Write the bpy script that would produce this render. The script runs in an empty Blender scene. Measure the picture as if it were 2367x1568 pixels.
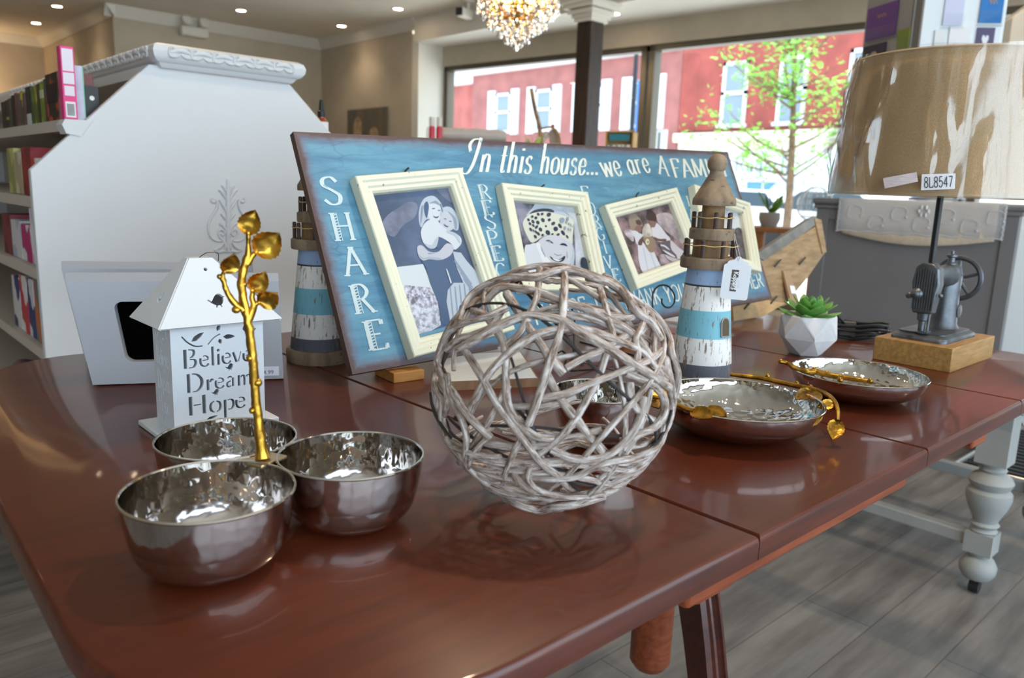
import bpy, math, random
from mathutils import Matrix, Vector
PI = math.pi
SC = bpy.context.scene
COL = SC.collection
# ---------------------------------------------------------------- camera
cam = bpy.data.cameras.new('camera')
cam.sensor_fit = 'HORIZONTAL'; cam.sensor_width = 23.6
cam.lens = 1801.1 / 2367 * 23.6
cam.clip_start = 0.02; cam.clip_end = 200
cam.dof.use_dof = True; cam.dof.focus_distance = 0.88; cam.dof.aperture_fstop = 4.9
camo = bpy.data.objects.new('camera', cam); COL.objects.link(camo)
camo.matrix_world = Matrix(((0.73857, 0.10284, -0.66629, 0.0),
                            (-0.67330, 0.16297, -0.72119, 0.0),
                            (0.03442, 0.98126, 0.18961, 1.04),
                            (0, 0, 0, 1)))
SC.camera = camo
# ---------------------------------------------------------------- light
SC.view_settings.view_transform = 'Standard'; SC.view_settings.look = 'None'
SC.cycles.glossy_bounces = 8; SC.cycles.transparent_max_bounces = 16
SC.view_settings.gamma = 1.0; SC.view_settings.use_curve_mapping = False
SC.view_settings.exposure = 1.0
world = bpy.data.worlds.new('sky'); SC.world = world; world.use_nodes = True
wn = world.node_tree.nodes; wl = world.node_tree.links
bgn = wn['Background']
tc = wn.new('ShaderNodeTexCoord'); sx = wn.new('ShaderNodeSeparateXYZ'); rp = wn.new('ShaderNodeValToRGB')
wl.new(tc.outputs['Generated'], sx.inputs[0]); wl.new(sx.outputs['Z'], rp.inputs['Fac'])
rp.color_ramp.elements[0].position = 0.0; rp.color_ramp.elements[0].color = (0.76, 0.88, 1.0, 1)
rp.color_ramp.elements[1].position = 0.6; rp.color_ramp.elements[1].color = (0.62, 0.78, 1.0, 1)
wl.new(rp.outputs['Color'], bgn.inputs['Color']); 
dp = wn.new('ShaderNodeVectorMath'); dp.operation = 'DOT_PRODUCT'; dp.inputs[1].default_value = (-.25, -.93, .26); wl.new(tc.outputs['Generated'], dp.inputs[0])
mr = wn.new('ShaderNodeMapRange'); mr.inputs['From Min'].default_value = -.1; mr.inputs['From Max'].default_value = .9; mr.inputs['To Min'].default_value = 1.05; mr.inputs['To Max'].default_value = 3.2
wl.new(dp.outputs['Value'], mr.inputs['Value']); wl.new(mr.outputs[0], bgn.inputs['Strength'])
def lamp(name, kind, loc, energy, color, rot=(0, 0, 0), **kw):
    l = bpy.data.lights.new(name, kind); l.energy = energy; l.color = color
    for k, v in kw.items(): setattr(l, k, v)
    o = bpy.data.objects.new(name, l); COL.objects.link(o); o.location = loc; o.rotation_euler = rot
    return o
lamp('sun', 'SUN', (14, -4, 20), 4.6, (1.0, 0.95, 0.88), (0, math.radians(24), math.radians(-14)), angle=math.radians(3))
def portal(name, loc, rot, sx_, sy_):
    o = lamp(name, 'AREA', loc, 1, (1, 1, 1), rot, shape='RECTANGLE', size=sx_, size_y=sy_)
    o.data.cycles.is_portal = True
portal('daylight_window', (5.72, 4.4, 1.30), (0, math.radians(90), math.radians(-6)), 2.1, 5.7)
portal('daylight_behind', (0.6, -2.95, 1.45), (math.radians(90), 0, 0), 8.6, 2.5)
random.seed(7)
# ---------------------------------------------------------------- helpers
WM = {}
def sm(pts, n=6, closed=False):
    'smooth curve through points'
    P = [Vector(p) for p in pts]; out = []
    N = len(P)
    if N < 3: return P
    rng = range(N if closed else N - 1)
    for i in rng:
        if closed: a, b, c, d = P[i-1], P[i], P[(i+1) % N], P[(i+2) % N]
        else: a, b, c, d = P[max(i-1, 0)], P[i], P[i+1], P[min(i+2, N-1)]
        for k in range(n):
            t = k / n
            out.append(0.5 * ((2*b) + (c-a)*t + (2*a-5*b+4*c-d)*t*t + (3*b-a-3*c+d)*t*t*t))
    if not closed: out.append(P[-1])
    return out
class MB:
    def __init__(s): s.v = []; s.f = []; s.m = []; s.uv = {}
    def add(s, vs, fs, mi=0):
        o = len(s.v); s.v += [tuple(x) for x in vs]
        for f in fs: s.f.append(tuple(i + o for i in f)); s.m.append(mi)
        return s
    def box(s, c, d, mi=0, rz=0, mat=None):
        x, y, z = d[0]/2, d[1]/2, d[2]/2
        vs = [Vector((i*x, j*y, k*z)) for k in (-1, 1) for j in (-1, 1) for i in (-1, 1)]
        R = mat or Matrix.Rotation(rz, 3, 'Z')
        vs = [R @ p + Vector(c) for p in vs]
        return s.add(vs, [(0,2,3,1),(4,5,7,6),(0,1,5,4),(1,3,7,5),(3,2,6,7),(2,0,4,6)], mi)
    def bb(s, a, b, mi=0):
        return s.box([(a[i]+b[i])/2 for i in range(3)], [abs(b[i]-a[i]) for i in range(3)], mi)
    def poly(s, pts, mi=0): return s.add(pts, [tuple(range(len(pts)))], mi)
    def prism(s, pts, vec, mi=0):
        n = len(pts); A = [Vector(p) for p in pts]; B = [p + Vector(vec) for p in A]
        return s.add(A + B, [tuple(reversed(range(n))), tuple(range(n, 2*n))] + [(i, (i+1) % n, n+(i+1) % n, n+i) for i in range(n)], mi)
    def rings(s, R, mi=0, closed=True, caps=True):
        n = len(R[0]); vs = [p for r in R for p in r]; fs = []
        for k in range(len(R)-1):
            for i in range(n if closed else n-1):
                j = (i+1) % n
                fs.append((k*n+i, k*n+j, (k+1)*n+j, (k+1)*n+i))
        if caps and closed:
            fs.append(tuple(reversed(range(n)))); fs.append(tuple(range((len(R)-1)*n, len(R)*n)))
        return s.add(vs, fs, mi)
    def lathe(s, prof, seg=32, c=(0, 0, 0), mi=0, caps=True, mat=None):
        R = []
        for r, z in prof:
            ring = [Vector((max(r, 1e-5)*math.cos(2*PI*i/seg), max(r, 1e-5)*math.sin(2*PI*i/seg), z)) for i in range(seg)]
            if mat: ring = [mat @ p for p in ring]
            R.append([p + Vector(c) for p in ring])
        return s.rings(R, mi, True, caps)
    def tube(s, pts, rad, seg=8, mi=0, uv=False):
        P = [Vector(p) for p in pts]; n = len(P)
        rs = rad if isinstance(rad, (list, tuple)) else [rad]*n
        if len(rs) != n:
            rs = [rs[min(int(i/(n-1)*(len(rs)-1)), len(rs)-2)]*(1-((i/(n-1)*(len(rs)-1)) - min(int(i/(n-1)*(len(rs)-1)), len(rs)-2))) + rs[min(int(i/(n-1)*(len(rs)-1)), len(rs)-2)+1]*((i/(n-1)*(len(rs)-1)) - min(int(i/(n-1)*(len(rs)-1)), len(rs)-2)) for i in range(n)]
        t = (P[1]-P[0]).normalized(); a = Vector((0, 0, 1)) if abs(t.z) < .9 else Vector((1, 0, 0))
        nrm = t.cross(a).normalized(); R = []; L = 0; o = len(s.v); lens = []
        for i in range(n):
            t = (P[min(i+1, n-1)] - P[max(i-1, 0)])
            t = t.normalized() if t.length > 1e-9 else Vector((0, 0, 1))
            nrm = (nrm - t*nrm.dot(t)); nrm = nrm.normalized() if nrm.length > 1e-9 else t.orthogonal().normalized()
            b = t.cross(nrm)
            R.append([P[i] + (nrm*math.cos(2*PI*k/seg) + b*math.sin(2*PI*k/seg))*rs[i] for k in range(seg)])
            if i: L += (P[i]-P[i-1]).length
            lens.append(L)
        s.rings(R, mi)
        if uv:
            off = random.random()*40
            for i in range(n):
                for k in range(seg): s.uv[o + i*seg + k] = (k/seg, lens[i] + off)
        return s
    def ball(s, c, r, seg=16, mi=0, sc=(1, 1, 1)):
        prof = [(r*math.sin(PI*i/(seg//2)), -r*math.cos(PI*i/(seg//2))) for i in range(seg//2+1)]
        o = len(s.v); s.lathe(prof, seg, (0, 0, 0), mi, False)
        for i in range(o, len(s.v)):
            p = s.v[i]; s.v[i] = (c[0]+p[0]*sc[0], c[1]+p[1]*sc[1], c[2]+p[2]*sc[2])
        return s
    def xf(s, M):
        s.v = [tuple(M @ Vector(p)) for p in s.v]; return s
    def build(s, name, mats, parent=None, W=True, smooth=35, bev=0, seg=2, loc=None):
        me = bpy.data.meshes.new(name)
        M = Matrix.Identity(4)
        if parent is not None and W: M = WM[parent].inverted()
        elif loc is not None: M = Matrix.Translation(loc).inverted()
        me.from_pydata([tuple(M @ Vector(p)) for p in s.v], [], s.f)
        for m in (mats if isinstance(mats, (list, tuple)) else [mats]): me.materials.append(m)
        for p, mi in zip(me.polygons, s.m): p.material_index = mi
        if s.uv:
            ul = me.uv_layers.new(name='UVMap')
            for lp in me.loops: ul.data[lp.index].uv = s.uv.get(lp.vertex_index, (0, 0))
        if smooth:
            me.shade_smooth(); me.set_sharp_from_angle(angle=math.radians(smooth))
        me.update(); me.validate()
        o = bpy.data.objects.new(name, me); COL.objects.link(o)
        if parent is not None: o.parent = parent; WM[o] = WM[parent] if W else WM[parent]
        else:
            o.location = loc or (0, 0, 0); WM[o] = Matrix.Translation(loc or (0, 0, 0))
        if bev:
            b = o.modifiers.new('bevel', 'BEVEL'); b.width = bev; b.segments = seg; b.limit_method = 'ANGLE'; b.harden_normals = False
        return o
def tag(o, label, cat, group=None, kind=None):
    o['label'] = label; o['category'] = cat
    if group: o['group'] = group
    if kind: o['kind'] = kind
    return o
def thing(name, label, cat, loc=(0, 0, 0), rz=0, group=None):
    o = bpy.data.objects.new(name, None); COL.objects.link(o); o.empty_display_size = .05
    o.location = loc; o.rotation_euler = (0, 0, rz); WM[o] = Matrix.Translation(loc) @ Matrix.Rotation(rz, 4, 'Z')
    return tag(o, label, cat, group)
def struct(name, m, mats, **k):
    o = m.build(name, mats, **k); o['kind'] = 'structure'; return o
def copy_tree(o, loc, rz, label, parent=None):
    c = o.copy(); COL.objects.link(c)
    if parent is None:
        c.location = loc; c.rotation_euler = (0, 0, rz); c['label'] = label
    else: c.parent = parent
    for ch in [x for x in bpy.data.objects if x.parent == o]: copy_tree(ch, None, None, None, c)
    return c
# ---------------------------------------------------------------- materials
def lin(c):
    f = lambda u: u/12.92 if u <= .04045 else ((u+.055)/1.055)**2.4
    return tuple(f(x/255) for x in c) + (1,)
MATS = {}
def M_(name, col, rough=.5, metal=0.0, var=0.0, vscale=8.0, stretch=(1, 1, 1), bump=0.0, bscale=60.0, bstretch=(1, 1, 1), col2=None, coat=0.0, spec=.5, sss=0, emit=None, es=0, trans=0, ior=1.5, coord='Object', lo=.35, hi=.65, detail=6, bdist=.002):
    if name in MATS: return MATS[name]
    m = bpy.data.materials.new(name); m.use_nodes = True; MATS[name] = m
    N = m.node_tree.nodes; K = m.node_tree.links; B = N['Principled BSDF']
    B.inputs['Base Color'].default_value = lin(col); B.inputs['Roughness'].default_value = rough
    B.inputs['Metallic'].default_value = metal; B.inputs['Coat Weight'].default_value = coat
    B.inputs['Coat Roughness'].default_value = .08
    B.inputs['Specular IOR Level'].default_value = spec; B.inputs['IOR'].default_value = ior
    B.inputs['Transmission Weight'].default_value = trans
    if emit: B.inputs['Emission Color'].default_value = lin(emit); B.inputs['Emission Strength'].default_value = es
    def co(st):
        t = N.new('ShaderNodeTexCoord'); mp = N.new('ShaderNodeMapping'); mp.inputs['Scale'].default_value = st
        K.new(t.outputs[coord], mp.inputs['Vector']); return mp
    if var or col2:
        n = N.new('ShaderNodeTexNoise'); n.inputs['Scale'].default_value = vscale; n.inputs['Detail'].default_value = detail
        n.inputs['Roughness'].default_value = .6
        K.new(co(stretch).outputs[0], n.inputs['Vector'])
        r = N.new('ShaderNodeValToRGB')
        c2 = col2 or tuple(max(0, x*(1-var)) for x in col)
        c1 = col if col2 else tuple(min(255, x*(1+var*.5)) for x in col)
        r.color_ramp.elements[0].position = lo; r.color_ramp.elements[0].color = lin(c2)
        r.color_ramp.elements[1].position = hi; r.color_ramp.elements[1].color = lin(c1)
        K.new(n.outputs['Fac'], r.inputs['Fac']); K.new(r.outputs['Color'], B.inputs['Base Color'])
    if bump:
        n2 = N.new('ShaderNodeTexNoise'); n2.inputs['Scale'].default_value = bscale; n2.inputs['Detail'].default_value = 4
        K.new(co(bstretch).outputs[0], n2.inputs['Vector'])
        b = N.new('ShaderNodeBump'); b.inputs['Strength'].default_value = bump; b.inputs['Distance'].default_value = bdist
        K.new(n2.outputs['Fac'], b.inputs['Height']); K.new(b.outputs['Normal'], B.inputs['Normal'])
        if coat: K.new(b.outputs['Normal'], B.inputs['Coat Normal'])
    return m
def nodes(m): return m.node_tree.nodes, m.node_tree.links, m.node_tree.nodes['Principled BSDF']
def mix_mask(m, fac_socket, col, existing=None):
    'lay another colour over a material where fac is 1'
    N, K, B = nodes(m); mx = N.new('ShaderNodeMix'); mx.data_type = 'RGBA'
    src = B.inputs['Base Color'].links
    if src: K.new(src[0].from_socket, mx.inputs['A'])
    else: mx.inputs['A'].default_value = B.inputs['Base Color'].default_value
    mx.inputs['B'].default_value = lin(col); K.new(fac_socket, mx.inputs['Factor']); K.new(mx.outputs['Result'], B.inputs['Base Color'])
def ramp(m, sock, a, b):
    N, K, B = nodes(m); r = N.new('ShaderNodeMapRange'); r.inputs['From Min'].default_value = a; r.inputs['From Max'].default_value = b
    K.new(sock, r.inputs['Value']); return r.outputs['Result']
def noise_(m, scale, st=(1, 1, 1), detail=6, coord='Object', rough=.6):
    N, K, B = nodes(m); t = N.new('ShaderNodeTexCoord'); mp = N.new('ShaderNodeMapping'); mp.inputs['Scale'].default_value = st
    K.new(t.outputs[coord], mp.inputs['Vector']); n = N.new('ShaderNodeTexNoise'); n.inputs['Scale'].default_value = scale
    n.inputs['Detail'].default_value = detail; n.inputs['Roughness'].default_value = rough
    K.new(mp.outputs[0], n.inputs['Vector']); return n.outputs['Fac']
def op(m, kind, a, b):
    N, K, B = nodes(m); n = N.new('ShaderNodeMath'); n.operation = kind
    for i, x in enumerate((a, b)):
        if isinstance(x, (int, float)): n.inputs[i].default_value = x
        else: K.new(x, n.inputs[i])
    return n.outputs[0]
def thin_glass(name, tint=(255, 255, 255), rough=.01, wrinkle=0, wscale=14, stretch=(1, 1, 1), fmul=1.0, dist=.02):
    m = bpy.data.materials.new(name); m.use_nodes = True; N = m.node_tree.nodes; K = m.node_tree.links; N.clear()
    out = N.new('ShaderNodeOutputMaterial'); mx = N.new('ShaderNodeMixShader'); tr = N.new('ShaderNodeBsdfTransparent'); gl = N.new('ShaderNodeBsdfGlossy')
    tr.inputs['Color'].default_value = lin(tint); gl.inputs['Roughness'].default_value = rough
    fr = N.new('ShaderNodeLayerWeight'); fr.inputs['Blend'].default_value = .5
    pw_ = N.new('ShaderNodeMath'); pw_.operation = 'POWER'; pw_.inputs[1].default_value = 5; K.new(fr.outputs['Facing'], pw_.inputs[0])
    ad_ = N.new('ShaderNodeMath'); ad_.operation = 'MULTIPLY_ADD'; ad_.inputs[1].default_value = .95; ad_.inputs[2].default_value = .05; K.new(pw_.outputs[0], ad_.inputs[0])
    mm = N.new('ShaderNodeMath'); mm.operation = 'MULTIPLY'; mm.use_clamp = True; mm.inputs[1].default_value = fmul
    K.new(ad_.outputs[0], mm.inputs[0]); K.new(mm.outputs[0], mx.inputs['Fac']); K.new(tr.outputs[0], mx.inputs[1]); K.new(gl.outputs[0], mx.inputs[2]); K.new(mx.outputs[0], out.inputs['Surface'])
    if wrinkle:
        t = N.new('ShaderNodeTexCoord'); mp = N.new('ShaderNodeMapping'); mp.inputs['Scale'].default_value = stretch
        n = N.new('ShaderNodeTexNoise'); n.inputs['Scale'].default_value = wscale; n.inputs['Detail'].default_value = 3; n.inputs['Distortion'].default_value = 1.2
        b = N.new('ShaderNodeBump'); b.inputs['Strength'].default_value = wrinkle; b.inputs['Distance'].default_value = dist
        K.new(t.outputs['Object'], mp.inputs[0]); K.new(mp.outputs[0], n.inputs['Vector']); K.new(n.outputs['Fac'], b.inputs['Height'])
        K.new(b.outputs[0], gl.inputs['Normal']); K.new(b.outputs[0], fr.inputs['Normal'])
    return m
def emitter(name, col, s):
    m = bpy.data.materials.new(name); m.use_nodes = True; N = m.node_tree.nodes; B = N['Principled BSDF']
    B.inputs['Base Color'].default_value = (0, 0, 0, 1); B.inputs['Emission Color'].default_value = lin(col); B.inputs['Emission Strength'].default_value = s
    return m
# ---------------------------------------------------------------- lettering
C_ = 'c'
G = {  # char: (advance, strokes); a stroke that starts with 'c' is a curve
 'A': (.8, [[(.04,0),(.4,1)],[(.4,1),(.76,0)],[(.16,.36),(.64,.36)]]),
 'B': (.7, [[(.1,0),(.1,1)],[C_,(.1,1),(.4,.99),(.56,.77),(.4,.55),(.1,.53)],[C_,(.1,.53),(.46,.52),(.64,.27),(.46,.01),(.1,0)]]),
 'C': (.75, [[C_,(.68,.8),(.5,.98),(.22,.92),(.07,.5),(.22,.08),(.5,.02),(.69,.2)]]),
 'D': (.8, [[(.1,0),(.1,1)],[C_,(.1,1),(.45,.98),(.72,.5),(.45,.02),(.1,0)]]),
 'E': (.66, [[(.1,0),(.1,1)],[(.1,1),(.58,1)],[(.1,.52),(.48,.52)],[(.1,0),(.6,0)],[(.58,1),(.58,.84)],[(.6,0),(.6,.17)]]),
 'F': (.62, [[(.1,0),(.1,1)],[(.1,1),(.58,1)],[(.1,.52),(.46,.52)],[(.58,1),(.58,.82)]]),
 'G': (.8, [[C_,(.68,.82),(.48,.99),(.2,.9),(.07,.5),(.2,.08),(.46,.01),(.68,.18)],[(.68,.42),(.68,.08)],[(.48,.42),(.76,.42)]]),
 'H': (.8, [[(.1,0),(.1,1)],[(.68,0),(.68,1)],[(.1,.52),(.68,.52)]]),
 'I': (.32, [[(.16,0),(.16,1)]]),
 'K': (.74, [[(.1,0),(.1,1)],[(.1,.42),(.62,1)],[(.28,.6),(.66,0)]]),
 'L': (.6, [[(.1,0),(.1,1)],[(.1,0),(.56,0)],[(.56,0),(.56,.18)]]),
 'M': (.95, [[(.1,0),(.12,1)],[(.12,1),(.46,.1)],[(.46,.1),(.8,1)],[(.8,1),(.84,0)]]),
 'N': (.8, [[(.1,0),(.1,1)],[(.1,1),(.68,0)],[(.68,0),(.68,1)]]),
 'O': (.82, [[C_,(.4,1),(.14,.86),(.07,.5),(.14,.14),(.4,0),(.66,.14),(.74,.5),(.66,.86),(.4,1)]]),
 'P': (.66, [[(.1,0),(.1,1)],[C_,(.1,1),(.42,.99),(.6,.74),(.42,.48),(.1,.46)]]),
 'R': (.74, [[(.1,0),(.1,1)],[C_,(.1,1),(.42,.99),(.58,.76),(.42,.53),(.1,.51)],[(.34,.52),(.68,0)]]),
 'S': (.66, [[C_,(.56,.82),(.4,.99),(.16,.92),(.12,.7),(.36,.52),(.57,.32),(.5,.06),(.26,.01),(.07,.18)]]),
 'T': (.7, [[(.35,0),(.35,1)],[(.04,1),(.66,1)],[(.04,1),(.04,.84)],[(.66,1),(.66,.84)]]),
 'U': (.78, [[C_,(.1,1),(.1,.4),(.16,.1),(.39,0),(.6,.1),(.68,.4),(.68,1)]]),
 'V': (.76, [[(.06,1),(.38,0)],[(.38,0),(.7,1)]]),
 'W': (1.05, [[(.05,1),(.28,0)],[(.28,0),(.52,.9)],[(.52,.9),(.76,0)],[(.76,0),(1,1)]]),
 'Y': (.74, [[(.06,1),(.37,.5)],[(.37,.5),(.68,1)],[(.37,.5),(.37,0)]]),
 '\u0131': (.62, [[C_,(.06,.62),(-.03,.82),(.12,.99),(.40,1.02)],[C_,(.46,1.06),(.40,.6),(.30,.2),(.12,-.04),(-.12,-.04),(-.22,.10)]]),
 'a': (.55, [[C_,(.42,.45),(.28,.55),(.1,.42),(.07,.2),(.18,.01),(.34,.08),(.43,.3)],[C_,(.43,.54),(.42,.12),(.47,.01),(.54,.06)]]),
 'e': (.5, [[C_,(.08,.27),(.4,.3),(.4,.45),(.27,.55),(.12,.45),(.07,.22),(.18,.02),(.32,.02),(.45,.16)]]),
 'g': (.55, [[C_,(.42,.45),(.28,.55),(.1,.42),(.07,.2),(.18,.01),(.34,.08),(.43,.3)],[C_,(.43,.54),(.43,-.1),(.36,-.34),(.2,-.38),(.07,-.28)]]),
 'h': (.56, [[(.1,0),(.1,1)],[C_,(.1,.36),(.24,.54),(.38,.5),(.42,.3),(.42,0)]]),
 'i': (.26, [[(.13,0),(.13,.54)],[(.13,.72),(.13,.8)]]),
 'l': (.24, [[(.12,0),(.12,1)]]),
 'm': (.84, [[(.1,0),(.1,.54)],[C_,(.1,.36),(.24,.54),(.38,.48),(.4,.3),(.4,0)],[C_,(.4,.36),(.54,.54),(.68,.48),(.71,.3),(.71,0)]]),
 'n': (.56, [[(.1,0),(.1,.54)],[C_,(.1,.36),(.24,.54),(.38,.5),(.42,.3),(.42,0)]]),
 'o': (.54, [[C_,(.27,.55),(.1,.45),(.07,.27),(.1,.1),(.27,0),(.43,.1),(.47,.27),(.43,.45),(.27,.55)]]),
 'p': (.56, [[(.1,-.38),(.1,.54)],[C_,(.1,.4),(.26,.55),(.44,.45),(.48,.27),(.42,.06),(.26,.0),(.1,.12)]]),
 'r': (.42, [[(.1,0),(.1,.54)],[C_,(.1,.34),(.2,.5),(.36,.52)]]),
 's': (.46, [[C_,(.36,.46),(.24,.55),(.1,.44),(.14,.32),(.3,.24),(.38,.12),(.28,.0),(.14,.01),(.05,.1)]]),
 't': (.4, [[C_,(.17,.85),(.16,.2),(.2,.02),(.34,.05)],[(.02,.54),(.34,.54)]]),
 'u': (.56, [[C_,(.1,.54),(.1,.15),(.2,0),(.34,.06),(.42,.24)],[(.43,.54),(.43,0)]]),
 'v': (.5, [[(.04,.54),(.25,0)],[(.25,0),(.46,.54)]]),
 'w': (.76, [[(.04,.54),(.2,0)],[(.2,0),(.37,.5)],[(.37,.5),(.54,0)],[(.54,0),(.7,.54)]]),
 '.': (.24, [[(.1,0),(.1,.09)]]), ',': (.24, [[(.14,.09),(.08,-.14)]]), ' ': (.34, []),
 '8': (.6, [[C_,(.3,.54),(.12,.65),(.12,.88),(.3,1),(.48,.88),(.48,.65),(.3,.54),(.1,.4),(.08,.13),(.3,0),(.52,.13),(.5,.4),(.3,.54)]]),
 '5': (.6, [[(.48,1),(.14,1)],[(.14,1),(.1,.5)],[C_,(.1,.5),(.3,.62),(.5,.5),(.52,.25),(.36,.02),(.16,.02),(.06,.16)]]),
 '4': (.6, [[(.42,0),(.42,1)],[(.42,1),(.04,.3)],[(.04,.3),(.56,.3)]]),
 '7': (.6, [[(.06,1),(.54,1)],[(.54,1),(.22,0)]]),
 '2': (.6, [[C_,(.08,.78),(.2,.98),(.42,.96),(.5,.74),(.36,.45),(.08,0)],[(.08,0),(.54,0)]]),
 '1': (.4, [[(.2,0),(.2,1)],[(.2,1),(.06,.85)]]), '6': (.6, [[C_,(.46,.95),(.22,.8),(.08,.4),(.16,.06),(.36,.0),(.52,.2),(.46,.45),(.28,.52),(.1,.36)]]),
 '9': (.6, [[C_,(.52,.62),(.36,.48),(.16,.52),(.08,.76),(.24,.99),(.44,.92),(.52,.62),(.4,.2),(.14,.02)]]),
}
def ribbon(pts, thick, thin, taper=False):
    P = [Vector((p[0], p[1], 0)) for p in pts]; L = []; R = []; n = len(P)
    for i in range(n):
        t = P[min(i+1, n-1)] - P[max(i-1, 0)]; t = t.normalized() if t.length > 1e-9 else Vector((1, 0, 0))
        w = (thin + (thick-thin)*abs(t.y)**1.5)/2
        if taper: w *= .35 + .65*math.sin(PI*min(1, max(0, .12+.76*i/(n-1))))
        q = Vector((-t.y, t.x, 0))*w; L.append(P[i]+q); R.append(P[i]-q)
    return L, R
ZJ = [0.0]
def glyph(m, ch, place, thick, thin, mi=0, serif=0.0, split=0.0):
    'draw one character with place(x, y) -> 3D point'
    adv, st = G[ch]
    for s in st:
        ZJ[0] = (ZJ[0] + .00004) if ZJ[0] < .0003 else 0.0
        cv = s[0] == C_
        pts = sm([(p[0], p[1], 0) for p in s[1:]], 5) if cv else [Vector((a[0], a[1], 0)) for a in s]
        L, R = ribbon(pts, thick, thin)
        o = len(m.v)
        n = len(L)
        m.add([place(p.x, p.y) for p in L] + [place(p.x, p.y) for p in R], [(i, i+1, n+i+1, n+i) for i in range(n-1)], mi)
        if serif and not cv:
            for e in (s[0], s[-1]):
                ZJ[0] = (ZJ[0] + .00004) if ZJ[0] < .0003 else 0.0
                if abs(s[0][1]-s[-1][1]) > .3 and (abs(e[1]) < .02 or e[1] > .98 or abs(e[1]-.54) < .02 or e[1] < -.3):
                    h = thin*.8; y0 = e[1] - (h if e[1] > .5 else 0)
                    m.poly([place(e[0]-serif, y0), place(e[0]+serif, y0), place(e[0]+serif, y0+h), place(e[0]-serif, y0+h)], mi)
def text(m, s, place, thick, thin, mi=0, serif=0.0, track=0.06, fit=None):
    W = sum(G[c][0] + track for c in s); k = (fit / W) if fit else 1.0
    x = 0
    for c in s:
        x0 = x
        glyph(m, c, lambda a, b, x0=x0: place((x0 + a)*k, b), thick, thin, mi, serif); x += G[c][0] + track
    return x*k
# ================================================================= THE ROOM
wall_m = M_('wall_paint', (190, 178, 158), .85, var=.04, vscale=3)
ceil_m = M_('ceiling_paint', (226, 218, 204), .9, var=.03, vscale=2)
trim_m = M_('trim_paint', (222, 216, 204), .6)
bright_m = M_('bay_paint', (222, 218, 207), .8)
alu_m = M_('window_metal', (92, 84, 70), .45, metal=.3)
floor_m = M_('floor_planks', (144, 139, 135), .45, var=.3, vscale=2.2, stretch=(.9, 7, 1), col2=(90, 86, 83), lo=.3, hi=.7, detail=9)
def planks(m):
    N, K, B = nodes(m); t = N.new('ShaderNodeTexCoord'); b = N.new('ShaderNodeTexBrick')
    b.inputs['Scale'].default_value = 1; b.inputs['Brick Width'].default_value = 1.25; b.inputs['Row Height'].default_value = .17
    b.inputs['Mortar Size'].default_value = .0016; b.inputs['Color1'].default_value = (1, 1, 1, 1); b.inputs['Color2'].default_value = (.82, .82, .82, 1); b.inputs['Mortar'].default_value = (.45, .43, .42, 1)
    K.new(t.outputs['Object'], b.inputs['Vector']); mx = N.new('ShaderNodeMix'); mx.data_type = 'RGBA'; mx.blend_type = 'MULTIPLY'; mx.inputs['Factor'].default_value = 1
    K.new(B.inputs['Base Color'].links[0].from_socket, mx.inputs['A']); K.new(b.outputs['Color'], mx.inputs['B']); K.new(mx.outputs['Result'], B.inputs['Base Color'])
planks(floor_m)
H1, H2 = 2.80, 2.555
wx = lambda y: 5.52 + (7.35 - y)*.111
struct('floor', MB().bb((-4, -3, -.06), (6.7, 12.6, 0)), floor_m)
struct('ceiling', MB().bb((-4.1, -3.1, H1), (5.2, 12.6, H1+.1)), ceil_m)
struct('ceiling_bay', MB().add([(5.2, -3.1, H2), (wx(-3.1)+.1, -3.1, H2), (wx(7.4)+.1, 7.4, H2), (5.2, 7.4, H2), (5.2, -3.1, H2+.1), (wx(-3.1)+.1, -3.1, H2+.1), (wx(7.4)+.1, 7.4, H2+.1), (5.2, 7.4, H2+.1)], [(0,1,2,3),(7,6,5,4),(0,4,5,1),(1,5,6,2),(2,6,7,3),(3,7,4,0)]), bright_m)
struct('trim_1', MB().bb((5.14, -3.1, H2-.005), (5.2, 7.28, H1)), trim_m)          # bulkhead face
struct('wall_far', MB().bb((2.74, 9.4, 0), (5.3, 9.5, H1)), wall_m)
struct('wall_alcove', MB().bb((2.74, 9.5, 0), (2.84, 12.6, H1)), wall_m)
struct('wall_back', MB().bb((-4.1, 12.5, 0), (2.74, 12.6, H1)), wall_m)
struct('wall_left', MB().bb((-4.1, -3.1, 0), (-4, 12.6, H1)), wall_m)
struct('wall_picture', MB().bb((5.2, 7.40, 0), (5.3, 9.4, H1)), wall_m)
struct('wall_bay', MB().bb((5.2, 7.28, 0), (wx(7.3)+.1, 7.4, H2)), bright_m)
def wslab(y0, y1, z0, z1, t=.12, off=0.0):
    a, b = wx(y0)+off, wx(y1)+off
    return [(a, y0, z0), (a+t, y0, z0), (b+t, y1, z0), (b, y1, z0), (a, y0, z1), (a+t, y0, z1), (b+t, y1, z1), (b, y1, z1)]
SLF = [(3,2,1,0),(4,5,6,7),(0,1,5,4),(1,2,6,5),(2,3,7,6),(3,0,4,7)]
m = MB().add(wslab(-3.1, 7.4, 2.345, H2), SLF).add(wslab(-3.1, 7.4, 0, .12), SLF).add(wslab(-3.1, -1.2, .12, 2.345), SLF)
struct('wall_window', m, wall_m)
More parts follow.
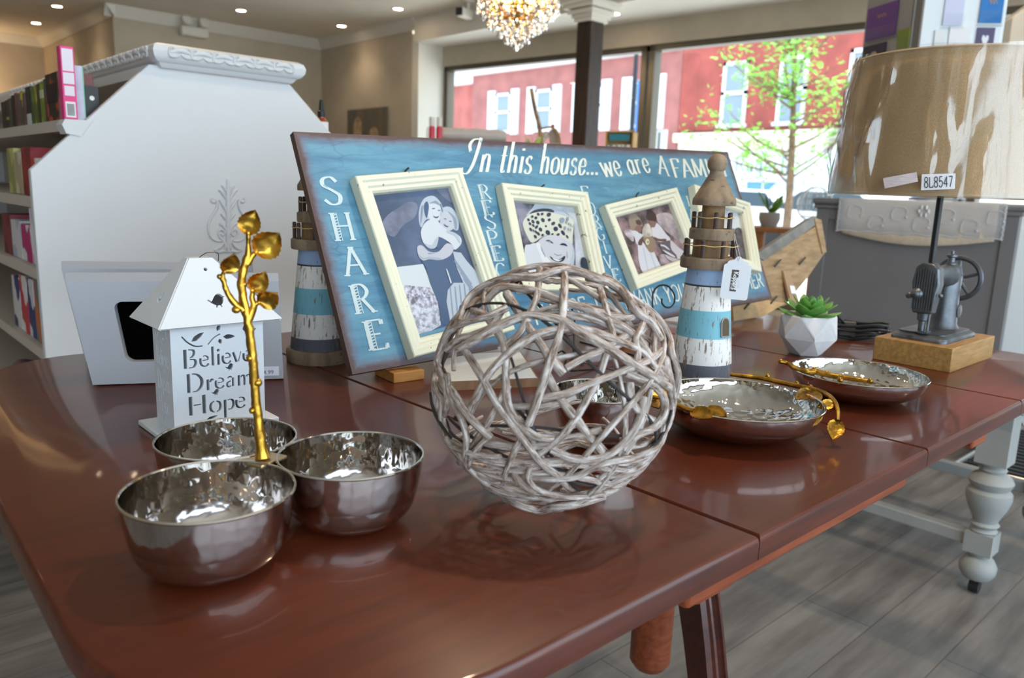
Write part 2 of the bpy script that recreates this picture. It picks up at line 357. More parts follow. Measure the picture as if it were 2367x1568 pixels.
# window frames and panes
def window(n, y0, y1):
    w = .055
    f = MB()
    for a, b in ((y0, y0+w), (y1-w, y1)): f.add(wslab(a, b, .12, 2.345, .1, .015), SLF)
    f.add(wslab(y0, y1, .12, .18, .1, .015), SLF).add(wslab(y0, y1, 2.295, 2.345, .1, .015), SLF)
    fo = f.build('window_%d' % n, alu_m); fo['kind'] = 'structure'
    g = MB(); a, b = wx(y0+w)+.06, wx(y1-w)+.06
    g.add([(a, y0+w, .18), (b, y1-w, .18), (b, y1-w, 2.295), (a, y0+w, 2.295)], [(0, 1, 2, 3)])
    g.build('pane', GLASS, fo, smooth=0)
GLASS = thin_glass('window_glass', (244, 248, 246))
window(1, 4.66, 7.27); window(2, 2.0, 4.63); window(3, -1.2, 1.97)
# wall behind the viewer with its own shop window
m = MB().bb((-4, -3.1, 0), (-3.7, -3, H1)).bb((4.9, -3.1, 0), (6.7, -3, H1)).bb((-3.7, -3.1, 0), (4.9, -3, .2)).bb((-3.7, -3.1, 2.7), (4.9, -3, H1))
struct('wall_behind', m, wall_m)
f = MB()
for x in (-3.7, -1.55, .57, 2.7, 4.84): f.bb((x, -3.08, .2), (x+.06, -3.0, 2.7))
f.bb((-3.7, -3.08, .2), (4.9, -3, .26)).bb((-3.7, -3.08, 2.64), (4.9, -3, 2.7))
fo = f.build('window_4', alu_m); fo['kind'] = 'structure'
MB().add([(-3.64, -3.04, .26), (4.84, -3.04, .26), (4.84, -3.04, 2.64), (-3.64, -3.04, 2.64)], [(0, 1, 2, 3)]).build('pane', GLASS, fo, smooth=0)
# crown mouldings
def crown(n, a, b, nx, ny):
    prof = [(0, 0), (0, -.11), (.012, -.112), (.02, -.095), (.035, -.085), (.05, -.055), (.075, -.03), (.082, -.018), (.095, -.015), (.095, 0)]
    R = [[(p[0]+nx*q[0], p[1]+ny*q[0], H1+q[1]) for q in prof] for p in (a, b)]
    struct('trim_%d' % n, MB().rings(R), trim_m)
crown(2, (2.65, 9.4), (5.2, 9.4), 0, -1); crown(3, (2.74, 9.31), (2.74, 12.5), -1, 0); crown(4, (2.74, 12.5), (-4, 12.5), 0, -1); crown(5, (5.2, 7.28), (5.2, 9.4), -1, 0)
struct('trim_6', MB().bb((5.185, 7.2, 2.6), (5.24, 7.28, H1)), trim_m)
# column
darkwood = M_('dark_post_wood', (62, 44, 32), .6, vscale=5, stretch=(8, 8, .8), col2=(38, 26, 19), bump=.3, bscale=30, bstretch=(6, 6, .6))
c = thing('wooden_post', 'dark brown square timber post with a cream capital in front of the shop window', 'post', (5.03, 4.62, 0))
MB().bb((4.95, 4.545, 0), (5.11, 4.70, 2.41)).build('shaft', darkwood, c, bev=.006)
cp = MB()
for z, e in ((2.40, .02), (2.43, .035), (2.46, .06), (2.50, .085), (2.53, .10)): cp.bb((4.95-e, 4.545-e, z), (5.11+e, 4.70+e, z+.031 if z < 2.52 else H2))
cp.build('capital', trim_m, c)
# ceiling downlights
lampglow = emitter('downlight_glow', (255, 226, 190), 26)
ring_m = M_('downlight_ring', (225, 220, 210), .5)
proto = None
DL = [((2.34, 9.93), 'ceiling downlight in the upper left corner of the ceiling, nearer the top edge'), ((2.41, 11.24), 'ceiling downlight at far left, the deeper of the pair over the bookshelves'),
      ((3.75, 8.48), 'ceiling downlight straight above the right end of the white cornice'), ((4.87, 8.33), 'ceiling downlight beside the crown moulding at the far wall corner'), ((4.78, 7.06), 'ceiling downlight between far wall corner and the crystal chandelier'),
      ((5.43, 4.72, H2), 'downlight in the low bright bay ceiling right of the post capital')]
EX = [(1.0, 8.4), (1.0, 5.8), (1.0, 3.0), (2.6, 5.7), (3.9, 4.4), (-1.2, 5.8), (-1.2, 8.4), (3.8, 1.2), (1.2, .4), (2.5, -1.6), (-2.6, 4.2)]
k = 0
for p, lab in DL + [(e, 'ceiling downlight out of the picture') for e in EX]:
    z = p[2] if len(p) > 2 else H1
    if proto is None:
        proto = t = thing('ceiling_downlight', lab, 'ceiling light', (p[0], p[1], z), 0, 'ceiling downlights')
        MB().lathe([(.048, -.006), (.062, -.008), (.066, 0), (.05, -.001)], 24, (p[0], p[1], z), caps=False).build('ring', ring_m, t)
        MB().lathe([(.0, -.003), (.047, -.003), (.047, -.001), (.0, -.001)], 24, (p[0], p[1], z)).build('diffuser', lampglow, t)
    else: copy_tree(proto, (p[0], p[1], z), 0, lab)
    lamp('downlight_beam', 'SPOT', (p[0], p[1], z-.02), (38 if p[1] < 7 else 6), (1.0, .78, .55), spot_size=math.radians(120), spot_blend=.8, shadow_soft_size=.045)
    k += 1
# warm cove light on the alcove wall
lamp('cove_light', 'AREA', (1.0, 12.2, 1.9), 14, (1, .7, .4), (math.radians(150), 0, 0), shape='RECTANGLE', size=2.2, size_y=.15)
t = thing('wall_shelf', 'thin ledge on the alcove wall with a warm light glowing above it', 'shelf', (1.1, 12.4, 1.86))
MB().bb((-.4, 12.24, 1.84), (2.5, 12.5, 1.875)).build('board', M_('ledge_wood', (150, 120, 88), .6, var=.1), t)
MB().bb((-.4, 12.22, 1.83), (2.5, 12.24, 1.90)).build('lip', M_('ledge_lip', (160, 128, 92), .6), t)
# emergency light, security camera, wall picture, light switch
t = thing('emergency_light', 'white twin-headed emergency light on the far wall under the crown moulding', 'emergency light', (3.56, 9.3, 2.69))
MB().bb((3.42, 9.29, 2.60), (3.72, 9.4, 2.70)).build('housing', trim_m, t, bev=.01)
for x in (3.47, 3.66): MB().lathe([(.02, 0), (.05, .03), (.055, .08), (.05, .085)], 20, (0, 0, 0), mat=Matrix.Rotation(math.radians(70), 3, 'X')).xf(Matrix.Translation((x, 9.33, 2.735))).build('lamp_head', trim_m, t)
t = thing('security_camera', 'white security camera bracketed to the ceiling left of the chandelier', 'camera', (5.02, 6.22, 2.8))
SCM = Matrix.Translation((5.02, 6.22, 2.8)) @ Matrix.Rotation(.35, 4, 'Z')
MB().lathe([(.06, -.02), (.06, 0), (.0, 0)], 20).tube([(0, 0, -.01), (0, 0, -.09)], .018).xf(SCM).build('bracket', trim_m, t)
MB().box((-.03, .02, -.12), (.20, .085, .085)).xf(SCM).build('camera_body', trim_m, t, bev=.014)
MB().box((-.135, .02, -.12), (.012, .07, .07)).xf(SCM).build('lens', M_('lens_black', (20, 20, 22), .1), t, bev=.004)
cm = M_('canvas_print', (120, 104, 86), .8, var=.35, vscale=3.5, stretch=(1, 3, .6), col2=(88, 92, 84))
t = thing('wall_picture', 'unframed canvas picture of two pale animals on the far brown wall', 'picture', (5.18, 8.3, 1.53))
MB().bb((5.17, 7.87, 1.53), (5.2, 8.72, 1.915)).build('canvas', cm, t)
for y, z, a, b in ((8.48, 1.68, .10, .15), (8.12, 1.60, .10, .10)):
    pm = MB(); pm.poly([(5.168, y+a*math.cos(i*PI/10), z+b*math.sin(i*PI/10)) for i in range(20)])
    pm.build('printed_animal', M_('print_pale', (176, 150, 120), .8, var=.2, vscale=14), t)
t = thing('light_switch', 'white wall plate on the bright bay wall beside the window', 'switch', (5.36, 7.27, 1.62))
MB().bb((5.33, 7.268, 1.55), (5.40, 7.28, 1.68)).build('plate', trim_m, t, bev=.003)
MB().bb((5.352, 7.262, 1.59), (5.378, 7.268, 1.64)).build('toggle', trim_m, t)
# chandelier
brass = M_('warm_brass', (200, 150, 70), .25, metal=1)
crystal = M_('crystal', (250, 248, 244), .0, trans=1.0, ior=1.5)
bulb_m = emitter('candle_bulb_glow', (255, 190, 105), 4)
CX, CY, CZ = 2.55, 2.80, 1.85
t = thing('crystal_chandelier', 'crystal drop chandelier with glowing candle bulbs hanging from the ceiling', 'chandelier', (CX, CY, H1))
m = MB().lathe([(.0, 0), (.06, 0), (.05, -.03), (.012, -.05)], 20, (CX, CY, H1)).tube([(CX, CY, H1-.04), (CX, CY, CZ-.08)], .008)
m.lathe([(.012, .12), (.03, .08), (.018, .04), (.04, .0), (.02, -.06), (.0, -.09)], 16, (CX, CY, CZ)).build('stem', brass, t)
rim = MB()
for r, z in ((.185, .06), (.13, -.01), (.08, -.06)):
    rim.tube([(CX+r*math.cos(a*PI/16), CY+r*math.sin(a*PI/16), CZ+z) for a in range(33)], .004, 6)
for a in range(8):
    an = a*PI/4; rim.tube(sm([(CX, CY, CZ+.02), (CX+.08*math.cos(an), CY+.08*math.sin(an), CZ-.03), (CX+.185*math.cos(an), CY+.185*math.sin(an), CZ+.06)], 5), .004, 6)
rim.build('frame', brass, t)
for a in range(6):
    an = a*PI/3+.2; p = (CX+.11*math.cos(an), CY+.11*math.sin(an), CZ+.035)
    b = MB().lathe([(.0, -.03), (.012, -.025), (.014, 0), (.017, .015), (.012, .04), (.0, .06)], 12, p).build('candle_bulb', bulb_m, t)
lamp('chandelier_light', 'POINT', (CX, CY, CZ+.10), 5, (1, .72, .42), shadow_soft_size=.09)
cr = MB(); cap_n = 0
random.seed(11)
def drop(p, s):
    prof = [(.0, .5), (.22, .3), (.42, -.1), (.40, -.4), (.22, -.8), (.0, -1.05)]
    ph = random.random()*3
    cr.lathe([(r*s, z*s) for r, z in prof], 7, p, 0, False, Matrix.Rotation(ph, 3, 'Z'))
for r, z, n, s in ((.225, .03, 40, .022), (.23, -.01, 36, .018), (.20, -.035, 30, .02), (.16, -.05, 26, .022), (.165, -.085, 22, .018), (.13, -.10, 20, .02), (.10, -.12, 16, .026), (.065, -.15, 11, .026), (.03, -.175, 5, .026), (.235, .08, 36, .018), (.20, .12, 24, .018), (.1, .12, 14, .02)):
    for i in range(n):
        a = 2*PI*i/n + random.uniform(-.05, .05); drop((CX+.82*r*math.cos(a), CY+.82*r*math.sin(a), CZ+z*.86+random.uniform(-.006, .006)), s)
drop((CX, CY, CZ-.165), .026)
o = cr.build('crystal_drops', crystal, t, smooth=0); o['kind'] = 'stuff'
# ================================================================= OUTSIDE
pave = M_('pavement', (236, 234, 229), .8, var=.08, vscale=.8)
struct('ground', MB().bb((6.9, -25, -.3), (45, 60, -.1)), pave)
brick1 = M_('glare_paled_brick', (162, 104, 100), .9, var=.1, vscale=1.3)  # glare of the window pane put into the paler brick colour
brick2 = M_('red_brick', (164, 82, 74), .9, var=.12, vscale=1.3)
def bricks(m, dark):
    N, K, B = nodes(m); t = N.new('ShaderNodeTexCoord'); mp = N.new('ShaderNodeMapping'); mp.inputs['Rotation'].default_value = (math.radians(90), 0, math.radians(90))
    b = N.new('ShaderNodeTexBrick'); b.inputs['Scale'].default_value = 4; b.inputs['Mortar Size'].default_value = .012
    b.inputs['Color1'].default_value = (1, 1, 1, 1); b.inputs['Color2'].default_value = (dark, dark, dark, 1); b.inputs['Mortar'].default_value = (.9, .88, .86, 1)
    K.new(t.outputs['Object'], mp.inputs[0]); K.new(mp.outputs[0], b.inputs['Vector']); mx = N.new('ShaderNodeMix'); mx.data_type = 'RGBA'; mx.blend_type = 'MULTIPLY'; mx.inputs['Factor'].default_value = 1
    K.new(B.inputs['Base Color'].links[0].from_socket, mx.inputs['A']); K.new(b.outputs['Color'], mx.inputs['B']); K.new(mx.outputs['Result'], B.inputs['Base Color'])
bricks(brick1, .88); bricks(brick2, .85)
white_m = M_('white_wood', (214, 216, 220), .6)
cream_m = M_('cream_front', (226, 218, 196), .7)
pane_m = M_('outdoor_pane', (128, 142, 152), .1, spec=.8)
FX = 20.0
def facade_window(b, yc, z0, z1, w, shutters):
    f = MB().bb((FX-.06, yc-w/2, z0), (FX+.02, yc-w/2+.09, z1)).bb((FX-.06, yc+w/2-.09, z0), (FX+.02, yc+w/2, z1)).bb((FX-.06, yc-w/2, z1-.1), (FX+.02, yc+w/2, z1)).bb((FX-.12, yc-w/2-.06, z0-.1), (FX+.02, yc+w/2+.06, z0)).bb((FX-.06, yc-w/2, (z0+z1)/2-.05), (FX+.02, yc+w/2, (z0+z1)/2+.05))
    o = f.build('window', white_m, b)
    MB().bb((FX-.01, yc-w/2+.05, z0), (FX+.02, yc+w/2-.05, z1-.05)).build('pane', pane_m, o)
    if shutters:
        for sgn in (-1, 1):
            y = yc + sgn*(w/2+.22)
            MB().bb((FX-.07, y-.2, z0-.15), (FX+.0, y+.2, z1+.12)).build('shutter', white_m, b)
b1 = thing('brick_building', 'red brick building across the street, coloured pale for window glare, with white shuttered windows', 'building', (FX, 20, -.1))
MB().bb((FX, 14.62, -.1), (FX+6, 24.4, 5.25)).build('wall', brick1, b1)
MB().bb((FX+.25, 24.4, -.1), (FX+6, 27.5, 5.0)).build('side_wing', M_('wing_brick', (166, 92, 86), .9, var=.1, vscale=1.3), b1)
MB().bb((FX-.25, 14.62, 5.25), (FX+6, 24.5, 5.5)).bb((FX, 24.4, 5.0), (FX+6, 27.6, 5.3)).build('cornice', white_m, b1)
MB().bb((FX-.12, 14.62, 1.7), (FX, 24.4, 2.15)).build('stone_band', cream_m, b1)
for yc in (22.55, 20.4, 18.15, 16.0): facade_window(b1, yc, 3.15, 4.5, .85, True)
b2 = thing('red_brick_building', 'bright red brick building with cream shop front behind the leafy tree', 'building', (FX, 10, -.1))
MB().bb((FX, 2, 2.9), (FX+6, 14.6, 6.2)).build('wall', brick2, b2)
for yc in (12.75, 11.0, 9.1): facade_window(b2, yc, 3.05, 4.75, .8, False)
MB().bb((FX-.5, 2, 2.55), (FX+.1, 14.4, 2.8)).bb((FX-.35, 2, 2.35), (FX+.1, 14.3, 2.55)).build('cornice', cream_m, b2)
MB().bb((FX-.2, 2, 1.55), (FX+.1, 14.2, 2.35)).build('sign_board', M_('sign_white', (232, 234, 230), .6), b2)
sg = MB(); place = lambda x, y: (FX-.22, 12.4-x*.42, 1.72+y*.42)
text(sg, 'Ragorli', place, .13, .06, track=.1); sg.build('sign_lettering', M_('sign_ink', (120, 150, 160), .6), b2, smooth=0)
MB().bb((FX-.1, 2, -.1), (FX+.1, 14.2, 1.6)).build('shop_wall', cream_m, b2)
for y0, y1 in ((11.0, 12.0), (9.2, 10.7), (7.2, 8.8)):
    f = MB().bb((FX-.16, y0, .25), (FX-.08, y1, 1.45)); o = f.build('shop_window', M_('shop_pane', (96, 150, 190), .1, spec=.8), b2)
    MB().bb((FX-.2, y0-.06, .15), (FX-.1, y0, 1.55)).bb((FX-.2, y1, .15), (FX-.1, y1+.06, 1.55)).bb((FX-.2, y0, 1.45), (FX-.1, y1, 1.55)).bb((FX-.2, (y0+y1)/2-.03, .2), (FX-.1, (y0+y1)/2+.03, 1.5)).build('shop_frame', white_m, o)
aw = MB()
for i in range(14):
    y = 9.0+i*.14; aw.add([(FX-.15, y, 1.62), (FX-.15, y+.14, 1.62), (FX-.8, y+.14, 1.22), (FX-.8, y+.07, 1.12), (FX-.8, y, 1.22)], [(0, 1, 2, 3, 4)])
aw.build('awning', M_('awning_cloth', (200, 205, 205), .8), b2, smooth=0)
# cars
car_w = M_('car_white', (236, 238, 242), .2, coat=.6); tyre = M_('tyre', (30, 30, 32), .8); carglass = M_('car_glass', (60, 74, 84), .05)
def car(loc, rz, lab):
    t = thing('parked_car', lab, 'car', loc, rz, 'white parked cars')
    prof = [(-1.9, .3), (-1.95, .7), (-1.55, .85), (-.95, .9), (-.45, 1.3), (.7, 1.33), (1.35, .95), (1.85, .85), (1.95, .5), (1.9, .3)]
    MB().prism([(x, -.8, z) for x, z in prof], (0, 1.6, 0)).build('body', car_w, t, W=False, bev=.06)
    for s in (-.81, .81): MB().prism([(-.85, s, .92), (-.42, s, 1.25), (.65, s, 1.27), (1.15, s, .95)], (0, .01*(1 if s > 0 else -1), 0)).build('side_glass', carglass, t, W=False)
    for x in (-1.2, 1.2):
        for s in (-.72, .72): MB().lathe([(.0, -.1), (.3, -.1), (.32, 0), (.3, .1), (0, .1)], 20, mat=Matrix.Rotation(PI/2, 3, 'X')).xf(Matrix.Translation((x, s, .32))).build('wheel', tyre, t, W=False)
car((17.2, 9.9, -.1), PI/2, 'white car parked by the shop front behind the silver mesh ball')
car((14.0, 6.2, -.1), PI/2-.1, 'white car nearer the window, beside the tree trunk')
# tree
random.seed(5)
bark = M_('tree_bark', (112, 88, 66), .9, var=.25, vscale=10)
leafm = M_('tree_leaf', (120, 176, 62), .55, var=.3, vscale=2)
N, K, B = nodes(leafm); B.inputs['Subsurface Weight'].default_value = 0
tr_ = N.new('ShaderNodeBsdfTranslucent'); tr_.inputs['Color'].default_value = lin((140, 200, 80)); mx_ = N.new('ShaderNodeMixShader'); mx_.inputs[0].default_value = .45
K.new(B.outputs[0], mx_.inputs[1]); K.new(tr_.outputs[0], mx_.inputs[2]); K.new(mx_.outputs[0], N['Material Output'].inputs['Surface'])
t = thing('street_tree', 'young street tree with fresh light green leaves outside the window', 'tree', (11, 5.95, -.1))
tk = MB(); lf = MB()
tk.tube(sm([(11, 5.95, -.1), (11, 5.93, .9), (11.03, 6.0, 2.0), (10.98, 6.05, 3.0), (11, 6.1, 4.3)], 5), [.075, .06, .045, .03, .012], 8)
tips = []
for i in range(46):
    z = random.uniform(1.25, 3.9); a = random.uniform(0, 2*PI); L = random.uniform(.5, 1.55)*(1.0 if z < 2.8 else .8)
    d = Vector((math.cos(a), math.sin(a), random.uniform(.25, .8))).normalized(); p0 = Vector((11, 5.98+.03*z, z))
    P = sm([p0, p0+d*L*.5+Vector((0, 0, -.02)), p0+d*L+Vector((0, 0, .12*L))], 4); tk.tube(P, [.018, .012, .004], 5)
    for q in range(int(30*L)+14):
        b_ = P[random.randrange(2, len(P))] + Vector((random.gauss(0, .13), random.gauss(0, .13), random.gauss(0, .11)))
        u_ = Vector((random.gauss(0, 1), random.gauss(0, 1), random.gauss(0, .6))).normalized(); v_ = u_.orthogonal().normalized()
        s_ = random.uniform(.035, .065)
        lf.add([b_-u_*s_, b_+v_*s_*.5, b_+u_*s_, b_-v_*s_*.5], [(0, 1, 2, 3)])
tk.build('trunk', bark, t); o = lf.build('foliage', leafm, t, smooth=0); o['kind'] = 'stuff'
# lamp post and banner
t = thing('street_lamp', 'black street lamp post with a blue and white banner outside the window', 'street lamp', (12, 9.83, -.1))
pm_ = M_('lamp_post_black', (36, 40, 48), .4, metal=.4)
MB().lathe([(.10, 0), (.10, .4), (.06, .5), (.05, 1.4), (.055, 1.5), (.045, 1.6), (.04, 3.7), (.05, 3.75), (.0, 3.9)], 14, (12, 9.83, -.1)).build('post', pm_, t)
MB().lathe([(0, -.02), (.07, 0), (.12, .14), (.1, .3), (.03, .42), (0, .44)], 16, (12, 9.83, 3.8)).build('lantern', M_('lamp_white', (236, 238, 240), .3), t)
MB().bb((11.99, 9.42, 1.75), (12.01, 9.75, 2.15)).build('banner_white', white_m, t)
MB().bb((11.99, 9.42, 2.15), (12.01, 9.75, 3.1)).build('banner', M_('banner_blue', (70, 120, 190), .7), t)
MB().tube([(12, 9.81, 3.1), (12, 9.40, 3.1)], .012).tube([(12, 9.81, 1.75), (12, 9.40, 1.75)], .012).build('banner_arm', pm_, t)
t = thing('street_sign', 'small grey sign plate on a pole right of the window mullion', 'sign', (12, 9.17, -.1))
MB().bb((12, 9.03, 1.80), (12.06, 9.31, 2.2)).build('plate', M_('sign_grey', (176, 176, 170), .6), t)
MB().bb((12.06, 9.15, -.1), (12.1, 9.19, 2.1)).build('pole', pm_, t)
MB().bb((11.99, 9.155, 1.82), (12, 9.185, 2.15)).build('slot', pm_, t)
# ================================================================= THE TABLE
TZ = .76
tw = M_('table_mahogany', (94, 38, 16), .38, vscale=9, stretch=(1, 9, 9), col2=(70, 26, 10), lo=.2, hi=.8, detail=10, coat=.34, spec=.3)
MATS['table_mahogany'].node_tree.nodes['Principled BSDF'].inputs['Coat Roughness'].default_value = .07
tedge = M_('table_edge_wood', (92, 38, 22), .35, vscale=8, stretch=(1, 10, 10), col2=(62, 25, 18), coat=.2)
trail = M_('table_rail_wood', (150, 76, 42), .4, vscale=8, stretch=(1, 12, 12), col2=(118, 52, 28))
X0, X1, Y0, Y1 = .098, 1.735, .305, 1.348
t = table = thing('dining_table', 'large reddish brown wooden dining table with leaves, standing in the foreground', 'table', (.92, .83, 0))
def slab(outline, name):
    m = MB(); n = len(outline); R = []
    for off, z in ((.006, TZ-.026), (.0, TZ-.022), (.0, TZ-.006), (.0015, TZ-.002), (.004, TZ)):
        cx_ = sum(p[0] for p in outline)/n; cy_ = sum(p[1] for p in outline)/n
        ring = []
        for i in range(n):
            a, b, c_ = Vector(outline[i-1]), Vector(outline[i]), Vector(outline[(i+1) % n])
            n1 = (b-a).normalized(); n2 = (c_-b).normalized(); nn = Vector((-(n1+n2).y, (n1+n2).x)).normalized()
            ring.append((b.x + nn.x*off*(0 if outline[i][2] else 1) if False else b.x + nn.x*off*outline_w[i], b.y + nn.y*off*outline_w[i], z))
        R.append(ring)
    m.rings(R, 1)
    m.m[-1] = 0
    for k in range(3, 4):
        for i in range(n): m.m[k*n+i] = 0
    return m.build(name, [tw, tedge], table, smooth=40)
def arc(cx_, cy_, r, a0, a1, n=14): return [(cx_+r*math.cos(math.radians(a0+(a1-a0)*i/n)), cy_+r*math.sin(math.radians(a0+(a1-a0)*i/n))) for i in range(n+1)]
S1, S2, S3 = .574, .945, 1.305; g = .0006
def mk(outl, name):
    global outline_w
    outline_w = [1.0]*len(outl); slab([(a, b, 0) for a, b in outl], name)
rc = .20
mk(arc(X0+rc, Y0+rc, rc, 180, 270) + [(S1-g, Y0), (S1-g, Y1)] + arc(X0+.21, Y1-.15, .15, 90, 150) + [(X0+.014, Y1-.31)], 'end_top')
mk([(S1+g, Y0), (S2-g, Y0), (S2-g, Y1), (S1+g, Y1)], 'leaf')
mk([(S2+g, Y0), (S3-g, Y0), (S3-g, Y1), (S2+g, Y1)], 'leaf')
mk([(S3+g, Y0)] + arc(X1-.1, Y0+.1, .1, 270, 360) + arc(X1-.1, Y1-.1, .1, 0, 90) + [(S3+g, Y1)], 'end_top')
MB().bb((.50, .322, TZ-.05), (.94, .345, TZ-.026)).build('rail', trail, t, bev=.004)
MB().bb((.50, 1.30, TZ-.05), (1.36, 1.325, TZ-.026)).build('rail', trail, t, bev=.004)
for x in (.55, 1.25): MB().bb((x, .345, TZ-.075), (x+.06, 1.30, TZ-.028)).build('bearer', trail, t, bev=.004)
for PX, PY in ((1.165, .826), (.665, .826)):
    MB().lathe([(.0, .12), (.03, .12), (.040, .135), (.042, .60), (.05, .64), (.12, .66), (.12, .69), (0, .69)], 16, (PX, PY, 0)).build('pedestal', trail, t, smooth=25)
    for a in (-108, 72):
        an = math.radians(a); d = Vector((math.cos(an), math.sin(an), 0)); q = Vector((-d.y, d.x, 0))
        ctr = sm([(.035, .36), (.075, .40), (.115, .37), (.15, .28), (.19, .16), (.25, .07), (.33, .025)], 6)
        lg = MB(); R = []
        for i, p in enumerate(ctr):
            k = i/(len(ctr)-1); hw = .022; ht = .045 - .022*k
            tn = ctr[min(i+1, len(ctr)-1)] - ctr[max(i-1, 0)]; tn = tn.normalized(); nn = Vector((-tn.y, tn.x))
            ring = []
            for u_, v_ in ((-1, -1), (1, -1), (1, .85), (.62, 1), (.5, .86), (.3, 1), (.1, .86), (-.1, .86), (-.3, 1), (-.5, .86), (-.62, 1), (-1, .85)):
                o2 = p + nn*(v_*ht); ring.append(Vector((PX, PY, 0)) + d*o2.x + q*(u_*hw) + Vector((0, 0, max(o2.y, .001))))
            R.append(ring)
        lg.rings(R).build('leg', tedge, t, smooth=25)
# ================================================================= WOVEN VINE BALL
vine = M_('whitewashed_vine', (186, 174, 166), .85, bump=.5, bscale=1.0, coord='UV', bstretch=(5, 60, 1), bdist=.0012)
N, K, B = nodes(vine)
fa = noise_(vine, 1.0, (7, 55, 1), 6, 'UV', .7); r_ = N.new('ShaderNodeValToRGB'); E_ = r_.color_ramp.elements
E_[0].position = .36; E_[0].color = lin((84, 66, 58)); E_[1].position = .60; E_[1].color = lin((208, 200, 197))
e = E_.new(.45); e.color = lin((142, 120, 106)); e = E_.new(.52); e.color = lin((176, 162, 154))
K.new(fa, r_.inputs['Fac']); K.new(r_.outputs['Color'], B.inputs['Base Color'])
mix_mask(vine, ramp(vine, noise_(vine, 1.0, (3, 9, 1), 3, 'UV'), .66, .72), (160, 112, 84))
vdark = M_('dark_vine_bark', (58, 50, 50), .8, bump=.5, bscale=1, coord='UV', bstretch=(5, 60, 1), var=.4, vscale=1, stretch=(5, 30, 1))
BC = Vector((.481, .466, .8702)); BR = .1075
CW = Vector((0, 0, 1.04)); CM = camo.matrix_world.to_3x3()
def ray(px, py): return (CM @ Vector(((px-1183.5)/1801.1, -(py-784)/1801.1, -1))).normalized()
def on_plane(px, py, z):
    d = ray(px, py); return CW + d*((z-1.04)/d.z)
def on_ball(px, py, r, far=False):
    d = ray(px, py); o = CW - BC; b = o.dot(d); c_ = o.dot(o) - r*r; q = b*b - c_
    if q <= 0:
        p = CW + d*(-b); return BC + (p-BC).normalized()*r
    return CW + d*(-b + (math.sqrt(q) if far else -math.sqrt(q)))
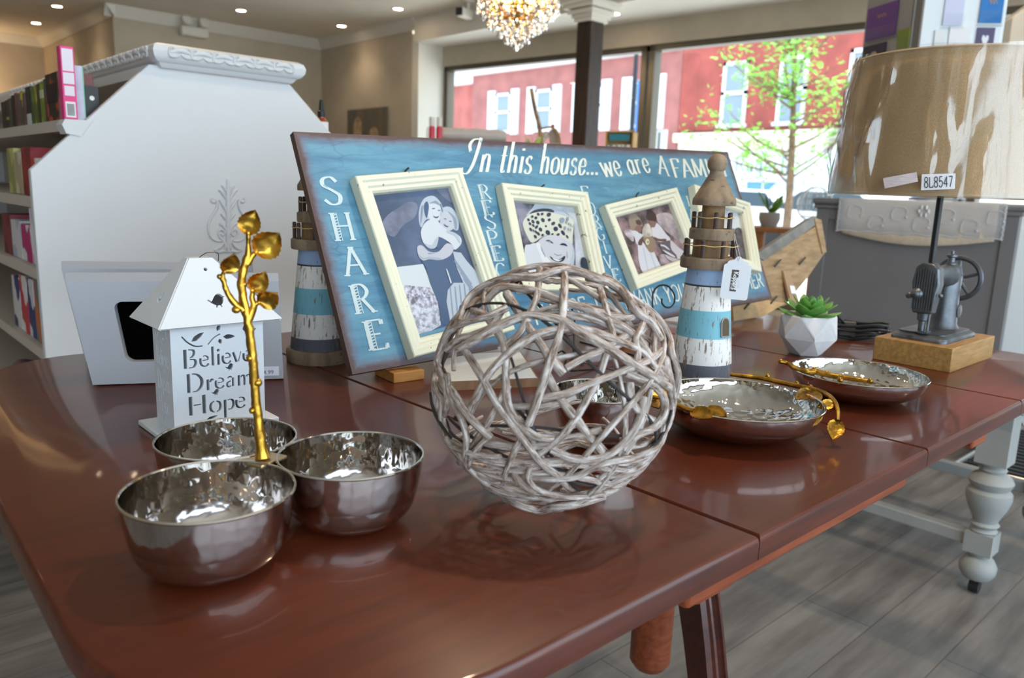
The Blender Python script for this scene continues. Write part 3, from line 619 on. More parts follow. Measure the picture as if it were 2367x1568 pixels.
STR = [  # strands of the front half, in sphere-facing coordinates of the close-up
 (4.0, [(300,1140),(400,1178),(520,1205),(620,1212),(705,1208)]), (4.6, [(275,555),(330,640),(400,760),(470,880),(540,980),(620,1080),(700,1190),(805,1275)]),
 (5.6, [(520,245),(620,400),(700,510),(760,600),(840,695)]), (5.8, [(745,710),(830,850),(900,940),(960,1020),(1075,1155)]),
 (4.6, [(845,95),(845,200),(832,380),(815,480),(770,600),(720,760),(680,880),(640,985)]), (4.6, [(705,105),(690,250),(650,350),(590,470),(480,560)]),
 (4.8, [(400,280),(480,210),(600,215),(720,240),(850,290),(1000,340),(1120,400),(1230,470),(1330,600),(1405,725)]),
 (5.2, [(240,560),(330,510),(450,440),(550,390),(640,365),(740,375),(840,400),(930,460),(1060,530),(1200,620),(1330,700),(1440,775)]),
 (4.9, [(300,920),(370,780),(430,680),(520,590),(640,500),(740,460),(880,440),(1000,455),(1150,510),(1280,570),(1350,650),(1420,730)]),
 (4.9, [(330,340),(400,370),(450,440),(495,510),(512,600),(512,740),(525,870),(570,960),(680,1050),(810,1065)]),
 (4.6, [(380,1080),(450,1100),(600,1112),(740,1097),(860,1062),(960,1040),(1045,1012)]), (4.6, [(720,835),(850,810),(1000,750),(1150,690),(1300,630),(1395,565)]),
 (4.8, [(1190,690),(1320,745),(1400,820),(1410,920),(1350,1000),(1250,1050),(1180,1120)]), (5.0, [(1215,750),(1225,850),(1275,920),(1350,965)]),
 (4.8, [(190,760),(260,880),(330,970),(430,1060)]), (5.2, [(770,1125),(860,1165),(960,1182),(1080,1162),(1170,1100),(1235,1020),(1275,940),(1290,830)]),
 (5.4, [(1240,340),(1340,360),(1410,440),(1430,540),(1420,640),(1440,740),(1470,860),(1430,980),(1370,1080)]), (4.8, [(1080,125),(1180,230),(1260,350),(1330,400),(1390,500)]),
 (4.0, [(1300,335),(1285,420),(1250,500),(1260,580),(1240,700)]), (4.3, [(1035,180),(1070,290),(1100,400),(1118,480),(1080,590),(1040,710),(980,830),(900,960),(820,1060),(700,1150)]),
 (5.0, [(340,220),(230,390),(140,540),(100,700),(80,860),(120,1000),(210,1120),(300,1230)]), (4.6, [(250,400),(300,270),(400,190),(540,150),(680,150),(800,112),(900,110),(1000,150),(1110,190),(1250,280),(1340,290)]),
 (4.4, [(430,180),(560,120),(700,85),(850,90),(1000,135),(1130,190),(1230,240)]), (4.2, [(280,1230),(400,1320),(520,1370),(680,1392),(850,1390),(1000,1370),(1150,1300),(1290,1285),(1360,1200),(1375,1100)]),
 (3.4, [(655,1220),(640,1290),(690,1350),(800,1388),(920,1398),(1070,1385)]), (4.6, [(630,1290),(760,1292),(900,1282),(1010,1230),(1120,1190),(1250,1170),(1380,1100),(1440,1000)]),
 (4.6, [(75,640),(110,760),(150,860),(150,940),(180,1060),(270,1180),(370,1290),(500,1400)]), (4.4, [(150,560),(190,460),(300,400),(420,370),(520,320)]), (4.8, [(180,560),(250,500),(340,470),(430,430),(480,350)]),
 (4.2, [(310,1130),(420,960),(470,860),(530,760)]), (4.4, [(540,880),(660,880),(780,872),(905,825)]), (4.0, [(855,665),(950,610),(1040,570),(1190,480)]),
 (3.8, [(490,1330),(520,1230),(560,1140),(600,1060)]), (3.6, [(545,1240),(610,1330),(720,1392),(830,1410)]), (4.6, [(500,1400),(590,1440),(700,1470),(790,1450),(900,1440),(1070,1395)]),
 (4.6, [(200,420),(150,540),(120,640),(170,760),(180,880),(140,980)]), (4.4, [(230,300),(330,200),(450,130),(560,110)]), (4.5, [(1320,290),(1410,400),(1460,500),(1450,580),(1490,700),(1480,830)]),
 (4.2, [(100,1000),(200,1100),(330,1150),(480,1170)]), (4.4, [(1400,980),(1380,1100),(1300,1200),(1180,1260),(1020,1290)]), (3.4, [(1210,1240),(1235,1290),(1300,1285),(1360,1190),(1385,1080)]),
 (4.2, [(180,700),(200,820),(260,950),(290,1060),(280,1180),(320,1260)]), (4.0, [(330,1330),(300,1220),(350,1120),(420,1050)]), (4.6, [(930,980),(1010,1080),(1090,1190),(1140,1250)]),
]
t = thing('woven_vine_ball', 'large whitewashed grey ball woven from vine branches at the centre of the table', 'decorative ball', (.481, .466, .76))
random.seed(21)
m = MB(); md = MB()
for k, (r, pts) in enumerate(STR):
    rr = BR - .004 + .007*((k*37 % 10)/10)
    P = [on_ball(960 + x/2.45, 580 + y/2.45, rr - (.003 if i in (0, len(pts)-1) else 0)) for i, (x, y) in enumerate(pts)]
    rad = [r*.00066*random.uniform(.88, 1.15) for _ in range(6)]
    m.tube(sm(P, 5), rad, 8, 0, True)
view = (BC - CW).normalized()
def strand(mm, r0, span, rad, tilt):
    ax = Vector((random.gauss(0, 1), random.gauss(0, 1), random.gauss(0, 1))).normalized(); u_ = ax.orthogonal().normalized(); v_ = ax.cross(u_)
    a0 = random.uniform(0, 2*PI); w1 = random.uniform(-tilt, tilt); w2 = random.uniform(0, 6)
    P = []
    n = int(span/.12)+3
    for i in range(n):
        a = a0 + span*i/(n-1); p = (u_*math.cos(a) + v_*math.sin(a) + ax*(w1*math.sin(1.4*a+w2) + .1*math.sin(3.3*a+w2))).normalized()
        P.append(BC + p*r0*(1 + .02*math.sin(2.3*a+w2)))
    return P
for k in range(30):
    P = strand(m, random.uniform(.099, .108), random.uniform(1.6, 3.4), .0022, .5)
    run = []
    for p in P + [None]:
        if p is not None and ((p-BC).normalized().dot(view) > -.12 or p.z < .7625): p_ok = False
        else: p_ok = p is not None
        if p_ok: run.append(p)
        else:
            if len(run) > 4: (md.tube(run, [.0010, .0016, .0012], 7, 0, True) if k % 6 == 0 else m.tube(run, [.0016*random.uniform(1, 1.4), .0026, .0019], 7, 0, True))
            run = []
for k, (la, n_) in enumerate(((-.42, 3), (-.55, 4), (-.68, 4), (-.80, 4), (-.90, 3), (.70, 2), (.82, 2))):   # wound strands low and high on the ball
    for q_ in range(n_):
        a0 = random.uniform(0, 2*PI); sp_ = random.uniform(1.6, 3.6); w_ = random.uniform(.05, .16); P = []
        for i in range(34):
            a = a0 + sp_*i/33; s_ = max(-.985, min(.985, la + w_*math.sin(1.7*a + q_) + .03*math.sin(5*a))); c_ = math.sqrt(1-s_*s_); P.append(BC + Vector((c_*math.cos(a), c_*math.sin(a), s_))*random.uniform(.1035, .1050))
        m.tube(sm(P, 2), [.0016, .0026, .0030, .0024, .0018], 7, 0, True)
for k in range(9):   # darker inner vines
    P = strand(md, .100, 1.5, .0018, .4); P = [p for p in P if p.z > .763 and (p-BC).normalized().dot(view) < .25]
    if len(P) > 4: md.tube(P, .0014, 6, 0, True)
def floor_clamp(mm):
    mm.v = [(x, y, max(z, .7602)) for x, y, z in mm.v]
floor_clamp(m); floor_clamp(md)
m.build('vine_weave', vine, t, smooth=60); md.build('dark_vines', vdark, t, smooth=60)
# ================================================================= TRIO BOWLS WITH GOLD BRANCH
def steel(name, dents, strength, col=(206, 202, 198), rough=.05, dist=.003):
    m = M_(name, col, rough, metal=1.0); N, K, B = nodes(m)
    t = N.new('ShaderNodeTexCoord'); v = N.new('ShaderNodeTexVoronoi'); v.feature = 'SMOOTH_F1'; v.inputs['Scale'].default_value = dents; v.inputs['Smoothness'].default_value = .35
    n = N.new('ShaderNodeTexNoise'); n.inputs['Scale'].default_value = 18; mx = N.new('ShaderNodeVectorMath'); mx.operation = 'MULTIPLY_ADD'; mx.inputs[1].default_value = (.012, .012, .012)
    K.new(t.outputs['Object'], n.inputs['Vector']); K.new(n.outputs['Color'], mx.inputs[0]); K.new(t.outputs['Object'], mx.inputs[2]); K.new(mx.outputs[0], v.inputs['Vector'])
    b = N.new('ShaderNodeBump'); b.inputs['Strength'].default_value = strength; b.inputs['Distance'].default_value = dist
    K.new(v.outputs['Distance'], b.inputs['Height']); K.new(b.outputs['Normal'], B.inputs['Normal']); return m
st_in = steel('hammered_steel_inside', 80, .26); st_out = steel('hammered_steel_outside', 95, .10, (196, 186, 182), .10)
st_rim = M_('polished_rim', (214, 208, 200), .12, metal=1)
gold = M_('gold_leaf_metal', (206, 158, 62), .3, metal=1.0, bump=.35, bscale=160, bdist=.001, var=.22, vscale=40)
def bowl_parts(parent, c, R, H, name='bowl', lean=None):
    o = [(0, 0), (.40, 0), (.56, .035), (.76, .17), (.90, .42), (.965, .70), (1.0, 1.0)]
    O = sm([(a*R, b*H, 0) for a, b in o[1:]], 4); O = [(0, 0)] + [(p.x, max(0, p.y)) for p in O]
    I = [(0, .045*H)] + [(p.x, p.y) for p in sm([(a*R-.0012, b*H, 0) for a, b in ((.30, .045), (.52, .055), (.72, .12), (.87, .28), (.95, .52), (.985, .76), (1.0, 1.0))], 4)]
    T = lean or Matrix.Identity(3)
    Mx = Matrix.Translation(c) @ T.to_4x4()
    w = MB().lathe(O, 64, caps=False).xf(Mx).build(name, st_out, parent, smooth=60)
    MB().lathe(I, 64, caps=False).xf(Mx).build('inside', st_in, w, smooth=60)
    MB().tube([Mx @ Vector((R*math.cos(i*PI/32), R*math.sin(i*PI/32), H)) for i in range(65)], .0011, 6).build('rim', st_rim, w)
    return w
def leaf(m, base, tip, w, nrm, cup=.15, mi=0, teeth=7, th=.0009, bend=.0):
    b, tp_ = Vector(base), Vector(tip); ax = tp_ - b; L = ax.length; ax.normalize(); nrm = Vector(nrm); nrm = (nrm - ax*nrm.dot(ax)).normalized(); sd = ax.cross(nrm)
    n = 14; A = []; Bk = []
    for i in range(n+1):
        u = i/n; hw = w/2*(math.sin(PI*min(1, u**.8))**.75)*(1 if u < .98 else .3) + .0003
        hw *= 1 + .10*((i % 2) - .5)
        row = []; row2 = []
        for j in range(-4, 5):
            s_ = j/4; h = cup*w*(s_*s_) + (.0006 if j == 0 else 0) - .0005*abs(math.sin(u*9 + abs(s_)*2.2)) + bend*L*math.sin(PI*u)
            p = b + ax*(u*L) + sd*(s_*hw) + nrm*h; row.append(p); row2.append(p - nrm*th)
        A.append(row); Bk.append(row2)
    o = len(m.v); W = 9
    for row in A: m.v += [tuple(p) for p in row]
    for row in Bk: m.v += [tuple(p) for p in row]
    K2 = (n+1)*W
    def f(*ix): m.f.append(tuple(o+i for i in ix)); m.m.append(mi)
    for i in range(n):
        for j in range(W-1):
            a = i*W+j; f(a, a+1, a+W+1, a+W); f(K2+a, K2+a+W, K2+a+W+1, K2+a+1)
        f(i*W, (i+1)*W, K2+(i+1)*W, K2+i*W); f(i*W+W-1, K2+i*W+W-1, K2+(i+1)*W+W-1, (i+1)*W+W-1)
    return m
TB = Vector((.259, .572, 0))
t = thing('three_bowl_server', 'three joined hammered steel bowls with a gold leafy branch handle rising between them', 'serving bowls', (.259, .572, .76))
bowl_parts(t, (.201, .532, .76), .0595, .0605); bowl_parts(t, (.321, .538, .76), .0590, .060); bowl_parts(t, (.258, .638, .76), .058, .060)
MB().box((.260, .573, .8185), (.030, .026, .003), rz=.4).build('joining_plate', M_('joining_plate_metal', (190, 174, 140), .3, metal=1), t, bev=.001)
vdir = Vector((.2590, .5720, 0)).normalized(); BRX = Vector((vdir.y, -vdir.x, 0))
def on_branch(x, y, off=0.0):   # upright plane of the branch, facing the viewer
    px, py = 300 + x/2.49, 450 + y/2.49; d = ray(px, py); dd = (TB - CW).dot(vdir)/d.dot(vdir); return CW + d*dd - vdir*off
br = MB()
br.tube(sm([on_branch(765,1510), on_branch(757,1440), on_branch(740,1300), on_branch(725,1180), on_branch(716,1050), on_branch(705,920), on_branch(690,790), on_branch(676,700), on_branch(655,610), on_branch(645,520), on_branch(655,430), on_branch(680,350), on_branch(684,290), on_branch(678,215)], 5), [.0062, .0044, .0036, .0034, .0034, .0035, .0035, .0033, .0033, .0032, .0028, .0020, .0018], 10)
br.tube(sm([on_branch(655,665), on_branch(605,625), on_branch(560,565), on_branch(540,500), on_branch(515,462)], 5), [.0030, .0026, .0021, .0021, .0016], 8)
br.tube(sm([on_branch(538,495), on_branch(535,465), on_branch(548,435)], 4), [.0018, .0014], 8)
br.tube(sm([on_branch(672,400), on_branch(700,360), on_branch(735,325)], 4), [.0030, .0024, .0016], 8)
br.tube(sm([on_branch(686,720), on_branch(712,650), on_branch(705,590), on_branch(708,545)], 4), [.0034, .0024, .0018], 8)
br.tube(sm([on_branch(708,655), on_branch(725,630), on_branch(750,618)], 4), [.0024, .0016], 8)
for x, y, r in ((610,662,.0030), (688,940,.0030), (735,1080,.0034), (660,515,.0022), (517,472,.0021), (705,1240,.0028)): br.ball(on_branch(x, y, .001), r, 10)
random.seed(31); jv = {}
for i, v in enumerate(br.v):
    k_ = (round(v[2]*260), round(v[0]*200)); j_ = jv.setdefault(k_, (random.uniform(-1, 1)*.0005, random.uniform(-1, 1)*.0005)); br.v[i] = (v[0]+j_[0], v[1]+j_[1], v[2])
s = br.build('branch_handle', gold, t, smooth=60)
for b0, t0, w, nr in (((668,225),(724,86),88,(-.5,-1,.2)), ((728,335),(862,218),120,(.1,-1,.3)), ((545,445),(602,336),82,(.2,-1,.1)), ((704,550),(782,440),82,(-.1,-1,.2)), ((742,615),(852,562),104,(.1,-1,-.2))):
    leaf(MB(), on_branch(*b0), on_branch(*t0, .004), w*.000185, nr, .22).build('leaf', gold, s, smooth=50)
# ================================================================= PLATTERS
def platter(lab, c, R, H, lean=None):
    t = thing('branch_platter', lab, 'platter', c, 0, 'round steel platters with gold branch rims')
    o = [(.0, 0), (.30, 0), (.42, .02), (.70, .16), (.90, .44), (.98, .76), (1.0, 1.0)]
    O = sm([(a*R, b*H, 0) for a, b in o[1:]], 4); O = [(0, 0)] + [(p.x, max(0, p.y)) for p in O]
    I = [(r*.985, z+.0016) for r, z in O[:-1]] + [(R-.0012, H)]
    T = lean or Matrix.Identity(3)
    Mx = Matrix.Translation(c) @ T.to_4x4()
    MB().lathe(O, 72, caps=False).xf(Mx).build('dish', st_out, t, smooth=60)
    MB().lathe(I, 72, caps=False).xf(Mx).build('inside', steel('hammered_platter_inside', 85, .40), t, smooth=60)
    MB().tube([Mx @ Vector((R*math.cos(i*PI/36), R*math.sin(i*PI/36), H)) for i in range(73)], .001, 6).build('rim', st_rim, t)
    return t
gold2 = M_('old_gold_metal', (176, 132, 52), .36, metal=1.0, bump=.6, bscale=200, bdist=.001, var=.35, vscale=60)
t = platter('near steel platter with two gold leafy branches on its rim, before the lighthouse', (.818, .481, .76), .0985, .042)
P = lambda x, y, z: on_plane(1480 + x/3.481, 780 + y/3.481, z)
ZR = .804
b = MB().tube(sm([P(725,300,ZR), P(830,312,ZR), P(950,325,ZR), P(1080,352,ZR), P(1200,378,ZR), P(1310,402,ZR), P(1420,428,ZR), P(1500,460,ZR), P(1560,510,ZR-.001), P(1587,580,ZR-.006), P(1590,640,ZR-.012), P(1588,670,ZR-.015)], 5), [.0022, .0032, .0030, .0034, .0034, .0030, .0026, .0022, .0017], 9)
for x, y in ((1025,312), (1260,370), (1370,400)): b.ball(P(x, y, ZR+.001), .0034, 8)
s = b.build('branch', gold2, t, smooth=60)
for b0, t0, w, z0, z1 in (((1368,425),(1245,500),.019,ZR,ZR-.004), ((1372,430),(1450,515),.019,ZR,ZR-.004), ((1560,525),(1425,565),.016,ZR-.002,ZR-.008), ((1590,665),(1545,828),.024,ZR-.015,ZR-.034)):
    leaf(MB(), P(*b0, z0), P(*t0, z1), w*.78, (-.6, -.5, .6), .12).build('leaf', gold2, s, smooth=50)
b = MB().tube(sm([P(40,496,ZR), P(110,502,ZR), P(180,515,ZR), P(280,540,ZR), P(370,575,ZR), P(430,592,ZR)], 5), [.0022, .0028, .0030, .0024], 9)
b.tube(sm([P(400,585,ZR), P(470,578,ZR), P(540,575,ZR)], 4), [.002, .0016], 8)
s = b.build('branch', gold2, t, smooth=60)
for b0, t0, w, z1 in (((415,585),(580,655),.020,ZR-.002), ((530,572),(695,640),.017,ZR-.002), ((60,490),(150,575),.016,ZR-.004)):
    leaf(MB(), P(*b0, ZR), P(*t0, z1), w, (-.5, -.5, .7), .12).build('leaf', gold2, s, smooth=50)
tilt = Matrix.Rotation(math.radians(3.0), 3, Vector((-.92, -.39, 0)).cross(Vector((0, 0, 1))))
t = platter('far steel platter with one gold branch on its rim, in front of the lamp block', (1.112, .466, .7605), .092, .037)
b = MB().tube(sm([P(1125,195,.805), P(1190,210,.803), P(1240,245,.80), P(1330,275,.80), P(1420,278,.80), P(1520,305,.80), P(1620,320,.80), P(1740,340,.80), P(1850,355,.80)], 5), [.0028, .0034, .0038, .0040, .0042, .0036, .0036, .0028], 9)
for x, y in ((1130,195), (1400,258), (1610,345), (1850,352), (1500,290)): b.ball(P(x, y, .801), .0042, 8)
b.tube([P(1600,320,.80), P(1605,365,.798)], .003, 8)
b.build('branch', gold2, t, smooth=60)
t = thing('steel_bowl', 'hammered steel bowl seen through the vine ball, with a gold leaf on its rim', 'bowl', (.652, .556, .76))
bowl_parts(t, (.652, .556, .76), .053, .060)
b = MB(); q = lambda a, z=.821, r=.053: (.652+r*math.cos(a), .556+r*math.sin(a), z)
b.tube([q(a) for a in (-1.6, -1.3, -1.0, -.7, -.4)], [.002, .0026, .0018], 8)
s = b.build('branch', gold2, t, smooth=60)
leaf(MB(), q(-.45), q(-.25, .818, .085), .02, (-.3, -.5, .8)).build('leaf', gold2, s); leaf(MB(), q(-.9), q(-.8, .822, .08), .018, (-.3, -.5, .8)).build('leaf', gold2, s)
# ================================================================= WHITE LANTERN HOUSE
hw_m = M_('white_painted_wood', (208, 211, 216), .55)
dark_in = M_('lantern_inside', (70, 70, 74), .8)
def cut_panel(name, outline, holes, th, Mx, mat, parent, bev=0):
    cu = bpy.data.curves.new('cut', 'CURVE'); cu.dimensions = '2D'; cu.fill_mode = 'BOTH'; cu.extrude = th/2
    for pl in [outline] + holes:
        sp = cu.splines.new('POLY'); sp.points.add(len(pl)-1); sp.use_cyclic_u = True
        for p, c_ in zip(sp.points, pl): p.co = (c_[0], c_[1], 0, 1)
    ob = bpy.data.objects.new('cut', cu); me = ob.to_mesh()
    m = MB(); m.add([Mx @ v.co for v in me.vertices], [tuple(p.vertices) for p in me.polygons])
    ob.to_mesh_clear(); bpy.data.objects.remove(ob); bpy.data.curves.remove(cu)
    return m.build(name, mat, parent, smooth=0)
def rib2(pts, thick, thin=None, curve=True):
    pts = sm([(p[0], p[1], 0) for p in pts], 5) if (curve and len(pts) > 2) else [Vector((p[0], p[1], 0)) for p in pts]
    L, R = ribbon(pts, thick, thin if thin is not None else thick); return [(p.x, p.y) for p in L] + [(p.x, p.y) for p in reversed(R)]
def leaf2(b, t, w):
    b, t = Vector(b), Vector(t); d = t-b; n = Vector((-d.y, d.x)).normalized()*w/2
    return [tuple(b), tuple(b+d*.35+n), tuple(b+d*.75+n*.7), tuple(t), tuple(b+d*.7-n*.7), tuple(b+d*.3-n)]
SG = {  # stencil letters: separate pieces, 1 unit = cap height
 'B': (.80, [rib2([(.10,.0),(.10,1)], .17), rib2([(.27,.97),(.5,.93),(.55,.76),(.46,.6),(.33,.56)], .14, .06), rib2([(.33,.46),(.56,.42),(.62,.24),(.5,.05),(.27,.03)], .15, .06)]),
 'D': (.92, [rib2([(.10,.0),(.10,1)], .17), rib2([(.28,.97),(.52,.92),(.72,.7),(.76,.48),(.7,.25),(.52,.06),(.28,.03)], .17, .06)]),
 'H': (.98, [rib2([(.14,.02),(.14,.98)], .17), rib2([(.76,.02),(.76,.98)], .17), rib2([(.28,.52),(.62,.52)], .07)]),
 'e': (.56, [rib2([(.17,.33),(.44,.36),(.42,.5),(.3,.57),(.2,.54)], .10, .05), rib2([(.08,.46),(.06,.3),(.1,.12),(.24,.02),(.38,.04),(.48,.14)], .13, .06)]),
 'l': (.30, [rib2([(.14,.0),(.14,1.0)], .14)]),
 'i': (.30, [rib2([(.14,.0),(.14,.58)], .14), [(.14+.08*math.cos(a*PI/5), .78+.08*math.sin(a*PI/5)) for a in range(10)]]),
 'v': (.56, [rib2([(.06,.58),(.24,.03)], .13), rib2([(.33,.06),(.48,.58)], .06)]),
 'r': (.48, [rib2([(.14,.0),(.14,.58)], .14), rib2([(.26,.42),(.32,.54),(.44,.52)], .11, .11)]),
 'a': (.58, [rib2([(.12,.5),(.24,.58),(.34,.52)], .08), rib2([(.40,.50),(.40,.02)], .12), rib2([(.28,.34),(.12,.26),(.09,.12),(.17,.02),(.29,.08)], .11, .06)]),
 'm': (.96, [rib2([(.14,.0),(.14,.58)], .13), rib2([(.25,.46),(.34,.55),(.43,.46),(.43,.0)], .12, .06), rib2([(.54,.46),(.63,.55),(.74,.46),(.74,.0)], .12, .06)]),
 'o': (.64, [rib2([(.26,.57),(.12,.48),(.07,.29),(.12,.1),(.26,.01)], .13, .05), rib2([(.36,.57),(.5,.48),(.55,.29),(.5,.1),(.36,.01)], .13, .05)]),
 'p': (.62, [rib2([(.13,-.38),(.13,.56)], .14), rib2([(.26,.52),(.42,.55),(.53,.42),(.53,.2),(.42,.04),(.26,.06)], .13, .05)]),
}
def stencil(word, x, y, h, kx=1.0):
    out = []
    for c_ in word:
        a, ps = SG[c_]
        for p in ps: out.append([(x + q[0]*h*kx, y + q[1]*h) for q in p])
        x += a*h*kx
    return out
BIRD = [(-.95,.30),(-.72,.34),(-.45,.12),(-.28,.38),(-.1,.62),(.1,.86),(.35,.98),(.62,.92),(.78,.7),(1.0,.58),(.82,.5),(.8,.2),(.66,-.12),(.45,-.32),(.52,-.6),(.4,-.58),(.3,-.36),(.05,-.38),(-.05,-.62),(-.16,-.6),(-.08,-.36),(-.32,-.22),(-.62,.0)]
def bird(x, y, s, fx=1, kx=1): return [(x + p[0]*s*fx*kx, y + p[1]*s) for p in BIRD]
HX0, HX1, HY0, HY1, HZ0, HZ1 = .2845, .3885, .845, .900, .766, .884
def wall_holes(W, kx):
    c_ = lambda x, y: (x*kx, y)
    H = []
    H += [rib2([c_(.012,.105), c_(.018,.098), c_(.026,.093), c_(.034,.0925)], .0016)]
    H += [leaf2(c_(.022,.0985), c_(.036,.1075), .0050*kx+.0008), rib2([c_(.040,.0935), c_(.047,.1005), c_(.054,.104)], .0013)]
    H += [leaf2(c_(.0505,.1075), c_(.0545,.1155), .004*kx+.0006), leaf2(c_(.057,.1005), c_(.071,.0995), .005*kx+.0006), leaf2(c_(.053,.0985), c_(.0545,.0925), .004*kx+.0005)]
    H += [leaf2(c_(.082,.1035), c_(.083,.1125), .0048*kx+.0005), leaf2(c_(.085,.1015), c_(.096,.1065), .0045*kx+.0005)]
    H += stencil('Believe', .0125*kx, .0690, .0215, kx*1.0) + stencil('Dream', .0150*kx, .0415, .0215, kx*1.02) + stencil('Hope', .0150*kx, .0150, .0225, kx*1.06)
    H += [bird(.063*kx, .0640, .0052, 1, kx), bird(.046*kx, .0372, .0048, 1, kx), leaf2(c_(.034,.0075), c_(.048,.0108), .004)]
    return H
t = thing('lantern_house', 'small white wooden house lantern cut with the words Believe Dream Hope', 'lantern', ((HX0+HX1)/2, (HY0+HY1)/2, TZ))
WX, WY, WZ = HX1-HX0, HY1-HY0, HZ1-HZ0
rect = lambda w, h: [(0, 0), (w, 0), (w, h), (0, h)]
RX = Matrix.Rotation(PI/2, 4, 'X')
cut_panel('wall', rect(WX, WZ), wall_holes(WX, 1.0), .003, Matrix.Translation((HX0, HY0+.0015, HZ0)) @ RX, hw_m, t)
cut_panel('wall', rect(WY-.006, WZ), wall_holes(WY-.006, (WY-.006)/WX), .003, Matrix.Translation((HX0+.0015, HY1-.003, HZ0)) @ Matrix.Rotation(-PI/2, 4, 'Z') @ RX, hw_m, t)
MB().bb((HX0, HY1-.003, HZ0), (HX1, HY1, HZ1)).build('wall', hw_m, t); MB().bb((HX1-.003, HY0+.003, HZ0), (HX1, HY1-.003, HZ1)).build('wall', hw_m, t)
MB().bb((HX0-.017, HY0-.012, TZ), (HX1+.012, HY1+.014, HZ0)).build('base', hw_m, t, bev=.0015)
ex0, ex1, ey0, ey1 = HX0-.017, HX1+.013, HY0-.020, HY1+.018; ax0, ax1, ay = .3155, .3400, .8725
def roof_panel(pts3, holes):
    o, u_, v_ = Vector(pts3[0]), (Vector(pts3[1])-Vector(pts3[0])).normalized(), None
    n_ = u_.cross(Vector(pts3[-1])-o).normalized(); v_ = n_.cross(u_)
    loc = [((Vector(p)-o).dot(u_), (Vector(p)-o).dot(v_)) for p in pts3]
    Mx = Matrix(((u_.x, v_.x, n_.x, o.x), (u_.y, v_.y, n_.y, o.y), (u_.z, v_.z, n_.z, o.z), (0, 0, 0, 1)))
    cut_panel('roof_panel', loc, holes, .0035, Mx, hw_m, t)
az = .952
circ = lambda x, y, r: [(x+r*math.cos(i*PI/8), y+r*math.sin(i*PI/8)) for i in range(16)]
roof_panel([(ex0, ey0, HZ1), (ex1, ey0, HZ1), (ax1, ay-.006, az), (ax0, ay-.006, az)], [bird(.0650, .0260, .0105), circ(.0625, .0660, .0021)])
roof_panel([(ex1, ey1, HZ1), (ex0, ey1, HZ1), (ax0, ay+.006, az), (ax1, ay+.006, az)], [])
roof_panel([(ex0, ey1, HZ1), (ex0, ey0, HZ1), (ax0, ay-.006, az), (ax0, ay+.006, az)], [bird(.048, .030, .0085, 1, .8)])
roof_panel([(ex1, ey0, HZ1), (ex1, ey1, HZ1), (ax1, ay+.006, az), (ax1, ay-.006, az)], [])
MB().bb((ax0, ay-.007, az-.001), (ax1, ay+.007, az+.001)).build('ridge_cap', hw_m, t)
MB().tube(sm([(.328, ay, az), (.338, ay, az+.006), (.350, ay, az+.005), (.352, ay+.004, az-.004)], 5), .0005, 5).build('hanging_wire', M_('thin_wire', (90, 90, 92), .4, metal=1), t)
# ================================================================= WHITE TAPERED FRAMES
fr_m = M_('frame_pale_grey', (158, 160, 168), .5); blk = M_('frame_black_backing', (6, 5, 5), 1.0, spec=.0)
def rrect(w, h, r, n=5, x=0, y=0):
    P = []
    for cx_, cy_, a in ((x+w-r, y+h-r, 0), (x+r, y+h-r, 90), (x+r, y+r, 180), (x+w-r, y+r, 270)):
        P += [(cx_+r*math.cos(math.radians(a+90*i/n)), cy_+r*math.sin(math.radians(a+90*i/n))) for i in range(n+1)]
    return P
FA, FB = Vector((.275, 1.124, TZ)), Vector((.496, 1.016, TZ))
def taper_frame(lab, off, opening, up=0.0):
    u_ = (FB-FA).normalized(); n_ = Vector((u_.y, -u_.x, 0)); lean = math.radians(3)
    v_ = (Vector((0, 0, 1))*math.cos(lean) - n_*math.sin(lean)); w_ = u_.cross(v_)
    o = FA - n_*off[0] + u_*off[1]; th = .026
    t = thing('tapered_photo_frame', lab, 'photo frame', tuple(o), 0, 'pale grey tapered photo frames')
    Mx = Matrix(((u_.x, v_.x, w_.x, o.x), (u_.y, v_.y, w_.y, o.y), (u_.z, v_.z, w_.z, o.z + .0015), (0, 0, 0, 1)))
    W, H = .246, .150; HB = .1395; tp = lambda y: -.027*y/H
    out = [(0, 0), (W, 0), (W-.004*HB/H, HB), (tp(HB), HB)]
    hole = rrect(.132, .082, .010, 5, .047, .030); hole = [(x + tp(y)*.85*max(0, 1-(x-.047)/.132), y) for x, y in hole]
    f = cut_panel('surround', out, [hole] if opening else [], th, Mx @ Matrix.Translation((0, 0, -th/2)), fr_m, t)
    m = MB(); m.rings([[(x0, HB, 0), (x1, H, -.0105), (x1, H, -th), (x0, HB, -th)] for x0, x1 in ((tp(HB), tp(H)), (W-.004*HB/H, W-.004))]); m.xf(Mx).build('top_bevel', fr_m, t, smooth=0)
    if opening: MB().prism([(p[0], p[1], -.018) for p in [(.03, .02), (.20, .02), (.20, .125), (.02, .125)]], (0, 0, -.004)).xf(Mx).build('black_backing', blk, t)
    MB().prism([(W*.45, .02, -th), (W*.55, .02, -th), (W*.55, H*.8, -th), (W*.45, H*.8, -th)], (0, 0, -.004)).xf(Mx).build('back_strut', fr_m, t)
    return t, Mx
tf, Mx = taper_frame('front pale grey tapered photo frame with black opening, half behind the white lantern house', (0, 0), True)
lb = MB().prism([(.212, .005, .0006), (.240, .005, .0006), (.240, .018, .0006), (.212, .018, .0006)], (0, 0, -.0005)).xf(Mx).build('price_label', M_('price_paper', (214, 216, 226), .6), tf)
m = MB(); text(m, '14.99', lambda x, y: Mx @ Vector((.216 + x*.0062, .0075 + y*.0052, .0008)), .14, .12); m.build('price_lettering', M_('price_ink', (90, 96, 140), .6), lb, smooth=0)
taper_frame('rear pale grey tapered photo frame, only its top showing behind the front one', (.150, -.040), True)
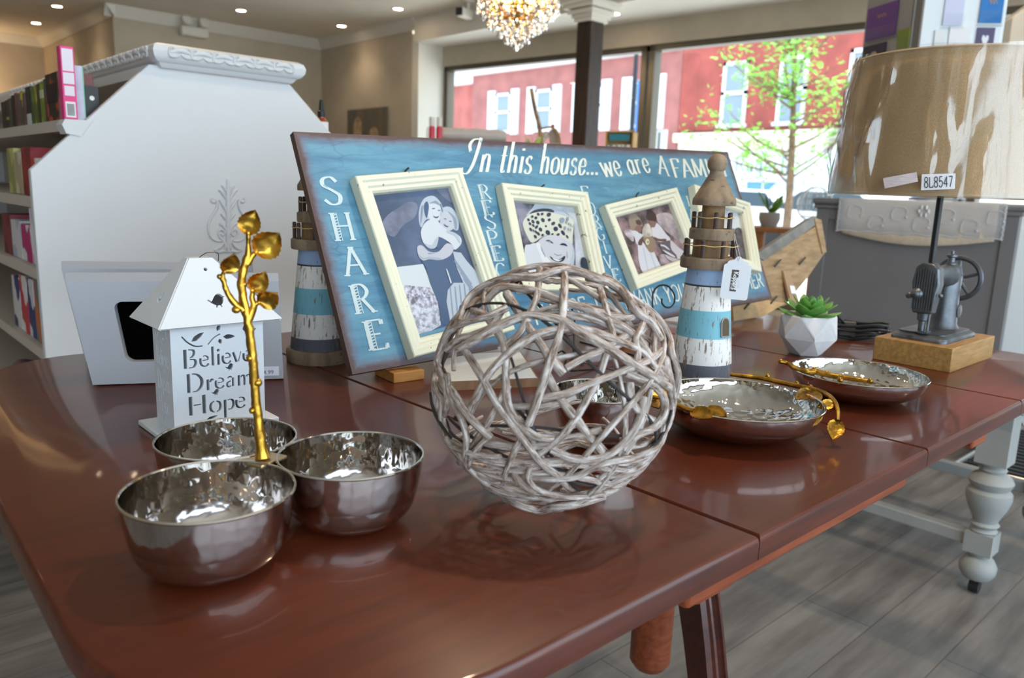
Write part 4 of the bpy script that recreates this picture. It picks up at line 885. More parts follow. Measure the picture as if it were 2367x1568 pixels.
# ================================================================= FAMILY SIGN
sb = M_('sign_blue', (94, 144, 168), .45, vscale=5, stretch=(1.2, 1, 9), col2=(66, 114, 144), lo=.34, hi=.58, detail=8)
su = Vector((.99949, -.01203, .02962)).normalized(); _l = math.radians(23.8)
sv = Vector((0, math.sin(_l), math.cos(_l))); sv = (sv - su*sv.dot(su)).normalized(); sn = su.cross(sv)
SK = .936
SO = Vector((.591*SK, .986*SK, TZ + .28*(1-SK) + .0005)); SW, SH = 1.178*SK, .387*SK
SM = Matrix(((su.x, sv.x, sn.x, SO.x), (su.y, sv.y, sn.y, SO.y), (su.z, sv.z, sn.z, SO.z), (0, 0, 0, 1)))
def sp(u, v, w=0): return SM @ Vector((u, v, w))
# worn brown edge and cracks are printed on the board
N, K, B = nodes(sb)
tc_ = N.new('ShaderNodeTexCoord'); sx_ = N.new('ShaderNodeSeparateXYZ')
mp_ = N.new('ShaderNodeMapping'); mp_.vector_type = 'POINT'
mp_.inputs['Location'].default_value = (0, 0, 0)
K.new(tc_.outputs['UV'], sx_.inputs[0])
d1 = op(sb, 'MINIMUM', sx_.outputs['X'], op(sb, 'SUBTRACT', SW, sx_.outputs['X'])); d2 = op(sb, 'MINIMUM', sx_.outputs['Y'], op(sb, 'SUBTRACT', SH, sx_.outputs['Y']))
dd = op(sb, 'MINIMUM', d1, d2)
nz = noise_(sb, 26, (.5, 1, 1), 8, 'UV', .75)
edge = op(sb, 'ADD', dd, op(sb, 'MULTIPLY', op(sb, 'SUBTRACT', nz, .5), .024))
mix_mask(sb, ramp(sb, noise_(sb, 9, (1, 5, 1), 8, 'UV', .7), .60, .68), (70, 116, 158))
mix_mask(sb, ramp(sb, noise_(sb, 5, (1, 3.5, 1), 8, 'UV', .75), .62, .70), (120, 168, 184))
def crack(sx_s, w, th_):
    t = N.new('ShaderNodeTexCoord'); mp = N.new('ShaderNodeMapping'); mp.inputs['Scale'].default_value = sx_s; n = N.new('ShaderNodeTexNoise'); n.inputs['Scale'].default_value = 2.2; n.inputs['Detail'].default_value = 6
    a = N.new('ShaderNodeVectorMath'); a.operation = 'MULTIPLY_ADD'; a.inputs[1].default_value = (.35, .35, .35)
    v = N.new('ShaderNodeTexVoronoi'); v.feature = 'DISTANCE_TO_EDGE'; v.inputs['Scale'].default_value = 1
    K.new(t.outputs['UV'], mp.inputs[0]); K.new(mp.outputs[0], n.inputs['Vector']); K.new(n.outputs['Color'], a.inputs[0]); K.new(mp.outputs[0], a.inputs[2]); K.new(a.outputs[0], v.inputs['Vector'])
    r = N.new('ShaderNodeMapRange'); r.inputs['From Min'].default_value = w; r.inputs['From Max'].default_value = 0; K.new(v.outputs['Distance'], r.inputs['Value'])
    return op(sb, 'MULTIPLY', r.outputs[0], ramp(sb, noise_(sb, 4, (1, 2, 1), 4, 'UV'), .44, .60))
mix_mask(sb, op(sb, 'MULTIPLY', crack((9, 26, 1), .028, 0), .8), (66, 106, 132))
mix_mask(sb, op(sb, 'MULTIPLY', crack((4, 40, 1), .02, 0), .6), (60, 98, 128))
mix_mask(sb, op(sb, 'MULTIPLY', ramp(sb, edge, .021, .010), .6), (104, 84, 96)); mix_mask(sb, ramp(sb, edge, .011, .004), (84, 64, 64))
brd = M_('sign_board_edge', (92, 70, 60), .6, var=.2, vscale=20)
t = sign = thing('family_sign', 'long blue weathered sign lettered In this house, holding four cream photo frames', 'sign', tuple(SO))
b = MB(); b.add([sp(0, 0, 0), sp(SW, 0, 0), sp(SW, SH, 0), sp(0, SH, 0)], [(0, 1, 2, 3)], 0)
for i, (u, v) in enumerate(((0, 0), (SW, 0), (SW, SH), (0, SH))): b.uv[i] = (u, v)
b.add([sp(u, v, w) for w in (0, -.012) for u, v in ((0, 0), (SW, 0), (SW, SH), (0, SH))], [(4, 7, 6, 5), (0, 4, 5, 1), (1, 5, 6, 2), (2, 6, 7, 3), (3, 7, 4, 0)], 1)
b.build('board', [sb, brd], t, smooth=0)
ink = M_('sign_cream_ink', (212, 218, 210), .6); ink2 = M_('sign_worn_ink', (190, 206, 208), .6)
for mm in (ink, ink2):
    N, K, B = nodes(mm); mix_mask(mm, ramp(mm, noise_(mm, 55, (1, 1, .4), 6, 'Object', .7), .60, .66), (104, 150, 172))
PXL = lambda px, py, w=0: None
def suv(px, py, w=.0008):
    d = ray(px, py); o = SO + sn*w; k = (o - CW).dot(sn)/d.dot(sn); p = CW + d*k - SO; return p.dot(su), p.dot(sv)
def write(s, p0, p1, cap, thick, thin, serif=0, slant=0, mi=0, wave=0, name='lettering', mat=None, track=.06):
    a, b_ = Vector(suv(*p0)), Vector(suv(*p1)); d = (b_-a); L = d.length; d = d/L; n = Vector((-d.y, d.x)); m = MB()
    W = sum(G[c_][0] + track for c_ in s)
    def place(x, y):
        u_ = x/W
        q = a + d*(u_*L + slant*y*cap) + n*(y*cap + wave*math.sin(u_*2*PI)); return sp(q.x, q.y, .0008 + ZJ[0])
    text(m, s, place, thick, thin, 0, serif, track); return m
m = write('\u0131n this house...', (1075, 397), (1385, 405), .060, .17, .035, 0, .55, track=.05)
m.build('title_lettering', ink, t, smooth=0)
m = write('we are', (1396, 410), (1508, 398), .056, .15, .04, .09); m.build('title_lettering', ink, t, smooth=0)
m = write('A', (1524, 402), (1549, 408), .044, .16, .05, .1); m2 = write('FAMILY', (1560, 411), (1690, 408), .043, .17, .05, .09)
m.add(m2.v, m2.f); m.build('title_lettering', ink, t, smooth=0)
for word, qs, cw, ch_ in (('SHARE', [(765, 441), (792, 524), (817, 604), (838, 691), (869, 774)], .034, .043), ('RESPEC', [(1120, 444), (1127, 480), (1133, 513), (1139, 550), (1149, 586), (1158, 626)], .024, .026), ('FORGIVE', [(1353, 445), (1367, 482), (1379, 512), (1388, 541), (1398, 572), (1406, 606), (1424, 636)], .022, .025), ('LA', [(1595, 465), (1600, 496)], .022, .024)):
    m = MB()
    for c_, (px, py) in zip(word, qs):
        u_, v_ = suv(px, py); adv = G[c_][0]
        place = lambda x, y, u_=u_, v_=v_, adv=adv: sp(u_ + (x-adv/2)/adv*cw*(1 if c_ not in 'I' else .4), v_ + (y-.5)*ch_, .0008 + ZJ[0])
        glyph(m, c_, place, .14, .055, 0, .12)
        # hatched heavy stem
        if c_ in 'HRE':
            ZJ[0] = .0004
            for q in range(9): glyph_y = .06 + q*.1; m.poly([place(.06, glyph_y), place(.28, glyph_y+.07), place(.28, glyph_y+.11), place(.06, glyph_y+.04)])
            m.poly([place(.255, 0), place(.285, 0), place(.285, 1), place(.255, 1)])
    m.build('side_lettering', ink2, t, smooth=0)
for q_ in (('PLEASE, U.', (1240, 752), (1412, 718)), ('THANK YOU, WE', (1442, 716), (1640, 684)), ('OTHER', (1698, 676), (1768, 662))): write(*q_, .034, .14, .10).build('foot_lettering', ink, t, smooth=0)
cream = M_('chipped_cream_paint', (218, 216, 194), .5, bump=.1, bscale=60)
mix_mask(cream, ramp(cream, noise_(cream, 70, (1, 1, 1), 6, 'Object', .6), .665, .68), (138, 118, 96))
mix_mask(cream, ramp(cream, noise_(cream, 190, (1, 1, 1), 3, 'Object', .5), .72, .74), (110, 96, 80))
lip = M_('frame_black_lip', (26, 24, 26), .5)
P_ = {}   # greys of the black and white prints
def tone(r, g, b_, nz=0, sc=30):
    k = (r, g, b_, nz)
    if k not in P_: P_[k] = M_('print_%d_%d_%d_%d' % k, (r*.88, g*.88, b_*.88), .12, spec=.5, **(dict(var=nz/100, vscale=sc, lo=.4, hi=.6) if nz else {}))
    return P_[k]
def photo_frame(c, rot, w, h, lab, draw, fw=.0265, dpt=.021):
    R2 = lambda x, y: (c[0] + x*math.cos(rot) - y*math.sin(rot), c[1] + x*math.sin(rot) + y*math.cos(rot))
    FP = lambda x, y, z: sp(*R2(x, y), z)
    prof = [(0, .001), (0, dpt*.92), (.0015, dpt), (.008, dpt), (.011, dpt-.003), (.0165, dpt-.003), (.019, dpt-.006), (.0235, dpt-.006), (.026, dpt-.009), (fw, dpt-.010), (fw, .002)]
    m = MB()
    cor = [(-1, -1), (1, -1), (1, 1), (-1, 1)]
    R = []
    for i in range(5):
        sx2, sy2 = cor[i % 4]
        R.append([FP(sx2*(w/2-a), sy2*(h/2-a), z) for a, z in prof])
    m.rings(R, closed=False, caps=False)
    o = m.build('picture_frame', cream, sign, smooth=20); o['label'] = lab
    ph = [MB()]; mats = []
    layers = draw()
    iw, ih = w/2-fw, h/2-fw
    pm2 = MB()
    for li, (tn_, pts) in enumerate(layers):
        if tn_ not in mats: mats.append(tn_)
        z = .0025 + li*.00006
        q = [(min(max(x, -iw-.001), iw+.001), min(max(y, -ih-.001), ih+.001)) for x, y in pts]
        cxx = sum(p[0] for p in q)/len(q); cyy = sum(p[1] for p in q)/len(q)
        pm2.poly([FP(x, y, z) for x, y in q], mats.index(tn_))
    p_ = pm2.build('photograph', mats, o, smooth=0)
    MB().tube(sm([FP(-.004, h/2-.004, .004), FP(0, h/2+.006, .006), FP(.006, h/2+.010, .010)], 4), .0016, 6).build('hanging_clip', lip, o)
def crop_to_frame(ox, oy, scale, c, rot, w=.012):
    def f(x, y):
        u_, v_ = suv(ox + x/scale, oy + y/scale, .003); dx, dy = u_-c[0], v_-c[1]
        return (dx*math.cos(rot) + dy*math.sin(rot), -dx*math.sin(rot) + dy*math.cos(rot))
    return f
def ell(x, y, a, b, n=14, r=0): return [(x + a*math.cos(i*2*PI/n)*math.cos(r) - b*math.sin(i*2*PI/n)*math.sin(r), y + a*math.cos(i*2*PI/n)*math.sin(r) + b*math.sin(i*2*PI/n)*math.cos(r)) for i in range(n)]
def smp(pts): return [(p.x, p.y) for p in sm([(a, b, 0) for a, b in pts], 4, True)]
FR = [((.1955, .1650), math.radians(4.6), .217, .300), ((.4775, .1830), math.radians(-5.2), .222, .205), ((.7785, .1745), math.radians(8.2), .259, .184), ((1.0480, .1785), math.radians(-13.2), .215, .182)]
def lay(cfg, c, rot, items):
    c = (c[0]*SK, c[1]*SK)
    f = crop_to_frame(*cfg, c, rot); return [(tn_, [f(*p) for p in (smp(pts) if sm_ else pts)]) for tn_, pts, sm_ in items]
BIG = [(-2000, -2000), (4000, -2000), (4000, 4000), (-2000, 4000)]
wht, pale, mid, navy, dk = tone(222, 228, 236), tone(196, 206, 220), tone(150, 164, 186), tone(86, 108, 140), tone(58, 66, 84)
def d1_():
    return lay((820, 400, 3.732), FR[0][0], FR[0][1], [(tone(96, 112, 142, 14, 12), BIG, 0),
     (tone(134, 140, 164, 14, 20), [(245,420),(300,350),(380,300),(460,250),(540,270),(520,380),(420,450),(340,550),(250,490)], 1), (tone(120, 126, 152), [(690,110),(800,120),(860,260),(760,200)], 1),
     (wht, [(335,815),(590,785),(640,900),(700,1050),(730,1180),(745,1310),(400,1600),(420,1300)], 0), (tone(196, 196, 214, 40, 130), [(385,960),(650,990),(720,1110),(745,1310),(500,1420)], 0), (tone(206, 210, 226, 22, 130), [(430,1130),(720,1150),(745,1310),(500,1420)], 0),
     (pale, [(560,300),(600,220),(680,198),(745,260),(762,330),(740,400),(700,420),(620,400),(575,470),(553,400)], 1), (wht, [(625,275),(685,240),(740,290),(757,370),(710,412),(650,395),(622,330)], 1), (navy, [(598,275),(622,245),(640,290),(622,390),(600,340)], 1),
     (navy, [(665,305),(690,302),(692,310),(668,313)], 0), (navy, [(715,320),(737,318),(737,326),(717,328)], 0), (navy, [(675,370),(700,378),(727,372),(712,390),(690,388)], 1), (mid, [(640,262),(700,240),(740,285),(690,262)], 1),
     (pale, [(760,300),(830,298),(885,370),(898,445),(870,497),(740,380)], 1), (tone(206, 210, 222), [(752,350),(800,338),(850,390),(857,470),(800,502),(735,450)], 1), (mid, [(800,330),(870,390),(880,480),(862,480),(845,395)], 1), (navy, [(770,392),(790,396),(788,403),(768,400)], 0), (navy, [(815,412),(835,418),(833,425),(813,420)], 0), (navy, [(765,440),(790,455),(808,462),(795,470),(775,460)], 1),
     (wht, [(575,480),(620,418),(690,400),(745,450),(800,500),(880,530),(917,570),(912,620),(860,664),(830,612),(720,552),(700,640),(640,652),(590,602),(570,540)], 1), (navy, [(720,560),(782,582),(772,622),(708,652)], 1),
     (navy, [(565,755),(740,752),(842,690),(880,830),(932,960),(850,950),(800,1010),(790,1120),(832,1312),(745,1312),(720,1120),(650,950),(605,800)], 0), (tone(204, 206, 218), [(538,640),(580,628),(640,680),(720,680),(790,610),(852,640),(822,712),(740,752),(640,747),(590,757),(548,720)], 1), (mid, [(622,690),(700,696),(640,705)], 0), (tone(180, 186, 202), [(545,700),(575,745),(640,745),(740,752),(735,735),(640,725),(590,735)], 1), (tone(196, 204, 218), [(720,552),(700,640),(640,652),(600,610),(660,625),(690,580)], 1), (tone(196, 204, 218), [(800,500),(880,530),(912,600),(895,600),(860,545),(790,515)], 1), (mid, [(575,300),(590,290),(580,380),(568,440)], 1), (mid, [(745,262),(760,330),(752,332),(738,275)], 1),
     (pale, [(842,680),(912,690),(962,760),(1040,850),(1095,960),(980,1050),(900,1150),(860,1300),(823,1300),(788,1110),(800,1010),(850,950),(932,950),(880,830)], 0)]
     + [(mid, [(850+i*26, 760+i*52), (866+i*26, 752+i*52), (1010+i*8, 960+i*30), (1000+i*8, 966+i*30)], 0) for i in range(4)] + [(mid, [(815+i*40, 990-i*10), (824+i*40, 990-i*10), (850+i*38, 1250-i*40), (840+i*38, 1250-i*40)], 0) for i in range(5)]
     + [(wht, [(780,825),(795,840),(832,950),(822,958)], 0), (tone(110, 160, 190), [(528,1400),(830,1315),(1200,1215),(1200,1500),(540,1500)], 0)])
def d2_():
    sp_ = [(820,635,30,40),(925,630,30,25),(990,690,38,28),(870,735,18,20),(780,790,28,38),(900,840,36,45),(1030,780,40,40),(1100,730,25,45),(1150,845,25,50),(735,675,28,35),(655,660,22,35),(580,630,20,28),(605,695,20,28),(660,725,18,28),(712,750,22,35),(740,540,22,28),(805,535,25,22),(915,545,38,32),(700,600,25,25),(640,580,22,22),(615,790,18,35),(700,830,15,30),(740,860,18,35),(810,885,22,20),(690,910,18,35),(970,870,22,16),(1065,876,28,20),(1215,910,12,35),(655,810,10,25)]
    sg_ = [(1130,640,40,45),(1220,620,20,35),(1200,670,18,25),(1175,770,18,30),(1240,700,10,25),(1270,720,8,28),(1300,740,6,25),(1230,790,10,28),(1265,800,8,28)]
    return lay((1140, 420, 7.129), FR[1][0], FR[1][1], [(tone(128, 126, 142, 40, 22), BIG, 0), (tone(216, 222, 234, 10, 20), [(1000,380),(1400,400),(1520,1000),(1620,1600),(1400,1700),(1350,1000),(1300,600)], 1),
     (pale, [(550,560),(650,430),(700,365),(800,350),(950,370),(1100,450),(1300,600),(1300,690),(1000,520),(700,520)], 1), (dk, [(600,535),(680,470),(830,440),(960,455),(1000,505),(760,505)], 1),
     (tone(226, 228, 214), [(495,660),(540,590),(620,530),(760,498),(900,496),(1100,545),(1280,605),(1328,680),(1312,900),(1300,1035),(1200,960),(1050,890),(900,880),(780,930),(700,985),(620,995),(540,850),(500,740)], 1)]
     + [(dk, ell(x, y, a, b, 10, .3*((x*7) % 5-2)), 0) for x, y, a, b in sp_] + [(mid, ell(x, y, a, b, 9), 0) for x, y, a, b in sg_]
     + [(wht, [(505,1110),(600,1040),(700,1030),(770,1200),(850,1380),(900,1600),(560,1600)], 1), (tone(214, 216, 226), [(725,1005),(800,930),(900,890),(1050,900),(1200,972),(1292,1050),(1292,1200),(1262,1330),(1180,1480),(1000,1450),(900,1340),(830,1200),(755,1080)], 1),
     (tone(240, 242, 246), [(690,1040),(745,1015),(830,1200),(940,1350),(900,1500),(820,1380),(755,1200)], 1), (pale, [(1290,1040),(1330,1200),(1300,1400),(1250,1340),(1290,1200)], 1), (mid, [(770,1060),(790,1110),(850,1240),(835,1240),(780,1130)], 1), (mid, [(1200,1150),(1215,1250),(1203,1270),(1195,1180)], 1),
     (dk, [(845,985),(900,968),(955,1000),(980,1030),(920,1010),(880,990)], 1), (mid, [(880,990),(920,985),(940,1012),(910,1012)], 1), (dk, [(1082,1048),(1130,1022),(1182,1036),(1208,1075),(1145,1060)], 1),
     (mid, [(985,1190),(1050,1218),(1115,1208),(1110,1222),(1045,1232),(985,1202)], 0), (dk, [(920,1235),(980,1278),(1060,1298),(1165,1230),(1155,1300),(1080,1335),(990,1312),(945,1282)], 1), (tone(240, 242, 246), [(965,1275),(1060,1302),(1120,1285),(1065,1322),(1000,1305)], 1), (dk, [(1430,1300),(1500,1265),(1600,1480),(1480,1500)], 1)])
bg3 = tone(138, 112, 116, 45, 26)
def d3_():
    W3, br_, dkb, sk = tone(222, 220, 230), tone(150, 126, 112), tone(66, 44, 42), tone(140, 104, 98)
    return lay((1390, 430, 6.272), FR[2][0], FR[2][1], [(bg3, BIG, 0), (tone(186, 170, 176, 22, 30), [(800,420),(1000,400),(1150,600),(1260,880),(1000,700),(850,560)], 1), (tone(196, 184, 192, 22, 40), [(330,650),(450,640),(470,800),(400,760)], 1), (tone(170, 152, 158, 30, 30), [(850,1000),(1000,1010),(1150,1100),(1000,1150),(880,1180)], 1),
     (tone(158, 138, 124), [(400,480),(430,420),(490,400),(540,450),(590,530),(590,590),(500,600),(470,650),(440,640),(410,560)], 1), (tone(84, 64, 60), [(500,505),(550,490),(584,530),(575,565),(520,560)], 1), (sk, [(490,600),(560,570),(587,620),(570,665),(510,662)], 1),
     (W3, [(440,660),(500,650),(560,690),(612,710),(600,800),(640,870),(520,850),(480,740)], 1), (W3, [(525,850),(640,868),(690,950),(765,958),(820,1080),(872,1182),(800,1212),(700,1250),(620,1292),(570,1200),(538,1050)], 0), (pale, [(600,900),(620,900),(690,1240),(670,1245)], 0), (pale, [(700,960),(720,960),(800,1190),(780,1205)], 0), (tone(100, 70, 64), [(570,760),(610,730),(602,800),(580,862),(532,850),(540,800)], 1),
     (dkb, [(655,400),(690,343),(740,360),(790,420),(802,490),(770,522),(690,500),(652,460)], 1), (sk, [(690,510),(760,512),(792,560),(770,612),(730,600),(700,550)], 1), (W3, [(725,610),(770,600),(802,540),(860,590),(932,690),(995,760),(980,805),(860,815),(800,790),(745,730)], 1), (tone(104, 74, 66), [(760,738),(840,768),(932,768),(932,802),(830,802),(770,772)], 1),
     (tone(152, 128, 106), [(605,740),(740,740),(772,830),(762,950),(690,952),(640,850)], 1), (tone(206, 196, 188, 20, 60), [(590,660),(620,570),(680,550),(720,620),(742,720),(620,742)], 1), (tone(216, 216, 184), ell(665, 812, 28, 46), 0), (dkb, ell(672, 815, 9, 14, 8), 0),
     (tone(104, 92, 96), [(830,820),(985,790),(995,900),(1070,1000),(1112,1072),(960,1002),(860,920)], 0), (W3, [(860,850),(930,870),(990,930),(970,925),(900,880),(860,870)], 1), (W3, [(880,925),(960,960),(1060,1020),(1050,1035),(950,985)], 1), (tone(206, 200, 208), [(1000,790),(1100,880),(1195,955),(1225,1030),(1110,1062),(1080,1000),(1010,920)], 1), (tone(196, 188, 194), [(920,1000),(1000,1030),(1125,1075),(1060,1112),(960,1060)], 1), (dkb, ell(1195, 1000, 26, 38, 9), 0)])
def d4_():
    return lay((1060, 300, 3.136), FR[3][0], FR[3][1], [(tone(132, 124, 124, 34, 26), BIG, 0), (wht, [(1940,590),(2020,600),(2058,690),(2040,750),(1980,700),(1940,640)], 1), (pale, [(1900,560),(1950,590),(1990,720),(1940,760)], 1), (tone(214, 216, 222), [(1760,580),(1900,560),(1960,720),(1900,930),(1780,900)], 1), (dk, ell(1850, 740, 14, 8, 8), 0), (dk, ell(1910, 735, 14, 8, 8), 0), (tone(92, 86, 92, 30, 40), [(1980,760),(2050,720),(2110,940),(2000,960)], 1)])
FR2 = [((c[0]*SK, c[1]*SK), r, w*SK, h*SK) for c, r, w, h in FR]
photo_frame(*FR2[0], 'large cream frame with two hugging girls', d1_); photo_frame(*FR2[1], 'cream frame with a smiling child in a spotted hat', d2_); photo_frame(*FR2[2], 'cream frame with two children holding a basket', d3_); photo_frame(*FR2[3], 'cream frame behind the lighthouse', d4_)
# wooden feet that hold the sign
for x, y, lab in ((.640, .936, 'small orange wooden block at the foot of the blue sign, under its leftmost frame'), (1.14, .925, 'small orange wooden block at the foot of the blue sign, seen through the vine ball')):
    o = MB().box((x, y, TZ+.0075), (.050, .060, .015), rz=-.1)
    tag(o.build('wooden_block', M_('orange_pine', (186, 132, 66), .5, vscale=6, stretch=(2, 14, 14), col2=(160, 104, 48)), loc=(x, y, TZ), bev=.001), lab, 'block', 'wooden blocks at the foot of the sign')
# ================================================================= LIGHTHOUSES
def painted(name, col, chip=(128, 108, 94), lo=.60, hi=.64, sc=150):
    m = M_(name, col, .75, bump=.3, bscale=60, bstretch=(1, 1, .15))
    mix_mask(m, ramp(m, noise_(m, sc, (1, 1, .14), 6, 'Object', .7), lo, hi), chip)
    mix_mask(m, ramp(m, noise_(m, sc*.42, (1, 1, .22), 7, 'Object', .72), lo+.035, lo+.05), chip)
    mix_mask(m, ramp(m, noise_(m, sc*1.7, (1, 1, .10), 5, 'Object', .7), .635, .66), (60, 52, 48)); return m
lw = painted('weathered_white_paint', (224, 220, 216), lo=.575, hi=.595); lt = painted('weathered_teal_paint', (116, 174, 190), lo=.60, hi=.64); lb_ = painted('weathered_blue_paint', (140, 162, 196), lo=.66, hi=.70); ld = painted('weathered_slate_paint', (88, 88, 100))
wood = M_('driftwood_brown', (152, 130, 106), .8, vscale=7, stretch=(6, 6, 1.5), col2=(112, 92, 74), bump=.4, bscale=60, bstretch=(1, 1, 1))
mix_mask(wood, ramp(wood, noise_(wood, 60, (1, 1, 3), 6), .60, .68), (78, 64, 54))
wood2 = M_('warm_turned_wood', (150, 114, 74), .7, vscale=6, stretch=(9, 9, 1), col2=(100, 74, 48))
postm = M_('gallery_post_brown', (66, 50, 44), .7); twine = M_('jute_twine', (190, 160, 110), .9); blkline = M_('black_band', (40, 40, 44), .6)
def lighthouse(lab, base, rz, door):
    x, y = base; z = TZ; t = thing('wooden_lighthouse', lab, 'lighthouse', (x, y, z), 0, 'weathered wooden lighthouses')
    c = (x, y, z); S = 40
    rb = lambda h: .0455 - (.0455-.0305)*(h-.02)/(.175-.02)
    MB().lathe([(0, 0), (.051, 0), (.052, .003), (.052, .018), (.050, .021), (0, .021)], S, c).build('base', wood, t)
    def band(n, a, b, mt): MB().lathe([(rb(a), a), (rb(b), b)], S, c, caps=True).build(n, mt, t)
    band('dark_band', .021, .040, ld); band('white_band', .040, .078, lw); band('teal_band', .078, .118, lt); band('white_band', .118, .152, lw); band('black_line', .152, .1545, blkline); band('blue_band', .1545, .177, lb_)
    MB().lathe([(0, .177), (.0405, .177), (.0415, .179), (.0415, .191), (.040, .193), (0, .193)], S, c).build('gallery', wood, t)
    MB().lathe([(.0255, .193), (.0250, .218)], S, c).build('lower_drum', wood2, t)
    MB().lathe([(0, .218), (.031, .218), (.0318, .220), (.0318, .232), (.030, .234), (0, .234)], S, c).build('gallery', wood, t)
    MB().lathe([(.0165, .234), (.0160, .266)], S, c).build('upper_drum', wood2, t)
    MB().lathe([(0, .266), (.0300, .266), (.0306, .2675), (.0304, .2745), (.0285, .2775), (.0110, .3085), (.0098, .311), (.0098, .314), (0, .314)], S, c).build('roof', wood, t)
    MB().ball((x, y, z+.3245), .0140, 24).build('finial', wood, t)
    for n, R_, z0, h in ((8, .036, .193, .024), (7, .0265, .234, .022)):
        for i in range(n):
            a = 2*PI*i/n + rz; px, py = x+R_*math.cos(a), y+R_*math.sin(a)
            MB().lathe([(.0031, z0), (.0031, z0+h), (.0016, z0+h+.001)], 8, (px, py, z)).build('railing_post', postm, t)
        MB().tube([(x+(R_+.0028)*math.cos(2*PI*i/(n*4)+rz), y+(R_+.0028)*math.sin(2*PI*i/(n*4)+rz), z+z0+h-.006-.0015*math.sin(PI*((i % 4)/4))) for i in range(n*4+1)], .0008, 5).build('railing_twine', twine, t)
    if door:
        a = math.radians(door); ca, sa = math.cos(a), math.sin(a); pts = [(-.008, .082), (.008, .082), (.008, .100)] + [(.008*math.cos(q*PI/8), .100+.009*math.sin(q*PI/8)) for q in range(1, 8)] + [(-.008, .100)]
        P = [Vector((x + (rb(v)+.0006)*ca - u*sa, y + (rb(v)+.0006)*sa + u*ca, z+v)) for u, v in pts]
        ctr = Vector((x + (rb(.095)-.004)*ca, y + (rb(.095)-.004)*sa, z+.095)); m = MB()
        m.tube(P + [P[0]], .0011, 6); m.build('door_frame', M_('door_frame_grey', (150, 146, 140), .7), t)
        m = MB(); m.prism([p for p in P], Vector((ca, sa, 0))*-.004); m.build('door_opening', M_('door_opening_brown', (84, 72, 54), .8), t)
    return t
lighthouse('front weathered wooden lighthouse with teal band and hanging paper tag', (.975, .640), .3, -97)
lighthouse('rear weathered wooden lighthouse, partly hidden behind the left edge of the blue sign', (.603, 1.106), .15, 0)
# ---- paper tag
tc0 = Vector((.9585, .5840, .9265)); vd = (tc0 - CW).normalized(); tr = vd.cross(Vector((0, 0, 1))).normalized(); tr = (tr + Vector((.0, .0, -.03))).normalized(); tn = tr.cross(vd).normalized()
tn = (tn*math.cos(.08) + tr*math.sin(.02)).normalized(); tnn = tr.cross(tn)
def tg(x, y, w=0): return tc0 + tr*x + tn*y + tnn*(w + (ZJ[0]*.6 if w > .0007 else 0))
t = thing('price_tag', 'white scalloped paper tag printed Koppers, hanging from the front lighthouse', 'tag', tuple(tc0))
hw, hh = .0185, .0275
out = [(-hw+.003, -hh), (hw-.003, -hh), (hw-.001, -hh+.001), (hw, -hh+.003), (hw, .0185), (hw-.0015, .0205), (hw-.004, .0215)]
out += [(hw-.004-.0005, .0215+.002), (hw-.0065, .0255), (hw-.0095, .0262)] + [(.0048*math.cos(i*PI/8), .0275+.0048*math.sin(i*PI/8)) for i in range(0, 9)]
out += [(-hw+.0095, .0262), (-hw+.0065, .0255), (-hw+.0045, .0235), (-hw+.004, .0215), (-hw+.0015, .0205), (-hw, .0185), (-hw, -hh+.003), (-hw+.001, -hh+.001)]
MB().prism([tg(x, y) for x, y in out], tnn*.0004).build('card', M_('tag_paper', (226, 228, 234), .6), t, smooth=0)
lg_ = M_('tag_logo_brown', (84, 70, 64), .6); wl_ = M_('tag_logo_white', (236, 238, 240), .6)
lx = lambda x, y, w=.0006: tg(-.0068 + y, .0135 - x, w)
m = MB(); m.poly([lx(0, 0), lx(.0300, 0), lx(.0300, .0088), lx(.0278, .0088), lx(.0278, .0066), lx(.0105, .0070), lx(.0105, .0094), lx(0, .0094)]); lo_ = m.build('logo', lg_, t, smooth=0)
m = MB(); text(m, 'Koppers', lambda x, y: lx(.0030 + x, .0030 + y*.0055, .0008), .15, .13, 0, 0, .04); 
m = MB(); W_ = sum(G[c][0]+.05 for c in 'Koppers'); text(m, 'Koppers', lambda x, y: lx(.0028 + x/W_*.0250, .0030 + y*.0060, .0008), .17, .15, 0, 0, .05); m.build('logo_lettering', wl_, lo_, smooth=0)
m = MB(); W_ = sum(G[c][0]+.05 for c in 'est 1982'.replace(' ', '')); text(m, 'est1982', lambda x, y: lx(.0185 + x/W_*.0090, .0010 + y*.0013, .0008), .16, .14, 0, 0, .05); m.build('logo_lettering', wl_, lo_, smooth=0)
m = MB(); W_ = sum(G[c][0]+.1 for c in '61778'); text(m, '61778', lambda x, y: lx(.0140 + x/W_*.0110, .0090 + y*.0028, .0008), .1, .09, 0, 0, .1); m.build('stamped_number', M_('stamp_grey', (196, 196, 204), .6), t, smooth=0)
hole = tg(0, .0255, .0006)
MB().tube(sm([hole, tg(.0005, .034, .001), tg(-.006, .050, .004), tg(-.010, .0625, .004)], 6), .00035, 5).tube(sm([hole, tg(-.004, .036, .001), tg(-.009, .052, .003), tg(-.0105, .0625, .004)], 6), .00035, 5).build('string', M_('tag_string', (206, 200, 190), .8), t)
